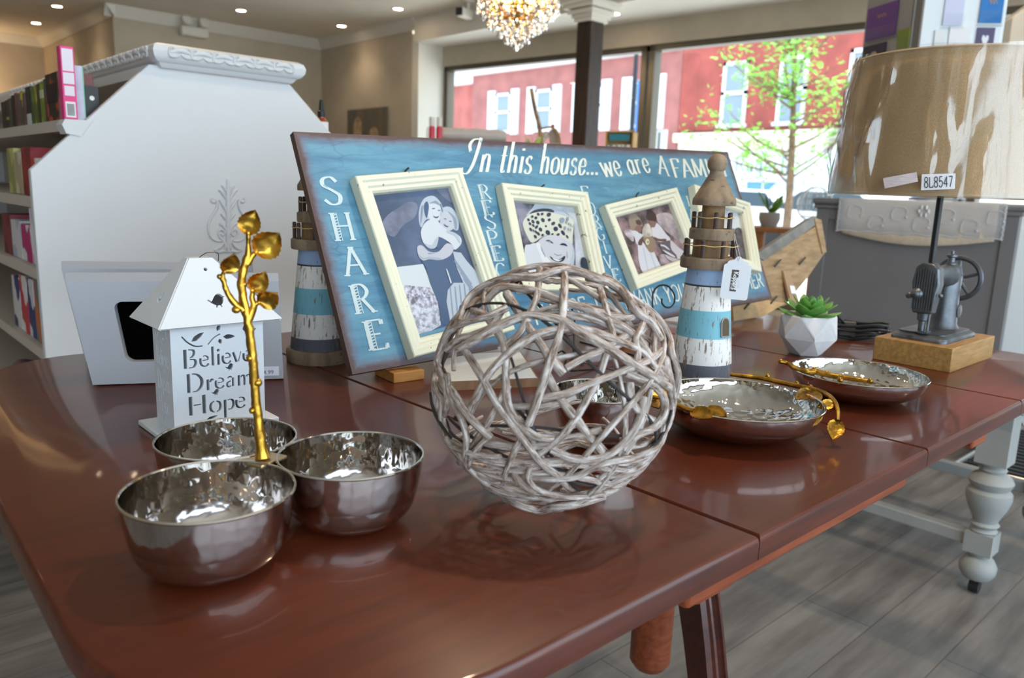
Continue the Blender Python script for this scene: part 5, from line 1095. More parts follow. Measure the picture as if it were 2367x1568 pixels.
# ================================================================= BLACK WIRE EASEL, BOARD
wire = M_('black_wire', (36, 36, 38), .45, metal=.6)
def sc_pts(cx_, cy_, r, z_y, turns=1.6, flip=1, n=26):
    return [(cx_ + flip*r*(1-.68*i/n)*math.cos(PI - turns*2*PI*i/n), cy_ + r*(1-.68*i/n)*math.sin(PI - turns*2*PI*i/n)) for i in range(n+1)]
t = thing('wire_easel', 'black wire easel with scrolled hooks in front of the blue sign', 'easel', (1.06, .84, TZ))
def wy(px, py, Y): d = ray(px, py); return CW + d*(Y/d.y)
m = MB()
P = [wy(1497, 850, .78), wy(1502, 790, .80), wy(1509, 735, .82), wy(1508, 690, .83)] + [wy(1534 + a, 690 + b, .83) for a, b in [(-22, -18), (-8, -30), (10, -28), (24, -10), (25, 8), (16, 20), (4, 20), (-4, 10), (-4, 0)]]
m.tube(sm(P, 5), .0016, 7)
P = [wy(1322, 858, .80), wy(1326, 800, .82), wy(1328, 740, .84), wy(1322, 715, .84)]
m.tube(sm(P, 5), .0016, 7)
m.tube(sm([wy(1322, 858, .80), wy(1306, 850, .80), wy(1309, 825, .805), wy(1300, 812, .805), wy(1290, 816, .805)], 5), .0016, 7)
m.tube(sm([wy(1322, 858, .80), wy(1410, 852, .80), wy(1497, 850, .78)], 5), .0016, 7)
m.tube([(1.06, .81, .7615), (1.07, .97, .7615)], .0014, 6)
lo_z = min(v[2] for v in m.v); m.v = [(v[0], v[1], max(v[2], TZ+.0002)) for v in m.v]
m.build('wire_frame', wire, t)
t = thing('wooden_board', 'flat wooden board with a shiny pale top lying behind the vine ball', 'board', (.80, .88, TZ))
MB().add([(.655, .83, TZ), (.772, .776, TZ), (.880, .930, TZ), (.745, .985, TZ), (.655, .83, TZ+.012), (.772, .776, TZ+.012), (.880, .930, TZ+.012), (.745, .985, TZ+.012)], [(3,2,1,0),(4,5,6,7),(0,1,5,4),(1,2,6,5),(2,3,7,6),(3,0,4,7)]).build('plank', M_('board_brown', (150, 112, 78), .5, vscale=6, stretch=(2, 14, 1), col2=(116, 82, 56)), t)
MB().add([(.657, .832, TZ+.0125), (.771, .779, TZ+.0125), (.877, .929, TZ+.0125), (.746, .982, TZ+.0125)], [(0, 1, 2, 3)]).build('top_sheet', M_('board_pale_top', (214, 214, 212), .18, bump=.12, bscale=30, bstretch=(1, 8, 1), spec=.8), t, smooth=0)
# ================================================================= WOODEN FRAMES SEEN FROM BEHIND
pine = M_('pine_boards', (164, 136, 100), .6, vscale=9, stretch=(2, 12, 8), col2=(130, 104, 72), bump=.15, bscale=20, bstretch=(2, 12, 2))
grayp = M_('grey_washed_edge', (118, 116, 112), .7, var=.2, vscale=12)
t = thing('pine_house_frame', 'pine plank house-shaped frame seen from behind, propped on a strut right of the sign', 'photo frame', (1.72, .98, TZ))
nb = -sn; PO = SO - sn*.062
def pq(px, py):
    d = ray(px, py); p = CW + d*((PO - CW).dot(nb)/d.dot(nb)); return p
def bp(pts, mt, name, th=.012, off=0.0):
    P = [pq(*p) - nb*off for p in pts]; m = MB().prism(P, nb*th); m.v = [(x, y, max(z, TZ+.0003)) for x, y, z in m.v]; return m.build(name, mt, t)
bp([(1690,742),(1720,660),(1762,592),(1892,520),(1908,582),(1868,640),(1815,706)], pine, 'back_boards')
bp([(1745,590),(1880,500),(1897,512),(1764,603)], grayp, 'grey_ridge', .03, .002)
bp([(1880,506),(1896,510),(1908,584),(1899,588)], pine, 'end_batten', .02, .004)
bp([(1690,704),(1750,692),(1812,702),(1760,738),(1692,752)], M_('pine_pale', (196, 160, 112), .6, vscale=5, stretch=(3, 12, 3), col2=(160, 128, 88)), 'lower_board', .012, .004)
for x, y in ((1793, 610), (1850, 605), (1723, 708), (1784, 695)):
    P = [pq(x-7, y+8) - nb*.006, pq(x+7, y-8) - nb*.006]; MB().tube(P, .0022, 6).build('turn_clip', blkline, t)
P = [pq(1807, 627) - nb*.004, pq(1822, 628) - nb*.004, pq(1832, 706) - nb*.02, pq(1812, 704) - nb*.02]
st_ = MB().prism(P, nb*.006).build('prop_strut', M_('strut_brown', (156, 128, 100), .7), t)
P = [pq(1814, 664) - nb*.0130, pq(1825, 665) - nb*.0130, pq(1827, 684) - nb*.0165, pq(1815, 683) - nb*.0165]
MB().prism(P, -nb*.0012).build('price_sticker', M_('sticker_white', (224, 224, 230), .6), st_)
# ================================================================= SUCCULENT
conc = M_('pale_concrete', (214, 210, 210), .9, var=.06, vscale=14, bump=.15, bscale=120)
sc = Vector((1.352, .667, TZ)); t = thing('succulent_pot', 'small green succulent in a faceted pale grey concrete pot', 'potted plant', tuple(sc))
m = MB(); R = []
for r, z, a0 in ((.030, 0, .2), (.0535, .034, .2+PI/6), (.0500, .0735, .2), (.0440, .0735, .2), (.0420, .066, .2)):
    R.append([(sc.x + r*math.cos(a0+i*PI/3), sc.y + r*math.sin(a0+i*PI/3), TZ+z) for i in range(6)])
vs = [p for r in R for p in r]; fs = [tuple(reversed(range(6)))]
for i in range(6):
    j = (i+1) % 6
    fs += [(i, j, 6+i), (6+i, j, 6+j), (6+i, 12+j, 12+i) if False else (6+i, 6+j, 12+j), (6+i, 12+j, 12+i)]
    for k in (2, 3): fs.append((k*6+i, k*6+j, (k+1)*6+j, (k+1)*6+i))
m.add(vs, fs).build('pot', conc, t, smooth=0, bev=.0025, seg=3)
MB().lathe([(0, .066), (.040, .066)], 6, sc, caps=False).build('soil', M_('potting_soil', (74, 62, 52), .9), t)
sg_ = M_('succulent_green', (128, 178, 88), .4, vscale=30, col2=(82, 140, 62), var=.3)
m = MB(); random.seed(4)
for ring, (n, el, L, w, z0) in enumerate(((7, .12, .054, .027, .066), (7, .42, .050, .027, .069), (6, .72, .042, .023, .072), (5, 1.05, .030, .017, .074), (4, 1.35, .022, .012, .076))):
    for i in range(n):
        a = 2*PI*i/n + ring*.5 + random.uniform(-.12, .12); d = Vector((math.cos(a)*math.cos(el), math.sin(a)*math.cos(el), math.sin(el))); b0 = sc + Vector((0, 0, z0)) + d*.004
        nrm = Vector((-math.cos(a)*math.sin(el), -math.sin(a)*math.sin(el), math.cos(el))); sd = d.cross(nrm); R = []
        for q in range(8):
            u = q/7; hw = w/2*math.sin(PI*(.12+.88*u)**1.3)**.8 + .0004; tk = .0035*(1-u*.7); c0 = b0 + d*(L*u) + nrm*(.006*u*u)
            R.append([c0 + sd*(hw*math.cos(k*PI/4)) + nrm*(tk*math.sin(k*PI/4)) for k in range(8)])
        m.rings(R)
m.build('leaves', sg_, t, smooth=60)
# ---- cord coil
cordm = M_('black_cord', (24, 24, 26), .4); random.seed(9)
t = thing('lamp_cord', 'coil of black electric cord on the table between the pot and the lamp block', 'cord', (1.60, .70, TZ))
m = MB()
for i in range(7):
    cx_, cy_ = 1.585 + random.uniform(-.012, .012), .700 + random.uniform(-.006, .006); rx, ry = random.uniform(.055, .085), random.uniform(.018, .03); zz = TZ + .005 + .0045*i
    m.tube([(cx_+rx*math.cos(a*PI/16)*.9+ry*math.sin(a*PI/16)*.3, cy_-rx*math.cos(a*PI/16)*.75+ry*math.sin(a*PI/16), zz+.002*math.sin(a)) for a in range(33)], .0028, 7)
m.tube(sm([(1.56, .69, TZ+.03), (1.545, .70, TZ+.047), (1.55, .715, TZ+.05), (1.57, .715, TZ+.03)], 5), .003, 7)
m.v = [(a, b, max(c, TZ+.0003)) for a, b, c in m.v]
m.build('cable', cordm, t)
MB().box((1.567, .690, TZ+.022), (.014, .03, .03), rz=.6).build('cord_tie', M_('tie_grey', (96, 90, 84), .6), t)
# ================================================================= SEWING MACHINE LAMP
oak = M_('honey_oak', (172, 132, 76), .5, vscale=14, stretch=(1.4, 10, 10), col2=(142, 104, 54), bump=.1, bscale=40, bstretch=(1, 9, 9))
iron = M_('antique_iron', (104, 108, 114), .42, metal=.75, var=.25, vscale=18)
LX0, LX1, LY0, LY1 = 1.414, 1.630, .441, .571; LBZ = TZ + .042
t = thing('sewing_machine_lamp', 'table lamp made from a small iron sewing machine on an oak block', 'table lamp', ((LX0+LX1)/2, (LY0+LY1)/2, TZ))
MB().bb((LX0, LY0, TZ), (LX1, LY1, LBZ)).build('block', oak, t, bev=.0015)
MX = lambda x: LX0 + x; YC = .508
bed = MB(); R = []
for k_, z in ((1.0, 0), (1.0, .004), (.97, .008), (.84, .012), (.84, .014)): R.append([(MX(.100) + a*k_, YC + b*k_, LBZ + z) for a, b in rrect(.160, .094, .012, 4, -.080, -.047)])
mach = bed.rings(R).build('machine_bed', iron, t, smooth=30)
col_ = MB(); R = []
for z, rx, ry in ((.014, .034, .026), (.020, .030, .022), (.05, .026, .020), (.085, .026, .020), (.110, .028, .020), (.125, .026, .017), (.130, .016, .010)): R.append([(MX(.140) + rx*math.cos(i*PI/10), YC + ry*math.sin(i*PI/10), LBZ + z) for i in range(20)])
col_.rings(R).build('machine_column', iron, t, smooth=50)
arm = MB(); R = []
for x, h, w, zc in ((.150, .018, .019, .108), (.125, .021, .020, .108), (.095, .017, .016, .112), (.065, .015, .014, .114), (.045, .018, .016, .112)): R.append([(MX(x), YC + w*math.cos(i*PI/8), LBZ + zc + h*math.sin(i*PI/8)) for i in range(16)])
arm.rings(R).build('machine_arm', iron, t, smooth=50)
hd = MB(); prof = [(-.017, .048), (.017, .048), (.020, .075), (.024, .100), (.020, .128), (.010, .136), (-.010, .136), (-.020, .128), (-.024, .100), (-.020, .075)]
hd.prism([(MX(.026), YC + y*.95, LBZ + z) for y, z in prof], (.024, 0, 0))
h_ = hd.build('machine_head', iron, t, bev=.003)
rg = MB()
for i in range(9):
    y = -.018 + i*.0045; rg.bb((MX(.0235), YC + y*.9 - .0012, LBZ + .055), (MX(.0265), YC + y*.9 + .0012, LBZ + .130 - abs(y)*.6))
rg.build('ribbed_faceplate', iron, h_)
MB().lathe([(.010, .048), (.009, .036), (.006, .034), (.0055, .016), (.009, .015), (.009, .013)], 14, (MX(.036), YC, LBZ)).tube([(MX(.036), YC-.010, LBZ+.05), (MX(.036), YC-.010, LBZ+.016)], .0022).box((MX(.036), YC-.006, LBZ+.0155), (.02, .014, .003)).build('presser_foot', iron, t)
MB().lathe([(0, 0), (.009, 0), (.010, .003), (.007, .006), (.0075, .010), (.004, .013), (0, .014)], 14, mat=Matrix.Rotation(-PI/2, 3, 'Y')).xf(Matrix.Translation((MX(.024), YC+.010, LBZ+.082))).build('tension_knob', iron, h_)
MB().ball((MX(.022), YC+.022, LBZ+.078), .006, 12).build('thread_knob', iron, h_)
MB().ball((MX(.030), YC-.026, LBZ+.082), .004, 12).build('thread_knob', iron, h_)
wc = Vector((MX(.186), YC, LBZ+.102)); wh = MB(); wh.tube([wc + Vector((0, .038*math.cos(i*PI/16), .038*math.sin(i*PI/16))) for i in range(33)], .0050, 8)
w_ = wh.build('hand_wheel', iron, t)
for i in range(5):
    a = i*2*PI/5+.3; MB().tube([wc, wc + Vector((0, .037*math.cos(a), .037*math.sin(a)))], [.004, .003], 8).build('spoke', iron, w_)
MB().lathe([(0, -.022), (.008, -.022), (.010, -.004), (.011, .006), (.006, .010), (0, .011)], 14, mat=Matrix.Rotation(PI/2, 3, 'Y')).xf(Matrix.Translation(wc)).build('wheel_hub', iron, w_)
MB().lathe([(.009, .128), (.009, .132), (.006, .134), (.006, .142), (.009, .144), (.009, .147), (.003, .149), (.003, .154), (0, .155)], 14, (MX(.138), YC, LBZ)).build('spool_pin', iron, t)
MB().lathe([(0, 0), (.012, 0), (.012, .002), (0, .003)], 18, mat=Matrix.Rotation(PI/2, 3, 'X')).xf(Matrix.Translation((MX(.150), YC-.0200, LBZ+.045))).build('side_medallion', iron, t)
px_, py_ = 1.4605, .5095
MB().tube([(px_, py_, LBZ+.125), (px_, py_, 1.075)], .0055, 12).build('lamp_pole', M_('black_pole', (30, 30, 32), .35, metal=.4), t)
burlap = M_('burlap_shade', (196, 162, 118), .9, var=.14, vscale=900, bump=.4, bscale=900)
N, K, B = nodes(burlap)
SZ0, SZ1 = 1.053, 1.272; R0, R1 = .178, .158
shp = lambda r0, r1, z0, z1: [(r0, z0), (r0*.5+r1*.5, (z0+z1)/2), (r1, z1)]
sh = MB().lathe(shp(R0, R1, SZ0, SZ1), 72, (px_, py_, 0), caps=False); sh.lathe([(R1-.002, SZ1), (R0-.002, SZ0)], 72, (px_, py_, 0), caps=False)
s_ = sh.build('lamp_shade', burlap, t, smooth=60)
tr_m = M_('shade_trim', (190, 166, 130), .8)
for r, z in ((R0, SZ0), (R1, SZ1)): MB().tube([(px_ + r*math.cos(i*PI/36), py_ + r*math.sin(i*PI/36), z) for i in range(73)], .0022, 6).build('shade_rim', tr_m, s_)
m = MB()
for i in range(3): m.tube([(px_, py_, SZ1-.02), (px_ + R1*math.cos(i*2.09), py_ + R1*math.sin(i*2.09), SZ1-.003)], .0016, 6)
m.lathe([(.012, SZ0-.0), (.014, SZ0+.06), (.012, SZ0+.065)], 14, (px_, py_, 0)); m.tube([(px_, py_, 1.07), (px_, py_, SZ1-.015)], .003, 6); m.build('shade_carrier', iron, t)
# clear plastic wrap with folds
wrap = thin_glass('plastic_wrap', (250, 250, 252), .13, wrinkle=.32, wscale=16, stretch=(1, 1, .16), fmul=2.3, dist=.005)
wm = MB(); R = []; random.seed(13); ph = [random.uniform(0, 6.3) for _ in range(12)]
NS = 240
for k in range(27):
    u = k/26; z = SZ0 - .004 + (SZ1 + .004 - SZ0 + .004)*u; ring = []
    for i in range(NS):
        a = 2*PI*i/NS
        f = sum(math.sin(q*a + ph[j] + 1.6*math.sin(u*3.1 + ph[(j+3) % 12]))/(1+j*.35) for j, q in enumerate((7, 12, 19, 27, 37, 51)))
        fold = max(0.0, f)**1.4
        e = .0030 + .0072*fold*min(1, .15+u*2.5)*(math.sin(PI*min(1, u*1.02))**.5 + .25)
        r = R0 + (R1-R0)*u + e
        # gathered tuck near the stickers
        ring.append((px_ + r*math.cos(a), py_ + r*math.sin(a), z + .002*math.sin(7*a+ph[1])*(1 if k in (0, 26) else 0)))
    R.append(ring)
wm.rings(R, closed=True, caps=False)
w_ = wm.build('plastic_wrap', wrap, s_, smooth=75); w_['label'] = 'clear crinkled plastic wrap'
def on_shade(px, py, e):   # a point on the shade's cone
    d = ray(px, py); o = CW - Vector((px_, py_, 0)); k_ = (R1-R0)/(SZ1-SZ0); r_ = lambda s: R0 + e + k_*((CW.z + d.z*s) - SZ0)
    lo, hi = .8, (Vector((px_, py_, 1.1)) - CW).length
    for _ in range(50):
        md_ = (lo+hi)/2; p = o + d*md_
        if math.hypot(p.x, p.y) > r_(md_): lo = md_
        else: hi = md_
    return CW + d*lo
def sticker(c4, name, mt, e=.0125):
    m = MB(); P = [[on_shade(c4[0][0]*(1-u)*(1-v)+c4[1][0]*u*(1-v)+c4[2][0]*u*v+c4[3][0]*(1-u)*v, c4[0][1]*(1-u)*(1-v)+c4[1][1]*u*(1-v)+c4[2][1]*u*v+c4[3][1]*(1-u)*v, e) for u in [i/6 for i in range(7)]] for v in (0, 1)]
    m.rings(P, closed=False, caps=False); return m.build(name, mt, s_, smooth=30)
pw = M_('sticker_paper', (232, 232, 238), .5)
sticker([(2041,412),(2119,398),(2122,420),(2045,436)], 'warning_sticker', M_('sticker_pink_print', (226, 214, 220), .5, var=.1, vscale=300, stretch=(.2, .2, 2)))
st2 = sticker([(2131,403),(2209,401),(2207,437),(2129,440)], 'code_sticker', pw)
m = MB(); W_ = sum(G[c][0]+.08 for c in '8L8547')
text(m, '8L8547', lambda x, y: on_shade(2136 + x/W_*68, 434 - y*24 - x/W_*2.5,   .0133), .11, .10, 0, 0, .08); m.build('code_lettering', M_('code_ink', (60, 64, 78), .6), st2, smooth=0)
# paper tag of the lamp cord
tag(MB().add([(1.70, .62, TZ+.001), (1.735, .60, TZ+.001), (1.72, .575, TZ+.014), (1.69, .595, TZ+.014), (1.70, .6205, TZ), (1.735, .6005, TZ), (1.72, .5755, TZ+.013), (1.69, .5955, TZ+.013)], [(0,1,2,3),(7,6,5,4),(0,4,5,1),(1,5,6,2),(2,6,7,3),(3,7,4,0)]).build('paper_tag', M_('lavender_paper', (196, 190, 206), .6), loc=(1.71, .6, TZ)), 'small folded pale lavender tag behind the oak block', 'tag')
# ================================================================= WHITE DISPLAY UNIT WITH SHELVES
du = M_('display_white', (212, 212, 214), .5, var=.015, vscale=2)
dsh = M_('display_shelf', (196, 186, 176), .55)
UY = 1.90; UE = 4.5; UC = .790
t = thing('display_unit', 'tall white double-sided shelf unit with carved cornice and chamfered end panel', 'shelf unit', (UC, UY, 0))
prof = [(.62, 0), (.62, .36), (.376, .42), (.376, 1.044), (.624, 1.285), (.956, 1.285), (1.205, 1.044), (1.205, .42), (.96, .36), (.96, 0)]
MB().prism([(x, UY, z) for x, z in reversed(prof)], (0, .022, 0)).build('end_panel', du, t, bev=.002)
MB().prism([(x, UE, z) for x, z in reversed(prof)], (0, .022, 0)).build('end_panel', du, t)
MB().bb((UC-.012, UY+.022, 0), (UC+.012, UE, 1.284)).build('back_panel', dsh, t)
MB().bb((.624, UY+.022, 1.262), (.956, UE, 1.285)).build('top_board', du, t)
SHZ = [(1.152, .447), (.985, .400), (.835, .378), (.655, .378), (.49, .378)]
for z, x in SHZ:
    y0 = UY + .024 if x > .38 and z < 1.0 else UY + .024
    MB().bb((x, y0, z-.024), (UC-.012, UE, z)).build('shelf', dsh, t)
    MB().bb((2*UC-x, y0, z-.024), (UC+.012, UE, z)).build('shelf', dsh, t)
for s in (-1, 1):  # white lips that stick out past the chamfer on the topmost shelf
    MB().prism([(UC+s*(UC-.447), UY-.004, 1.152), (UC+s*(UC-.440), UY-.004, 1.140), (UC+s*(UC-.447), UY-.004, 1.122), (UC+s*(UC-.475), UY-.004, 1.118), (UC+s*(UC-.50), UY-.004, 1.152)][::s], (0, .05, 0)).build('shelf_lip', du, t)
# carved cornice
pr_ = [(0, 0), (.009, 0), (.013, .004), (.017, .010), (.026, .014), (.033, .023), (.035, .034), (.031, .045), (.020, .051), (0, .052)]
XL, XR, YF, ZC = .655, .951, UY-.006, 1.279
cor_ = MB().rings([[(XL-a, UE, ZC+b_) for a, b_ in pr_], [(XL-a, YF-a, ZC+b_) for a, b_ in pr_], [(XR+a, YF-a, ZC+b_) for a, b_ in pr_], [(XR+a, UE, ZC+b_) for a, b_ in pr_]]).build('cornice', du, t, smooth=30)
def rosette(d):
    d = Vector(d); k = MB()
    k.tube([d*-.020, d*-.010 + Vector((0, 0, .004)), Vector((0, 0, .006)), d*.010 + Vector((0, 0, .004)), d*.020], [.003, .006, .0075, .006, .003], 8)
    for s_ in (-1, 1): k.tube(sm([d*(.008*s_), d*(.016*s_) + Vector((0, 0, .010)), d*(.025*s_) + Vector((0, 0, .004)), d*(.024*s_) + Vector((0, 0, -.008)), d*(.012*s_) + Vector((0, 0, -.010)), Vector((0, 0, -.004))], 4), .0034, 6)
    return k
n_ = 6; ro = rosette((1, 0, 0)).build('rosette', du, cor_, W=False, smooth=60)
for i in range(n_):
    o = ro if i == 0 else ro.copy()
    if i: COL.objects.link(o); o.parent = cor_
    o.location = WM[t].inverted() @ Vector((XL + (XR-XL)*(i+.5)/n_, YF-.0335, ZC+.033))
rs = rosette((0, 1, 0)).build('rosette', du, cor_, W=False, smooth=60)
for i in range(28):
    o = rs if i == 0 else rs.copy()
    if i: COL.objects.link(o); o.parent = cor_
    o.location = WM[t].inverted() @ Vector((XL-.0335, YF + .03 + i*.052, ZC+.033))
# applied ornament on the end panel
def onp(x, y, s=1): px = 460 + (555 + s*(x-555))/8.25; py = 410 + y/8.25; d = ray(px, py); return CW + d*((UY-.001)/d.y)
om = MB()
for s in (1, -1):
    for r, P in ((.0042, [(262,392),(232,425),(252,468),(300,470),(332,432),(352,500),(335,590),(300,650),(235,760),(190,860),(178,970),(195,1080),(250,1165),(345,1218),(475,1212)]), (.0034, [(470,1210),(400,1150),(372,1070),(400,1000),(460,1010),(495,1065),(450,1115),(420,1080)]),
                 (.0044, [(372,238),(430,270),(475,340),(520,430)]), (.0044, [(392,425),(450,510),(500,600),(535,700)]), (.0044, [(420,690),(480,750),(525,840)]), (.004, [(390,880),(460,920),(515,1010),(535,1100)]), (.004, [(430,150),(475,190),(520,280)]),
                 (.0044, [(480,1235),(430,1310),(370,1360),(285,1390)]), (.0038, [(285,1390),(380,1425),(470,1412),(540,1430)]), (.0036, [(500,1240),(510,1320),(490,1400)])):
        om.tube(sm([onp(x, y, s) for x, y in P], 4), [r*.6, r, r*.5], 7)
om.tube([onp(555, 90), onp(555, 300), onp(555, 1240), onp(555, 1420)], [.003, .006, .006, .004], 8)
om.ball(onp(555, 85), .006, 10, 0, (.8, .5, 1.6))
o = om.build('applied_ornament', M_('ornament_white', (206, 206, 210), .55), t, smooth=60)
# ---- things on the left shelves
random.seed(3)
def cover(name, c, c2, sc=14): return M_(name, c, .5, vscale=sc, stretch=(1, 1, .8), col2=c2, lo=.48, hi=.52, detail=2)
def pack(name, lab, cat, y, z, dy, h, dx, c, c2, x, grp, band=None):
    'one boxed item or book, spine towards the aisle'
    t = thing(name, lab, cat, (x + dx/2, y, z), 0, grp)
    MB().bb((x, y-dy/2, z+.0005), (x+dx, y+dy/2, z+h)).build('cover' if cat == 'book' else 'carton', cover('print_' + '_'.join(map(str, c+c2)), c, c2), t, bev=.0015)
    if band:
        (b0, b1, bc) = band
        MB().bb((x-.0008, y-dy*.42, z+h*b0), (x, y+dy*.42, z+h*b1)).build('spine_label', M_('label_%d_%d_%d' % bc, bc, .6), t)
    return t
S1z = 1.1525
# last three items stand at the shelf end, narrow faces to the viewer
t = thing('pink_carton', 'tall narrow pink and white carton with a barcode at the end of the top shelf', 'box', (.459, 1.92, S1z))
MB().bb((.448, 1.905, S1z+.0005), (.474, 1.932, S1z+.148)).build('carton', M_('hot_pink_card', (226, 60, 130), .5), t, bev=.001)
m = MB().bb((.4505, 1.9040, S1z+.098), (.4715, 1.905, S1z+.143)).bb((.4505, 1.9040, S1z+.072), (.4715, 1.905, S1z+.095)).bb((.4515, 1.9040, S1z+.048), (.4705, 1.905, S1z+.068)); m.build('printed_panel', M_('label_pale', (226, 216, 226), .6), t)
bl = MB().bb((.4515, 1.9040, S1z+.004), (.4705, 1.905, S1z+.036)).build('barcode_label', M_('label_white', (228, 226, 226), .6), t)
m = MB()
for i in range(9): m.bb((.4540, 1.9036, S1z+.008+i*.0027), (.4680, 1.9040, S1z+.0096+i*.0027))
m.build('barcode', blkline, bl)
t = thing('pale_carton', 'pale lilac carton with a green edge beside the tall pink carton', 'box', (.483, 1.93, S1z))
MB().bb((.4775, 1.925, S1z+.0005), (.4945, 1.96, S1z+.114)).build('carton', M_('lilac_card', (196, 196, 216), .5, var=.08, vscale=20), t, bev=.001)
MB().bb((.4927, 1.9245, S1z+.0005), (.4947, 1.925, S1z+.114)).build('green_edge', M_('mint_green', (120, 200, 160), .5), t)
t = thing('black_carton', 'small black carton with a round white mark tucked beside the white end panel', 'box', (.52, 1.94, S1z))
MB().bb((.4975, 1.935, S1z+.0005), (.526, 1.97, S1z+.076)).build('carton', M_('black_card', (30, 27, 30), .45), t, bev=.001)
m = MB(); m.poly([(.5115+.005*math.cos(i*PI/8), 1.9345, S1z+.050+.005*math.sin(i*PI/8)) for i in range(16)]); m.build('round_mark', M_('label_white', (228, 226, 226), .6), t)
BK = [('thin maroon book', (122, 64, 66), (150, 110, 104), .012, .112, None), ('broad orange and black cookbook', (188, 66, 40), (40, 30, 30), .105, .112, (.40, .78, (44, 30, 30))), ('thin plum book', (96, 70, 80), (70, 50, 60), .020, .104, None), ('lime green book with a pale label', (150, 168, 50), (110, 130, 40), .040, .100, (.6, .8, (190, 190, 160))), ('dark olive book', (74, 70, 40), (52, 50, 30), .030, .098, None),
      ('yellow green book', (160, 160, 52), (90, 100, 40), .032, .096, None), ('moss green book', (104, 126, 48), (70, 84, 36), .034, .092, None), ('black book with a barcode label', (40, 42, 50), (26, 26, 30), .052, .098, (.02, .3, (200, 200, 196))), ('mauve book', (122, 94, 104), (96, 70, 80), .034, .086, None), ('olive book with yellow tip', (136, 128, 56), (80, 72, 40), .026, .092, (.75, .95, (190, 170, 40))),
      ('faded purple book', (112, 88, 104), (92, 72, 84), .044, .088, None), ('rust brown book', (130, 80, 62), (98, 58, 46), .026, .092, None), ('plain black book', (30, 28, 30), (20, 20, 22), .040, .088, None), ('grey green book', (92, 92, 76), (70, 70, 56), .040, .082, None), ('dark brown book', (70, 58, 46), (52, 42, 34), .036, .080, (.3, .4, (170, 150, 60))), ('charcoal book leftmost on the top shelf', (56, 52, 48), (40, 38, 36), .06, .078, None)]
y = 1.974
prev = 'pale carton'
for lab, c, c2, w, h, band in BK:
    pack('book', lab + ', next to the ' + prev, 'book', y + w/2, S1z, w-.001, h*.93, .07, c, c2, .457, 'books on the top shelf of the white unit', band); prev = lab.split(' with ')[0].split(' leftmost')[0]; y += w
random.seed(8)
ROW = [(.985, .402, [('red and white carton with an orange corner', (178, 66, 70), (226, 222, 220), .09, .085), ('white carton with a red band', (224, 220, 218), (190, 60, 66), .06, .085), ('deep red carton', (120, 30, 40), (150, 44, 50), .10, .11), ('cream carton', (206, 198, 176), (176, 160, 130), .08, .10), ('olive yellow carton', (190, 186, 120), (150, 150, 90), .08, .11)]),
       (.835, .380, [('tall pink and green carton', (196, 70, 120), (120, 140, 110), .05, .125), ('lilac and white carton', (206, 180, 212), (228, 226, 230), .05, .125), ('white carton with magenta foot', (216, 214, 220), (180, 40, 110), .10, .085), ('pale blue carton', (170, 176, 190), (206, 204, 210), .11, .09), ('burgundy carton', (96, 26, 46), (130, 50, 60), .10, .10)]),
       (.655, .380, [('white bottle box with red stripes', (216, 206, 196), (196, 66, 66), .06, .15), ('slate and orange box', (110, 116, 126), (190, 110, 60), .06, .15), ('blue capped white box', (204, 204, 214), (50, 60, 110), .07, .14), ('white box with thin red lettering stripes', (220, 214, 212), (190, 60, 70), .08, .14), ('navy banded box', (60, 60, 110), (210, 206, 210), .09, .13)])]
for z, x, items in ROW:
    y = UY + .03
    lvl = {.985: 'second', .835: 'third', .655: 'fourth'}[z]
    for lab, c, c2, w, h in items:
        pack('carton', lab + ' on the %s shelf of the white unit' % lvl, 'box', y + w/2, z + .0002, w-.003, h, .13, c, c2, x+.012, 'packages on the lower shelves'); y += w
for i, lab in enumerate(('nearer orange lidded jar on the bottom visible shelf', 'middle orange lidded jar on the bottom visible shelf', 'farther orange lidded jar on the bottom visible shelf')):
    yy = UY + .17 + i*.10; t = thing('orange_jar', lab, 'jar', (.495, yy, .4902), 0, 'orange jars on the bottom shelf')
    MB().lathe([(0, 0), (.036, 0), (.040, .006), (.040, .10), (.034, .11), (0, .11)], 20, (.495, yy, .4902)).build('jar_body', M_('orange_label', (176, 82, 36), .5, vscale=12, col2=(120, 50, 30)), t)
    MB().lathe([(.0, .11), (.036, .11), (.038, .114), (.038, .132), (.0, .134)], 20, (.495, yy, .4902)).build('jar_lid', M_('orange_lid', (206, 84, 40), .5), t)
bagm = [M_('green_bag', (120, 176, 60), .3, vscale=9, col2=(206, 214, 190), lo=.5, hi=.55), M_('lime_bag', (98, 150, 50), .3, vscale=12, col2=(90, 60, 90), lo=.55, hi=.6)]
for i, (x, y, lab) in enumerate(((.412, 2.04, 'bright green snack bag on the bottom shelf nearest the white panel'), (.412, 2.30, 'lime and purple snack bag farther along the bottom shelf'))):
    b = MB().ball((x, y, .52), .05, 20, 0, (.72, 2.2, .75)); b.v = [(a, b2, max(.4905, c)) for a, b2, c in b.v]
    tag(b.build('snack_bag', bagm[i], loc=(x, y, .49)), lab, 'bag', 'green snack bags')
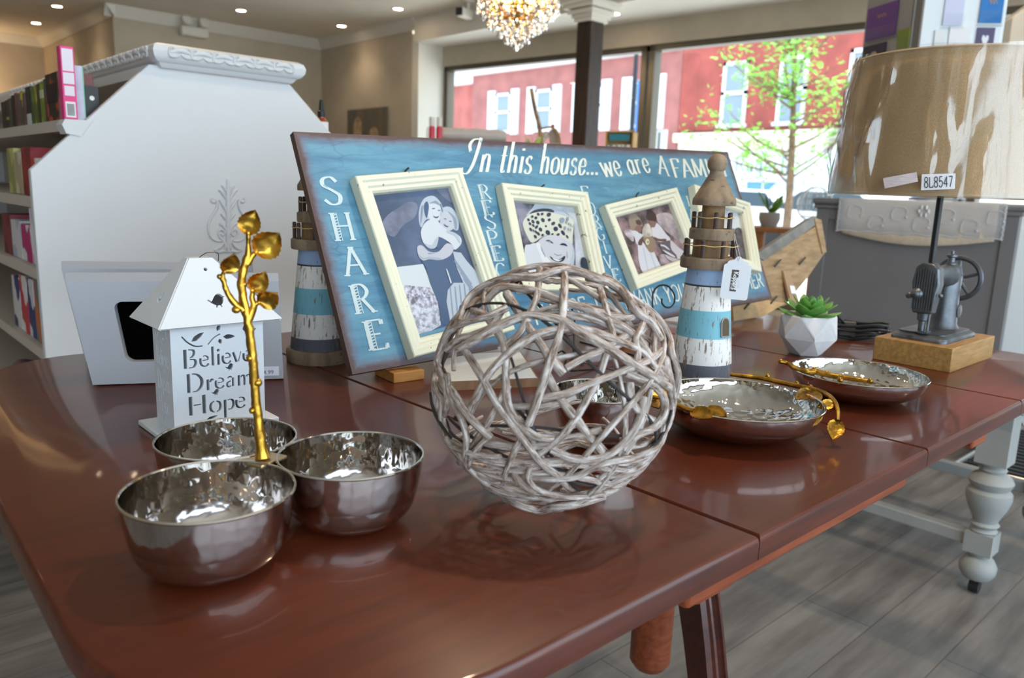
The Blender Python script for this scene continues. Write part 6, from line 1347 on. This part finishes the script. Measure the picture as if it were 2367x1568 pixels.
# right-hand side: dropper bottle
t = thing('dropper_bottle', 'amber dropper bottle with white label behind the right slope of the white unit', 'bottle', (1.105, 2.0, 1.1525))
c = (1.105, 2.0, 1.1525)
MB().lathe([(0, 0), (.018, 0), (.018, .050), (.012, .058), (.009, .060), (.009, .064)], 20, c).build('bottle', M_('amber_glass', (150, 60, 20), .1, spec=.8), t)
MB().lathe([(.0184, .004), (.0184, .049)], 20, c, caps=False).build('label', M_('label_white', (228, 226, 226), .6), t)
MB().lathe([(.0, .062), (.0105, .062), (.0105, .078), (.0075, .080), (.006, .098), (.0045, .108), (0, .110)], 16, c).build('dropper', M_('black_rubber', (26, 26, 28), .5), t)
tag(MB().bb((1.02, 2.03, 1.1525), (1.085, 2.10, 1.248)).build('brown_box', M_('tan_card', (150, 126, 100), .6), loc=(1.05, 2.06, 1.1525), bev=.001), 'tan carton just behind the sloping edge of the white panel', 'box')
# feathery plant on the left shelf top
t = thing('trailing_plant', 'wispy green plant on top of the white unit above the books', 'plant', (.82, 3.6, 1.2853))
MB().lathe([(0, 0), (.03, 0), (.042, .05), (.038, .05), (0, .04)], 16, (.82, 3.6, 1.2853)).build('plant_pot', M_('grey_pot', (120, 112, 100), .7), t)
m = MB()
for i in range(60):
    a = random.uniform(0, 2*PI); L = random.uniform(.05, .11); b0 = Vector((.82, 3.6, 1.325)); d = Vector((math.cos(a), math.sin(a), 0))
    m.tube(sm([b0, b0 + d*L*.5 + Vector((0, 0, L*.55)), b0 + d*L + Vector((0, 0, L*.25))], 3), [.003, .001], 4)
m.build('fronds', M_('frond_green', (84, 84, 54), .6), t)
# ================================================================= GREY CABINET, LACE CLOTH, CARD RACK
cg = M_('cabinet_grey', (112, 108, 108), .5, var=.03, vscale=4)
PLc, PRc = Vector((3.50, 1.746, 0)), Vector((3.655, .966, 0)); cu_ = (PRc-PLc).normalized(); cn_ = Vector((cu_.y, -cu_.x, 0))
if cn_.dot(Vector((-1, -.4, 0))) < 0: cn_ = -cn_
CWd = (PRc-PLc).length; CMx = Matrix(((cu_.x, -cn_.x, 0, PLc.x), (cu_.y, -cn_.y, 0, PLc.y), (0, 0, 1, 0), (0, 0, 0, 1)))
t = thing('grey_cabinet', 'grey painted cabinet with rounded top edge beyond the right end of the table', 'cabinet', tuple((PLc+PRc)/2 - cn_*.16))
def cbx(a, b, name, mt, par, bev=0): return MB().bb(a, b).xf(CMx).build(name, mt, par, bev=bev)
cbx((.012, .008, .06), (CWd-.012, .33, 1.015), 'carcass', cg, t)
cbx((.0, .0, .06), (.055, .01, 1.0), 'stile', cg, t, .002); cbx((CWd-.055, .0, .06), (CWd, .01, 1.0), 'stile', cg, t, .002); cbx((.055, .001, .06), (CWd-.055, .01, .14), 'rail', cg, t, .002); cbx((.055, .001, .95), (CWd-.055, .01, 1.0), 'rail', cg, t, .002)
cbx((-.012, -.012, 1.0), (CWd+.012, .34, 1.018), 'cornice', cg, t, .006); cbx((-.02, -.02, 1.018), (CWd+.02, .35, 1.047), 'top', cg, t, .012)
cbx((.02, .02, 0), (CWd-.02, .32, .06), 'plinth', cg, t)
lin_m = M_('beige_linen', (226, 204, 178), .9, var=.05, vscale=60); lace = M_('lace_white', (206, 202, 202), .85)
t = thing('lace_runner', 'sheer white lace runner over beige cloth hanging from the grey cabinet top', 'cloth', tuple(CMx @ Vector((CWd/2, 0, 1.05))))
def drape(x0, x1, z0, sag, d, name, mt, scal=0):
    A = []; n = 40; xs = [x0 + (x1-x0)*i/n for i in range(n+1)]
    zb = lambda u: z0 - sag*math.sin(PI*u) + (scal*abs(math.sin(u*22)) if scal else 0)
    m = MB(); rows = [[(x, .28, 1.0485+d) for x in xs], [(x, -.018-d, 1.0485+d) for x in xs], [(x, -.0225-d, 1.040) for x in xs], [(x + .001*math.sin(i*2.1), -.024-d, (1.04+zb(i/n))/2) for i, x in enumerate(xs)], [(x, -.0225-d+.002*math.sin(i*1.3), zb(i/n)) for i, x in enumerate(xs)]]
    m.rings(rows, closed=False, caps=False); o = m.xf(CMx).build(name, mt, t, smooth=60); s_ = o.modifiers.new('thickness', 'SOLIDIFY'); s_.thickness = .0008; return o
drape(.125, CWd-.075, .895, .036, .0, 'under_cloth', lin_m)
sheer = thin_glass('sheer_lace', (255, 255, 255)); sheer.node_tree.nodes.clear(); N = sheer.node_tree.nodes; K = sheer.node_tree.links
o_ = N.new('ShaderNodeOutputMaterial'); mx = N.new('ShaderNodeMixShader'); mx.inputs[0].default_value = .36; a_ = N.new('ShaderNodeBsdfTransparent'); b_ = N.new('ShaderNodeBsdfDiffuse'); b_.inputs[0].default_value = lin((214, 212, 214)); K.new(a_.outputs[0], mx.inputs[1]); K.new(b_.outputs[0], mx.inputs[2]); K.new(mx.outputs[0], o_.inputs[0])
drape(.100, CWd-.045, .900, .004, .0022, 'lace_panel', sheer, .006)
m = MB()
def cl(x, z): return CMx @ Vector((x, -.0285, z))
m.tube([cl(.100 + (CWd-.145)*i/60, .900 + .006*abs(math.sin(i/60*22)) + .002) for i in range(61)], .0022, 5)
m.tube([cl(.102 + .006*abs(math.sin(i*.8)), .90 + .138*i/24) for i in range(25)], .0016, 5); m.tube([cl(CWd-.047 - .006*abs(math.sin(i*.8)), .90 + .138*i/24) for i in range(25)], .0016, 5)
random.seed(2)
for i in range(7):
    x = .17 + i*.09; z = .97 + .02*(-1)**i; m.tube([cl(x + .034*math.cos(a*PI/10)*(1+.3*math.sin(a*.5)), z + .03*math.sin(a*PI/10)) for a in range(17)], .0016, 5); m.ball(cl(x+.034, z-.015), .005, 8)
for a in range(6): m.ball(cl(.45 + .018*math.cos(a*PI/3), 1.005 + .018*math.sin(a*PI/3)), .010, 8, 0, (1, .3, 1))
m.build('embroidery', lace, t)
# ---- card spinner
rk = M_('rack_shade_grey', (148, 146, 146), .5); rkw = M_('rack_white', (226, 230, 234), .4); acry = thin_glass('acrylic', (250, 252, 252), .02)
RS = 1.80
rc0 = CMx @ Vector((.44, .22, 0)); rz_ = lambda z: 1.04 + (z-1.04)*RS; t = rack = thing('card_rack', 'rotating greeting card rack with clear pockets standing on the grey cabinet', 'rack', (rc0.x, rc0.y, 1.05))
vd2 = Vector((rc0.x, rc0.y, 0)).normalized(); rt2 = Vector((vd2.y, -vd2.x, 0))
def rk_pt(a, b): return Vector((rc0.x, rc0.y, 0)) + rt2*(a*RS) + vd2*(b*RS)
MB().lathe([(.0, 1.0525), (.10, 1.0525), (.10, 1.062), (.02, 1.07), (.014, 1.08), (.014, 2.3), (0, 2.3)], 24, (rc0.x, rc0.y, 0)).build('stand', rk, t)
def panel(p0, p1, name, mt, par, z0=1.22, z1=2.3, th=.012):
    a, b = rk_pt(*p0), rk_pt(*p1); d = (b-a).normalized(); n = Vector((d.y, -d.x, 0)); return MB().prism([a + Vector((0, 0, z0)), b + Vector((0, 0, z0)), b + n*-th + Vector((0, 0, z0)), a - n*th + Vector((0, 0, z0))], (0, 0, z1-z0)).build(name, mt, par)
pA0, pA1 = (-.204, .045), (-.0905, -.085); pB0, pB1 = (-.073, -.080), (.094, -.015)
panel(pA0, pA1, 'shaded_panel', rk, t); panel(pB0, pB1, 'bright_panel', rkw, t)  # shade on the turned side put into its greyer panel colour
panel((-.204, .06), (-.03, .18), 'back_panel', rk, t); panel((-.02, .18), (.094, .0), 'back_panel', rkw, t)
a = rk_pt(-.081, -.075); MB().bb((a.x-.020, a.y-.020, 1.12), (a.x+.020, a.y+.020, 2.3)).build('corner_post', M_('post_taupe', (104, 96, 88), .5), t)
def rcard(pn, u0, u1, z0, z1, lab, mt, art=None, tilt=0):
    p0, p1 = pn; a, b = rk_pt(*p0), rk_pt(*p1); d = (b-a).normalized(); n = Vector((d.y, -d.x, 0))
    if n.dot(vd2) > 0: n = -n
    f = lambda u, z, e: a + d*((b-a).length*u) + n*e + Vector((0, 0, z))
    z0, z1 = rz_(z0), rz_(z1)
    t = thing('greeting_card', lab, 'card', tuple(f(u0, z0, .006)), 0, 'greeting cards in the rack')
    MB().prism([f(u0, z0, .006), f(u1, z0, .006), f(u1, z1, .006), f(u0, z1, .006)], n*-.003).build('card', mt, t, smooth=0)
    if art:
        m = MB(); art(m, lambda u, v, e=.0064: f(u0 + (u1-u0)*u, z0 + (z1-z0)*v, e)); m.build('card_art', art.mat, t, smooth=0)
    pk = MB(); pk.poly([f(u0-.02, z0-.008, .014), f(u1+.02, z0-.008, .012), f(u1+.02, z0+.05, .012), f(u0-.02, z0+.05, .012)])
    pk.prism([f(u0-.02, z0-.012, .0), f(u1+.02, z0-.012, .0), f(u1+.02, z0-.012, .012), f(u0-.02, z0-.012, .012)], (0, 0, .004))
    o = pk.build('pocket', acry, rack, smooth=0)
def art_of(fn, mt): fn.mat = mt; return fn
goldi = M_('gold_ink', (206, 160, 80), .5); redi = M_('red_ink', (206, 90, 80), .5); whi = M_('white_ink', (230, 228, 234), .6)
squig = lambda x, y, w, h: (lambda m, f: m.tube(sm([f(x + w*i/8, y + h*math.sin(i*2.2)) for i in range(9)], 4), .0012, 5))
heart = lambda m, f: m.poly([f(.5, .25), f(.7, .6), f(.66, .72), f(.56, .72), f(.5, .64), f(.44, .72), f(.34, .72), f(.3, .6)])
A, B_ = (pA0, pA1), (pB0, pB1)
rcard(A, .03, .68, 1.440, 1.520, 'purple greeting card with gold flourish on the shaded side of the rack', M_('card_purple', (98, 54, 132), .5), art_of(squig(.35, .68, .3, .05), goldi))
rcard(A, .03, .52, 1.345, 1.428, 'navy greeting card with a small pale motif under the purple card', M_('card_navy', (38, 32, 60), .5), art_of(lambda m, f: m.poly([f(.5+.14*math.cos(i*PI/6), .7+.1*math.sin(i*PI/6)) for i in range(12)]), M_('motif_tan', (176, 150, 120), .6)))
rcard(A, .74, .98, 1.395, 1.447, 'yellow green greeting card near the rack corner post', M_('card_moss', (118, 132, 50), .5))
rcard(B_, .26, .50, 1.45, 1.60, 'lilac white greeting card high on the bright side of the rack', M_('card_lilac', (206, 206, 232), .5))
rcard(B_, .70, .98, 1.457, 1.60, 'bright blue greeting card with a gold crest', M_('card_blue', (0, 112, 186), .5), art_of(squig(.35, .33, .35, .04), goldi))
rcard(B_, .36, .62, 1.385, 1.447, 'white greeting card with a pink border and red script', M_('card_white', (232, 226, 228), .5), art_of(squig(.25, .35, .5, .05), redi))
rcard(B_, .70, .92, 1.385, 1.447, 'violet greeting card with a pale heart', M_('card_violet', (76, 64, 104), .5), art_of(heart, whi))
rcard(B_, .18, .32, 1.385, 1.44, 'narrow white greeting card beside the corner post', M_('card_cream', (224, 222, 222), .5))
# ================================================================= PALE HUTCH ON THE RIGHT
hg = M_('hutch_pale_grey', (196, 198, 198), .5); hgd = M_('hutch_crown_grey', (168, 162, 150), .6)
t = thing('pale_hutch', 'tall pale grey hutch with overhanging crown at the right edge', 'hutch', (4.7, 1.0, 0))
hd0 = Vector((4.45, 1.245, 0)); hu = Vector((.55, -.83, 0)).normalized(); hn = Vector((hu.y, -hu.x, 0)); hn = hn if hn.dot(hd0) < 0 else -hn
HM = Matrix(((hu.x, -hn.x, 0, hd0.x), (hu.y, -hn.y, 0, hd0.y), (0, 0, 1, 0), (0, 0, 0, 1)))
hb = lambda a, b, n, mt, bev=0: MB().bb(a, b).xf(HM).build(n, mt, t, bev=bev)
hb((0, .0, .04), (.8, .35, 1.0), 'lower_case', hg, .003); hb((.03, -.012, .10), (.74, 0, .94), 'door', hg, .004)
hb((.55, .0, 1.0), (.8, .35, 1.72), 'side_post', hg); hb((.02, .0, 1.0), (.55, .3, 1.02), 'counter', hgd, .003)
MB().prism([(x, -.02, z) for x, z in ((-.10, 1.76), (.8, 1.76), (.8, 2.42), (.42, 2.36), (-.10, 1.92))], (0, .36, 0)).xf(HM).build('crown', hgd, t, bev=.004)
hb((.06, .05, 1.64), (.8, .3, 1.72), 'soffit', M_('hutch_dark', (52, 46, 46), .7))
# ================================================================= GREY TURNED-LEG TABLE
gt = M_('chalk_grey_paint', (150, 152, 150), .6, var=.04, vscale=9); iron2 = M_('caster_black', (34, 32, 32), .5)
t = thing('grey_side_table', 'grey painted table with turned baluster legs and stretchers at the right', 'table', (2.55, .95, 0))
def tleg(x, y):
    pr = [(0, .035), (.012, .035), (.034, .045), (.044, .062), (.046, .080), (.036, .100), (.026, .108), (.030, .112), (.026, .118), (.030, .122)]
    pr2 = [(.030, .176), (.034, .182), (.028, .190), (.036, .200), (.030, .208), (.032, .216), (.048, .250), (.055, .275), (.054, .292), (.044, .302), (.050, .310), (.054, .322), (.046, .336), (.030, .346), (.034, .354), (.030, .360), (.036, .376), (0, .376)]
    l = MB().lathe(pr, 28, (x, y, 0)).lathe(pr2, 28, (x, y, 0)).bb((x-.034, y-.034, .120), (x+.034, y+.034, .178)).bb((x-.038, y-.038, .372), (x+.038, y+.038, .525)).build('leg', gt, t, smooth=40)
    MB().lathe([(0, -.012), (.017, -.012), (.018, 0), (.017, .012), (0, .012)], 16, mat=Matrix.Rotation(PI/2, 3, 'X')).xf(Matrix.Translation((x, y, .018))).tube([(x, y, .02), (x, y, .04)], .006).build('caster', iron2, l)
for x in (2.284, 2.86):
    for y in (.575, 1.32): tleg(x, y)
for x in (2.284, 2.86): MB().bb((x-.018, .609, .132), (x+.018, 1.286, .168)).build('stretcher', gt, t, bev=.004)
MB().bb((2.302, .935, .132), (2.842, .965, .168)).build('stretcher', gt, t, bev=.004)
MB().bb((2.322, .57, .47), (2.822, .59, .525)).build('apron', gt, t); MB().bb((2.322, 1.305, .42), (2.822, 1.335, .525)).build('apron', gt, t)
MB().prism([(2.322, .565, .525), (2.322, .565, .40), (2.336, .565, .44), (2.36, .565, .462), (2.385, .565, .455), (2.40, .565, .44), (2.42, .565, .455), (2.45, .565, .455), (2.47, .565, .44), (2.50, .565, .46), (2.822, .565, .47), (2.822, .565, .525)], (0, .02, 0)).build('scalloped_apron', gt, t)
MB().bb((2.22, .51, .525), (2.92, 1.385, .545)).build('tabletop', gt, t, bev=.004)
t = thing('floor_grate', 'black slatted metal base with chrome edge on the floor under the grey table', 'rack base', (3.5, .86, 0))
MB().bb((3.3, .55, .0), (4.1, .95, .02)).build('tray', iron2, t)
m = MB()
for i in range(16): m.bb((3.31+i*.05, .56, .02), (3.335+i*.05, .94, .032))
m.build('slats', iron2, t); MB().tube([(3.29, .54, .03), (3.29, .96, .03), (4.1, .96, .03)], .014, 8).build('chrome_edge', st_rim, t)
# ================================================================= WINDOW DISPLAY BEHIND THE SIGN
pl_m = M_('plinth_white', (216, 212, 204), .6)
dv = Vector((.80, -.60, 0)).normalized(); t = thing('window_counter', 'low cream counter behind the blue sign that carries the window display', 'counter', (3.1, 3.25, 0))
WM2 = Matrix(((dv.x, .60, 0, 2.66), (dv.y, .80, 0, 3.62), (0, 0, 1, 0), (0, 0, 0, 1)))
MB().bb((-.25, 0, 0), (1.40, .45, 1.24)).xf(WM2).build('body', pl_m, t); MB().bb((-.28, -.02, 1.24), (1.43, .47, 1.268)).xf(WM2).build('counter_top', pl_m, t, bev=.004)
CT = 1.2685
wp = lambda x, y, z=CT: WM2 @ Vector((x, y, z))
def oc(px, yy=.2):
    d = ray(px, 330); o = WM2 @ Vector((0, yy, 0)); n = Vector((.60, .80, 0)); k = (o - CW).dot(n)/d.dot(n); p = CW + d*k; return Vector((p.x, p.y, CT))
def at(px, py, s): d = ray(px, py); return CW + d*s
t = thing('folded_throw', 'rolled pale grey knitted throw lying on the counter behind the sign', 'throw', tuple(wp(.25, .2)))
m = MB(); R = []
for i in range(13):
    x = .05 + .40*i/12; k = .038 if 0 < i < 12 else .030; R.append([wp(x, .24 + k*1.6*math.cos(a*PI/8), CT + .0710 + k*math.sin(a*PI/8) + .002*math.sin(i*2)) for a in range(16)])
m.rings(R).build('roll', M_('knit_grey', (190, 184, 180), .95, bump=.4, bscale=90), t); MB().bb((-.08, .14, CT+.0005), (.47, .34, CT+.032)).xf(WM2).build('folded_base', M_('knit_taupe', (170, 156, 144), .95, bump=.4, bscale=90), t, bev=.015)
for i, (px, lab) in enumerate(((998, 'left of two small red jars with pale caps behind the sign'), (1015, 'right of two small red jars with pale caps behind the sign'))):
    p = oc(px, .06); t = thing('red_jar', lab, 'jar', (p.x, p.y, CT), 0, 'red jars on the counter')
    h = .125; MB().lathe([(0, 0), (.018, 0), (.018, h*.7), (.014, h*.8), (0, h*.8)], 14, (p.x, p.y, CT)).build('jar_body', M_('jar_red', (196, 60, 80), .3), t); MB().lathe([(0, h*.8), (.016, h*.8), (.016, h*1.2), (0, h*1.2)], 14, (p.x, p.y, CT)).build('cap', pl_m, t)
t = thing('wooden_crate', 'small wooden crate with teal painted front in the window display', 'crate', tuple(oc(1436)))
p = oc(1436); ang = math.atan2(p.y, p.x) - PI/2 - .25; Rz = Matrix.Translation((p.x, p.y, 0)) @ Matrix.Rotation(ang, 4, 'Z')
m = MB().bb((-.085, -.05, CT), (.085, .05, CT+.008)).bb((-.085, -.05, CT+.118), (.085, .05, CT+.126)).bb((-.085, -.05, CT), (-.077, .05, CT+.126)).bb((.077, -.05, CT), (.085, .05, CT+.126)).bb((-.08, .04, CT), (.08, .05, CT+.12)); m.xf(Rz).build('crate_box', M_('crate_pine', (196, 158, 96), .6), t)
tealm = M_('teal_card', (40, 124, 140), .5)
MB().bb((-.06, -.052, CT+.07), (.06, -.046, CT+.108)).xf(Rz).build('teal_sign', tealm, t)
for i in range(5): MB().bb((-.068+i*.028, -.045, CT+.008), (-.046+i*.028, -.02, CT+.048)).xf(Rz).build('teal_packet', M_('teal_packet', (60, 140, 150), .5, vscale=30, col2=(220, 214, 200), lo=.5, hi=.55), t)
t = thing('twig_easel', 'rustic twig easel with a tall stick and small pictures in the window display', 'easel', tuple(oc(1262)))
tw_ = M_('twig_brown', (160, 128, 90), .8, var=.25, vscale=20)
SQ = (oc(1262) - CW).length
q = lambda x, y, s=3.9: at(x, y, SQ + s - 3.9)
f0 = lambda p: (p.x, p.y, CT+.001)
MB().tube(sm([q(1228, 204), q(1236, 250), q(1246, 290), f0(q(1254, 335))], 4), [.011, .012, .013], 8).tube([q(1246, 298), q(1275, 293), q(1282, 300)], .007, 6).tube(sm([q(1275, 295), q(1290, 308), f0(q(1297, 335))], 3), .008, 6).build('twigs', tw_, t)
MB().prism([q(1270, 301, 3.92), q(1284, 297, 3.92), q(1290, 332, 3.92), q(1270, 332, 3.92)], (.02, .01, 0)).build('small_picture', M_('taupe_card', (150, 134, 120), .7), t)
MB().ball(q(1262, 312, 3.95), .022, 12).ball(q(1256, 322, 3.95), .018, 12).build('pale_pebbles', M_('pebble_white', (200, 190, 176), .8), t); MB().ball(q(1278, 292, 3.93), .012, 10).build('red_berry', M_('berry_red', (170, 50, 50), .4), t)
t = thing('green_sprig', 'tuft of pale green leaves beside the twig easel', 'plant', tuple(oc(1232, .05)))
b0 = oc(1232, .05); m = MB()
for i in range(16):
    a = random.uniform(0, 2*PI); e = b0 + Vector((.05*math.cos(a), .05*math.sin(a), random.uniform(.02, .075))); leaf(m, b0 + Vector((0, 0, .001)), e, .022, (.2, -.8, .6), .1)
m.build('leaves', M_('sprig_green', (170, 190, 100), .6), t)
# low plank table by the window right of the sign
t = thing('window_bench', 'low orange brown plank table by the window, right of the sign', 'table', (4.35, 2.45, 0))
bo = M_('bench_orange', (168, 104, 52), .5, vscale=4, stretch=(1, 9, 1), col2=(140, 82, 40))
e0, e1 = at(1735, 528, 5.0), at(1915, 530, 5.0); bz = (e0.z+e1.z)/2; bd = (e1-e0); bd.z = 0; L_ = bd.length; bd.normalize(); bnm = Vector((-bd.y, bd.x, 0)); bnm = bnm if bnm.dot(e0-CW) > 0 else -bnm
BM_ = Matrix(((bd.x, bnm.x, 0, e0.x), (bd.y, bnm.y, 0, e0.y), (0, 0, 1, 0), (0, 0, 0, 1)))
MB().bb((0, 0, bz-.03), (L_, .35, bz)).xf(BM_).build('bench_top', bo, t, bev=.004)
for x in (.02, L_-.08):
    for y in (.02, .27): MB().bb((x, y, 0), (x+.06, y+.06, bz-.03)).xf(BM_).build('leg', bo, t)
pb = BM_ @ Vector((.10, .12, bz)); t = thing('window_plant', 'small leafy plant in a stone pot on the low plank table', 'potted plant', tuple(pb))
MB().lathe([(0, 0), (.045, 0), (.065, .05), (.062, .09), (.055, .09), (0, .085)], 16, pb).build('pot', M_('stone_pot', (150, 140, 130), .8), t)
m = MB()
for i in range(22):
    a = random.uniform(0, 2*PI); leaf(m, pb + Vector((0, 0, .085)), pb + Vector((.08*math.cos(a), .08*math.sin(a), random.uniform(.13, .22))), .035, (.2, -.8, .6), .1)
m.build('leaves', M_('plant_leaf', (110, 150, 56), .6), t)
pb = BM_ @ Vector((.355, .12, bz)); t = thing('mesh_sphere', 'silver wire mesh sphere on a little stand on the low plank table', 'ornament', tuple(pb))
m = MB(); c = pb + Vector((0, 0, .145))
for i in range(8): m.tube([c + Matrix.Rotation(i*PI/8, 3, 'Z') @ Vector((.105*math.cos(a*PI/12), 0, .105*math.sin(a*PI/12))) for a in range(25)], .0022, 5)
for z in (-.07, -.035, 0, .035, .07): r = math.sqrt(.105**2-z*z); m.tube([c + Vector((r*math.cos(a*PI/12), r*math.sin(a*PI/12), z)) for a in range(25)], .0022, 5)
m.build('mesh_ball', M_('silver_wire', (200, 200, 198), .25, metal=.9), t); MB().lathe([(0, 0), (.05, 0), (.05, .008), (.012, .014), (.012, .05), (0, .05)], 16, pb).build('stand', iron2, t)
